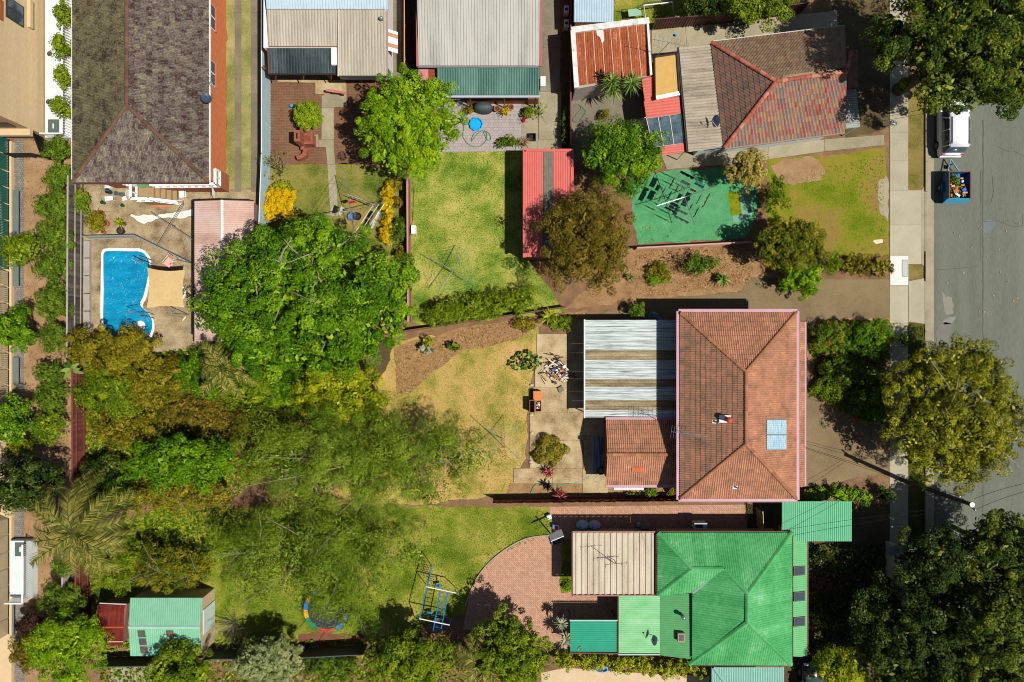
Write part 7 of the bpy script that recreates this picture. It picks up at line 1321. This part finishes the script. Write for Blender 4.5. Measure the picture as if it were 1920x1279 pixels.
for i, (x, y) in enumerate(((1092, 983), (1114, 983))):
    c = W(x, y); mb = MB().lathe((c.x, c.y, 0), [(.42, 0), (.46, .2), (.36, .45), (.16, .62), (.1, .7), (.14, .8)], 11, 1.1, .8); rr_ = random.Random(i); mb.v = [(p[0] + rr_.uniform(-.04, .04), p[1] + rr_.uniform(-.04, .04), p[2]) for p in mb.v]; tag(mb.build('tied_bag', P('blue_bag_%d' % i, C(170, 206, 222), .5)), ['left tied pale blue bag on the brick path', 'right tied pale blue bag on the brick path'][i], 'bag')
fc = thing('folding_chair', 'overturned metal chair frame on the shaded brick path', 'chair', W(1176, 982)); MB().tube([W(1165, 988, .1), W(1166, 978, .5), W(1184, 981, .55), W(1185, 990, .1), W(1165, 988, .1)], .02, 6).tube([W(1163, 975, .3), W(1174, 980, .5), W(1178, 975, .3)], .015, 5).build('frame', STEEL, fc)
tag(pbox(None, 'plastic_box', 1195, 981, 1201, 987.5, .4, P('pale_blue_plastic', C(150, 200, 235))), 'small pale blue box beside the wall of the patio room', 'box'); tag(pbox(None, 'timber_box', 1201, 984, 1220, 992, .7, P('dull_box', C(130, 124, 112))), 'dull grey box against the wall beside the blue box', 'box')
ac = thing('air_conditioner', 'boxy air conditioner on the north wall of the green roofed house', 'air conditioner', W(1314, 986)); pbox(ac, 'case', 1302, 981, 1326, 992, 1.6, P('ac_grey', C(170, 190, 200)), .9); pbox(ac, 'grille', 1304, 983, 1318, 990, 1.605, DARKM, 1.59)
tag(pbox(None, 'white_bucket', 1026, 966, 1034, 974, .4, P('white_blue', C(200, 226, 236)), rz=.4), 'white tub with blue lid at the lawn corner', 'tub'); tag(pbox(None, 'blue_crate', 1036, 984, 1046, 992, .4, P('crate_blue', C(60, 120, 190))), 'blue crate at the corner of the brick patio', 'crate')
bkt = thing('toppled_basketball_stand', 'black and white basketball stand at the top of the brick patio', 'basketball stand', W(1040, 1005)); MB().tube([W(1042, 1012), W(1036, 996, 2.2)], .05, 7).build('pole', BLACKM, bkt); MB().box(W(1043, 1004, 2.3), (1.0, .06, .7), .4, .5).build('backboard', WHITEP, bkt); MB().tube([(W(1043, 998, 2.2).x + .2 * math.cos(a), W(1043, 998, 2.2).y + .3 + .2 * math.sin(a), 2.15) for a in np.linspace(0, 2 * PI, 14)], .012, 5, False).build('hoop', P('hoop_orange', C(200, 90, 40)), bkt); MB().box(W(1042, 1012, .1), (.8, .6, .2), .3).build('base', BLACKM, bkt); bkt.name = 'basketball_stand'
tag(MB().lathe(tuple(W(1128, 1253)), [(.3, 0), (.34, .18), (.26, .2), (.2, .06)], 16, 1.5, .7).build('blue_float', P('float_blue', C(40, 130, 220), .4)), 'bright blue float lying beside the long hedge', 'float')
ring = MB().tube([(W(1088, 1218, 2.3).x + .13 * math.cos(a), W(1088, 1218, 2.3).y + .13 * math.sin(a), 2.24) for a in np.linspace(0, 2 * PI, 18)], .02, 5, False).build('hoop_ring', P('ring_tan', C(170, 160, 110))); tag(ring, 'small ring lying on the teal roof', 'ring')
lt_ = thing('bark_lantern', 'small dark pot on the bark chip bed', 'pot', W(577, 1210)); c = W(577, 1210); MB().lathe((c.x, c.y, 0), [(.1, 0), (.14, .2), (.1, .21)], 12).build('pot', BLACKM, lt_)
lt_.name = 'small_pot'
# ---------------------------------------------------------------- street: cars, trailer, pole, wires, mailbox
def car(name, label, X, Y, az, body, L=4.5, Wd=1.8, Hh=1.72):
    root = thing(name, label, 'car', (X, Y, 0)); m = Matrix.Rotation(az, 3, 'Z'); T = lambda x, y, z: Vector((X, Y, 0)) + m @ Vector((x, y, z))   # +x forward
    def loft(secs, nm, mat, smooth=True, par=root):
        mb = MB(); vs = []; k = len(secs[0])
        for s in secs: vs += [T(*p) for p in s]
        fs = [(i * k + j, i * k + j + 1, (i + 1) * k + j + 1, (i + 1) * k + j) for i in range(len(secs) - 1) for j in range(k - 1)] + [tuple(range(k)), tuple((len(secs) - 1) * k + j for j in range(k))[::-1]]
        return mb.add(vs, fs).build(nm, mat, par, smooth)
    h = Wd / 2
    def sec(x, w, zt, zl=.32): return [(x, -w * .94, zl), (x, -w, zl + .2), (x, -w, zt * .82), (x, -w * .93, zt), (x, 0, zt + .03), (x, w * .93, zt), (x, w, zt * .82), (x, w, zl + .2), (x, w * .94, zl)]
    loft([sec(-L / 2, h * .82, .82, .42), sec(-L / 2 + .12, h * .93, .95), sec(-L / 2 + .5, h, 1.0), sec(0, h, 1.0), sec(L / 2 - 1.0, h, .98), sec(L / 2 - .35, h * .95, .86), sec(L / 2, h * .78, .66, .42)], 'body', body)
    def cab(x, w0, w1, z0, z1): return [(x, -w0, z0), (x, -w1, z1 - .07), (x, -w1 * .9, z1), (x, 0, z1 + .03), (x, w1 * .9, z1), (x, w1, z1 - .07), (x, w0, z0)]
    loft([cab(-L / 2 + .14, h * .9, h * .85, .98, 1.0), cab(-L / 2 + .42, h * .95, h * .78, 1.0, Hh - .06), cab(-L / 2 + .9, h * .97, h * .78, 1.0, Hh), cab(.35, h * .97, h * .78, 1.0, Hh), cab(.7, h * .96, h * .76, 1.0, Hh - .06), cab(1.35, h * .93, h * .85, 1.0, 1.02)], 'glasshouse', GLASS)
    loft([cab(-L / 2 + .36, h * .8, h * .79, Hh - .12, Hh - .03), cab(-L / 2 + .9, h * .81, h * .8, Hh - .12, Hh + .02), cab(.35, h * .81, h * .8, Hh - .12, Hh + .02), cab(.68, h * .79, h * .78, Hh - .14, Hh - .04)], 'roof', body)
    for s in (-1, 1):
        MB().tube([T(-L / 2 + .6, s * h * .68, Hh + .06), T(.3, s * h * .68, Hh + .06)], .025, 6).build('roof_rail', BLACKM, root)
        for x in (-L / 2 + .55, -.55, .5): MB().beam(T(x, s * h * .98, 1.0), T(x + (-.02 if x < 0 else -.25), s * h * .8, Hh - .06), .1, .05).build('pillar', body, root)
        for x in (-L / 2 + .85, L / 2 - .9):
            c = T(x, s * (h - .1), .33); d = m @ Vector((0, 1, 0)); w_ = MB().tube([c - d * .11, c + d * .11], .33, 16).build('wheel', P('tyre', C(34, 34, 36), .9), root); MB().tube([c - d * .125, c + d * .125], .2, 12).build('rim', STEEL, w_)
        MB().box(T(-L / 2 + .07, s * h * .76, .8), (.1, .2, .3), az).build('tail_light', P('lens_red', C(200, 40, 30), .2), root); MB().box(T(L / 2 - .16, s * h * .66, .72), (.2, .3, .14), az).build('headlight', P('lens_white', C(230, 235, 240), .15), root); MB().box(T(.95, s * (h + .1), 1.02), (.14, .2, .13), az).build('mirror', body, root)
    MB().box(T(-L / 2 - .02, 0, .5), (.12, Wd * .86, .2), az).build('bumper', body, root); MB().box(T(-L / 2 - .085, 0, .6), (.01, .4, .1), az).build('number_plate', P('plate', C(230, 220, 120)), root)
    return root
CARW = P('car_white', C(240, 242, 246), .25, spec=.6, var=.02); CARK = P('car_navy', C(30, 34, 44), .2, spec=.6)
car('parked_car', 'white parked car with roof rails towing the blue trailer', 32.5, 15.95, PI / 2, CARW); car('parked_car', 'dark car parked in deep shade at the bottom right', W(1518, 1270).x, W(0, 1290).y, PI / 2, CARK)
tr = thing('trailer', 'blue box trailer full of rubbish hitched behind the white car', 'trailer', (32.85, 11.4, 0)); BT = P('trailer_blue', C(30, 104, 150), .5, var=.25); x0, x1, y0, y1 = 32.05, 33.62, 10.45, 12.42
MB().box(((x0 + x1) / 2, (y0 + y1) / 2, .5), (x1 - x0, y1 - y0, .06)).build('floor', BT, tr)
RIMT = P('rusty_rim', C(120, 60, 52))
for c_, d_ in (((x0, (y0 + y1) / 2), (.05, y1 - y0)), ((x1, (y0 + y1) / 2), (.05, y1 - y0)), (((x0 + x1) / 2, y1), (x1 - x0 - .06, .05))): MB().box((c_[0], c_[1], .84), (d_[0], d_[1], .62)).build('side_panel', BT, tr); MB().box((c_[0], c_[1], 1.165), (max(.07, d_[0]), max(.07, d_[1]), .03)).build('top_rim', RIMT, tr)
MB().box(((x0 + x1) / 2, y0 - .1, .78), (x1 - x0 + .16, .05, .66), 0, -.35).build('tailgate', P('tailgate_blue', C(70, 160, 200), .5), tr)
for s, x in ((-1, x0 - .13), (1, x1 + .13)): w_ = MB().tube([(x - .08, 11.4, .3), (x + .08, 11.4, .3)], .3, 14).build('wheel', P('tyre2', C(34, 34, 36), .9), tr); MB().tube([(x - .09, 11.4, .3), (x + .09, 11.4, .3)], .16, 10).build('rim', STEEL, w_); MB().box((x, 11.4, .64), (.24, .8, .03)).build('mudguard', BT, tr)
for s in (-1, 1): MB().beam((32.85 + s * .5, 12.42, .45), (32.6, 13.55, .45), .06, .08).build('drawbar', P('drawbar_blue', C(110, 160, 190)), tr)
MB().tube([(32.6, 13.1, 0), (32.6, 13.1, .7)], .035, 7).build('jockey_stand', BLACKM, tr); MB().tube([(32.52, 13.0, .2), (32.68, 13.0, .2)], .14, 10).build('jockey_wheel', P('tyre3', C(40, 40, 42)), tr)
rb_ = thing('rubbish_load', 'green waste, timber and boxes heaped inside the blue trailer', 'rubbish', (32.85, 11.4, .53)); rg = random.Random(9); V, rn = crown_quads([(32.55, 11.95, .75, .45, .4, .3), (32.6, 11.0, .7, .4, .45, .3), (33.0, 11.4, .7, .5, .7, .3)], 900, .16, np.random.default_rng(3), cl_sig=.15, cl_dens=8); quads_obj('cuttings', V, L_LAUREL, rn, rb_)
for i in range(26): MB().box((rg.uniform(32.25, 33.35), rg.uniform(10.65, 12.2), rg.uniform(.75, 1.0)), (rg.uniform(.1, .4), rg.uniform(.05, .16), .05), rg.uniform(0, 3), rg.uniform(-.3, .3)).build('scrap', (P('tan_scrap', C(206, 160, 110)) if i % 2 else P('brown_scrap', C(150, 96, 60))), rb_)
MB().box((32.6, 11.0, 1.02), (.34, .28, .16), .5).build('orange_box', P('scrap_orange', C(200, 90, 40)), rb_); MB().box((33.2, 11.1, 1.0), (.3, .22, .2), .6).build('blue_box', P('scrap_blue', C(30, 90, 210)), rb_); MB().box((32.75, 10.75, 1.03), (.36, .14, .05), -.6).build('white_board', WHITEP, rb_); MB().ball((33.1, 11.75, 1.0), .12, 10, 6).build('white_ball', P('pale_ball', C(210, 216, 226)), rb_)
pp_ = thing('power_pole', 'dark timber power pole with white cap beside the street tree', 'power pole', W(1689, 899)); pb_, pt_ = W(1689, 899), W(1822, 945, 7.9); pt_ = Vector((pb_.x, pb_.y, 7.9))
MB().tube([pb_, pt_], [.17, .13], 10).build('shaft', P('pole_timber', C(64, 54, 46), .9), pp_); MB().tube([pt_, pt_ + Vector((0, 0, .06))], .16, 12).build('cap', WHITEP, pp_); MB().beam(pt_ + Vector((-.6, .5, -.5)), pt_ + Vector((.6, -.5, -.5)), .1, .1).build('crossarm', P('pole_timber2', C(80, 70, 60), .9), pp_)
for k in (-1, 0, 1): c = pt_ + Vector((k * .5, -k * .42, -.44)); MB().lathe(tuple(c), [(.04, 0), (.06, .05), (.03, .1)], 8).build('insulator', WHITEP, pp_)
WIRE = P('wire_black', C(30, 30, 30))
def wire(label, p, q, sag=.4, r=.014):
    p, q = Vector(p), Vector(q); o = MB().tube([p.lerp(q, t) - Vector((0, 0, sag * 4 * t * (1 - t))) for t in np.linspace(0, 1, 12)], r, 4, False).build('power_wire', WIRE); return tag(o, label, 'wire')
wire('upper overhead wire crossing the road from the power pole', pt_ + Vector((.4, .3, -.35)), W(1990, 893, 7.6)); wire('lower overhead wire crossing the road from the power pole', pt_ + Vector((.5, -.4, -.35)), W(1990, 905, 7.6)); wire('service wire from the power pole to the tiled house, upper strand', pt_ + Vector((-.4, .4, -.4)), W(1511, 839, 3.6), .3, .012); wire('service wire from the power pole to the tiled house, lower strand', pt_ + Vector((-.4, .2, -.4)), W(1511, 841, 3.5), .4, .012)
wire('long wire from the power pole over the green carport, upper strand', pt_ + Vector((-.4, -.2, -.4)), W(1470, 994, 3.0), .3, .012); wire('long wire from the power pole over the green carport, lower strand', pt_ + Vector((-.3, -.4, -.4)), W(1486, 1004, 3.0), .3, .012); wire('wire pair over the shaded garden beside the red tiled house, upper strand', W(1612, 228, 2.6), W(1800, 190, 7.0), .2, .012); wire('wire pair over the shaded garden beside the red tiled house, lower strand', W(1614, 233, 2.6), W(1800, 200, 7.0), .2, .012)
mbx = thing('mailbox', 'small white mailbox at the edge of the shaded front garden', 'mailbox', W(1661, 239)); c = W(1661, 239); MB().box((c.x, c.y, 1.0), (.3, .42, .26), 1.4).build('box', WHITEP, mbx); MB().box((c.x, c.y, .44), (.08, .08, .88)).build('post', WHITEP, mbx); MB().box((c.x, c.y, 1.135), (.06, .2, .02), 1.4).build('slot', DARKM, mbx)
fl = ground('paper_scrap', [(1635, 452), (1640, 450), (1654, 448.5), (1655, 455), (1642, 458)], P('pale_paper', C(226, 200, 170)), kind=None); del fl['kind']; fl.location.z = .05; tag(fl, 'pale cardboard scrap lying on the front lawn', 'cardboard')
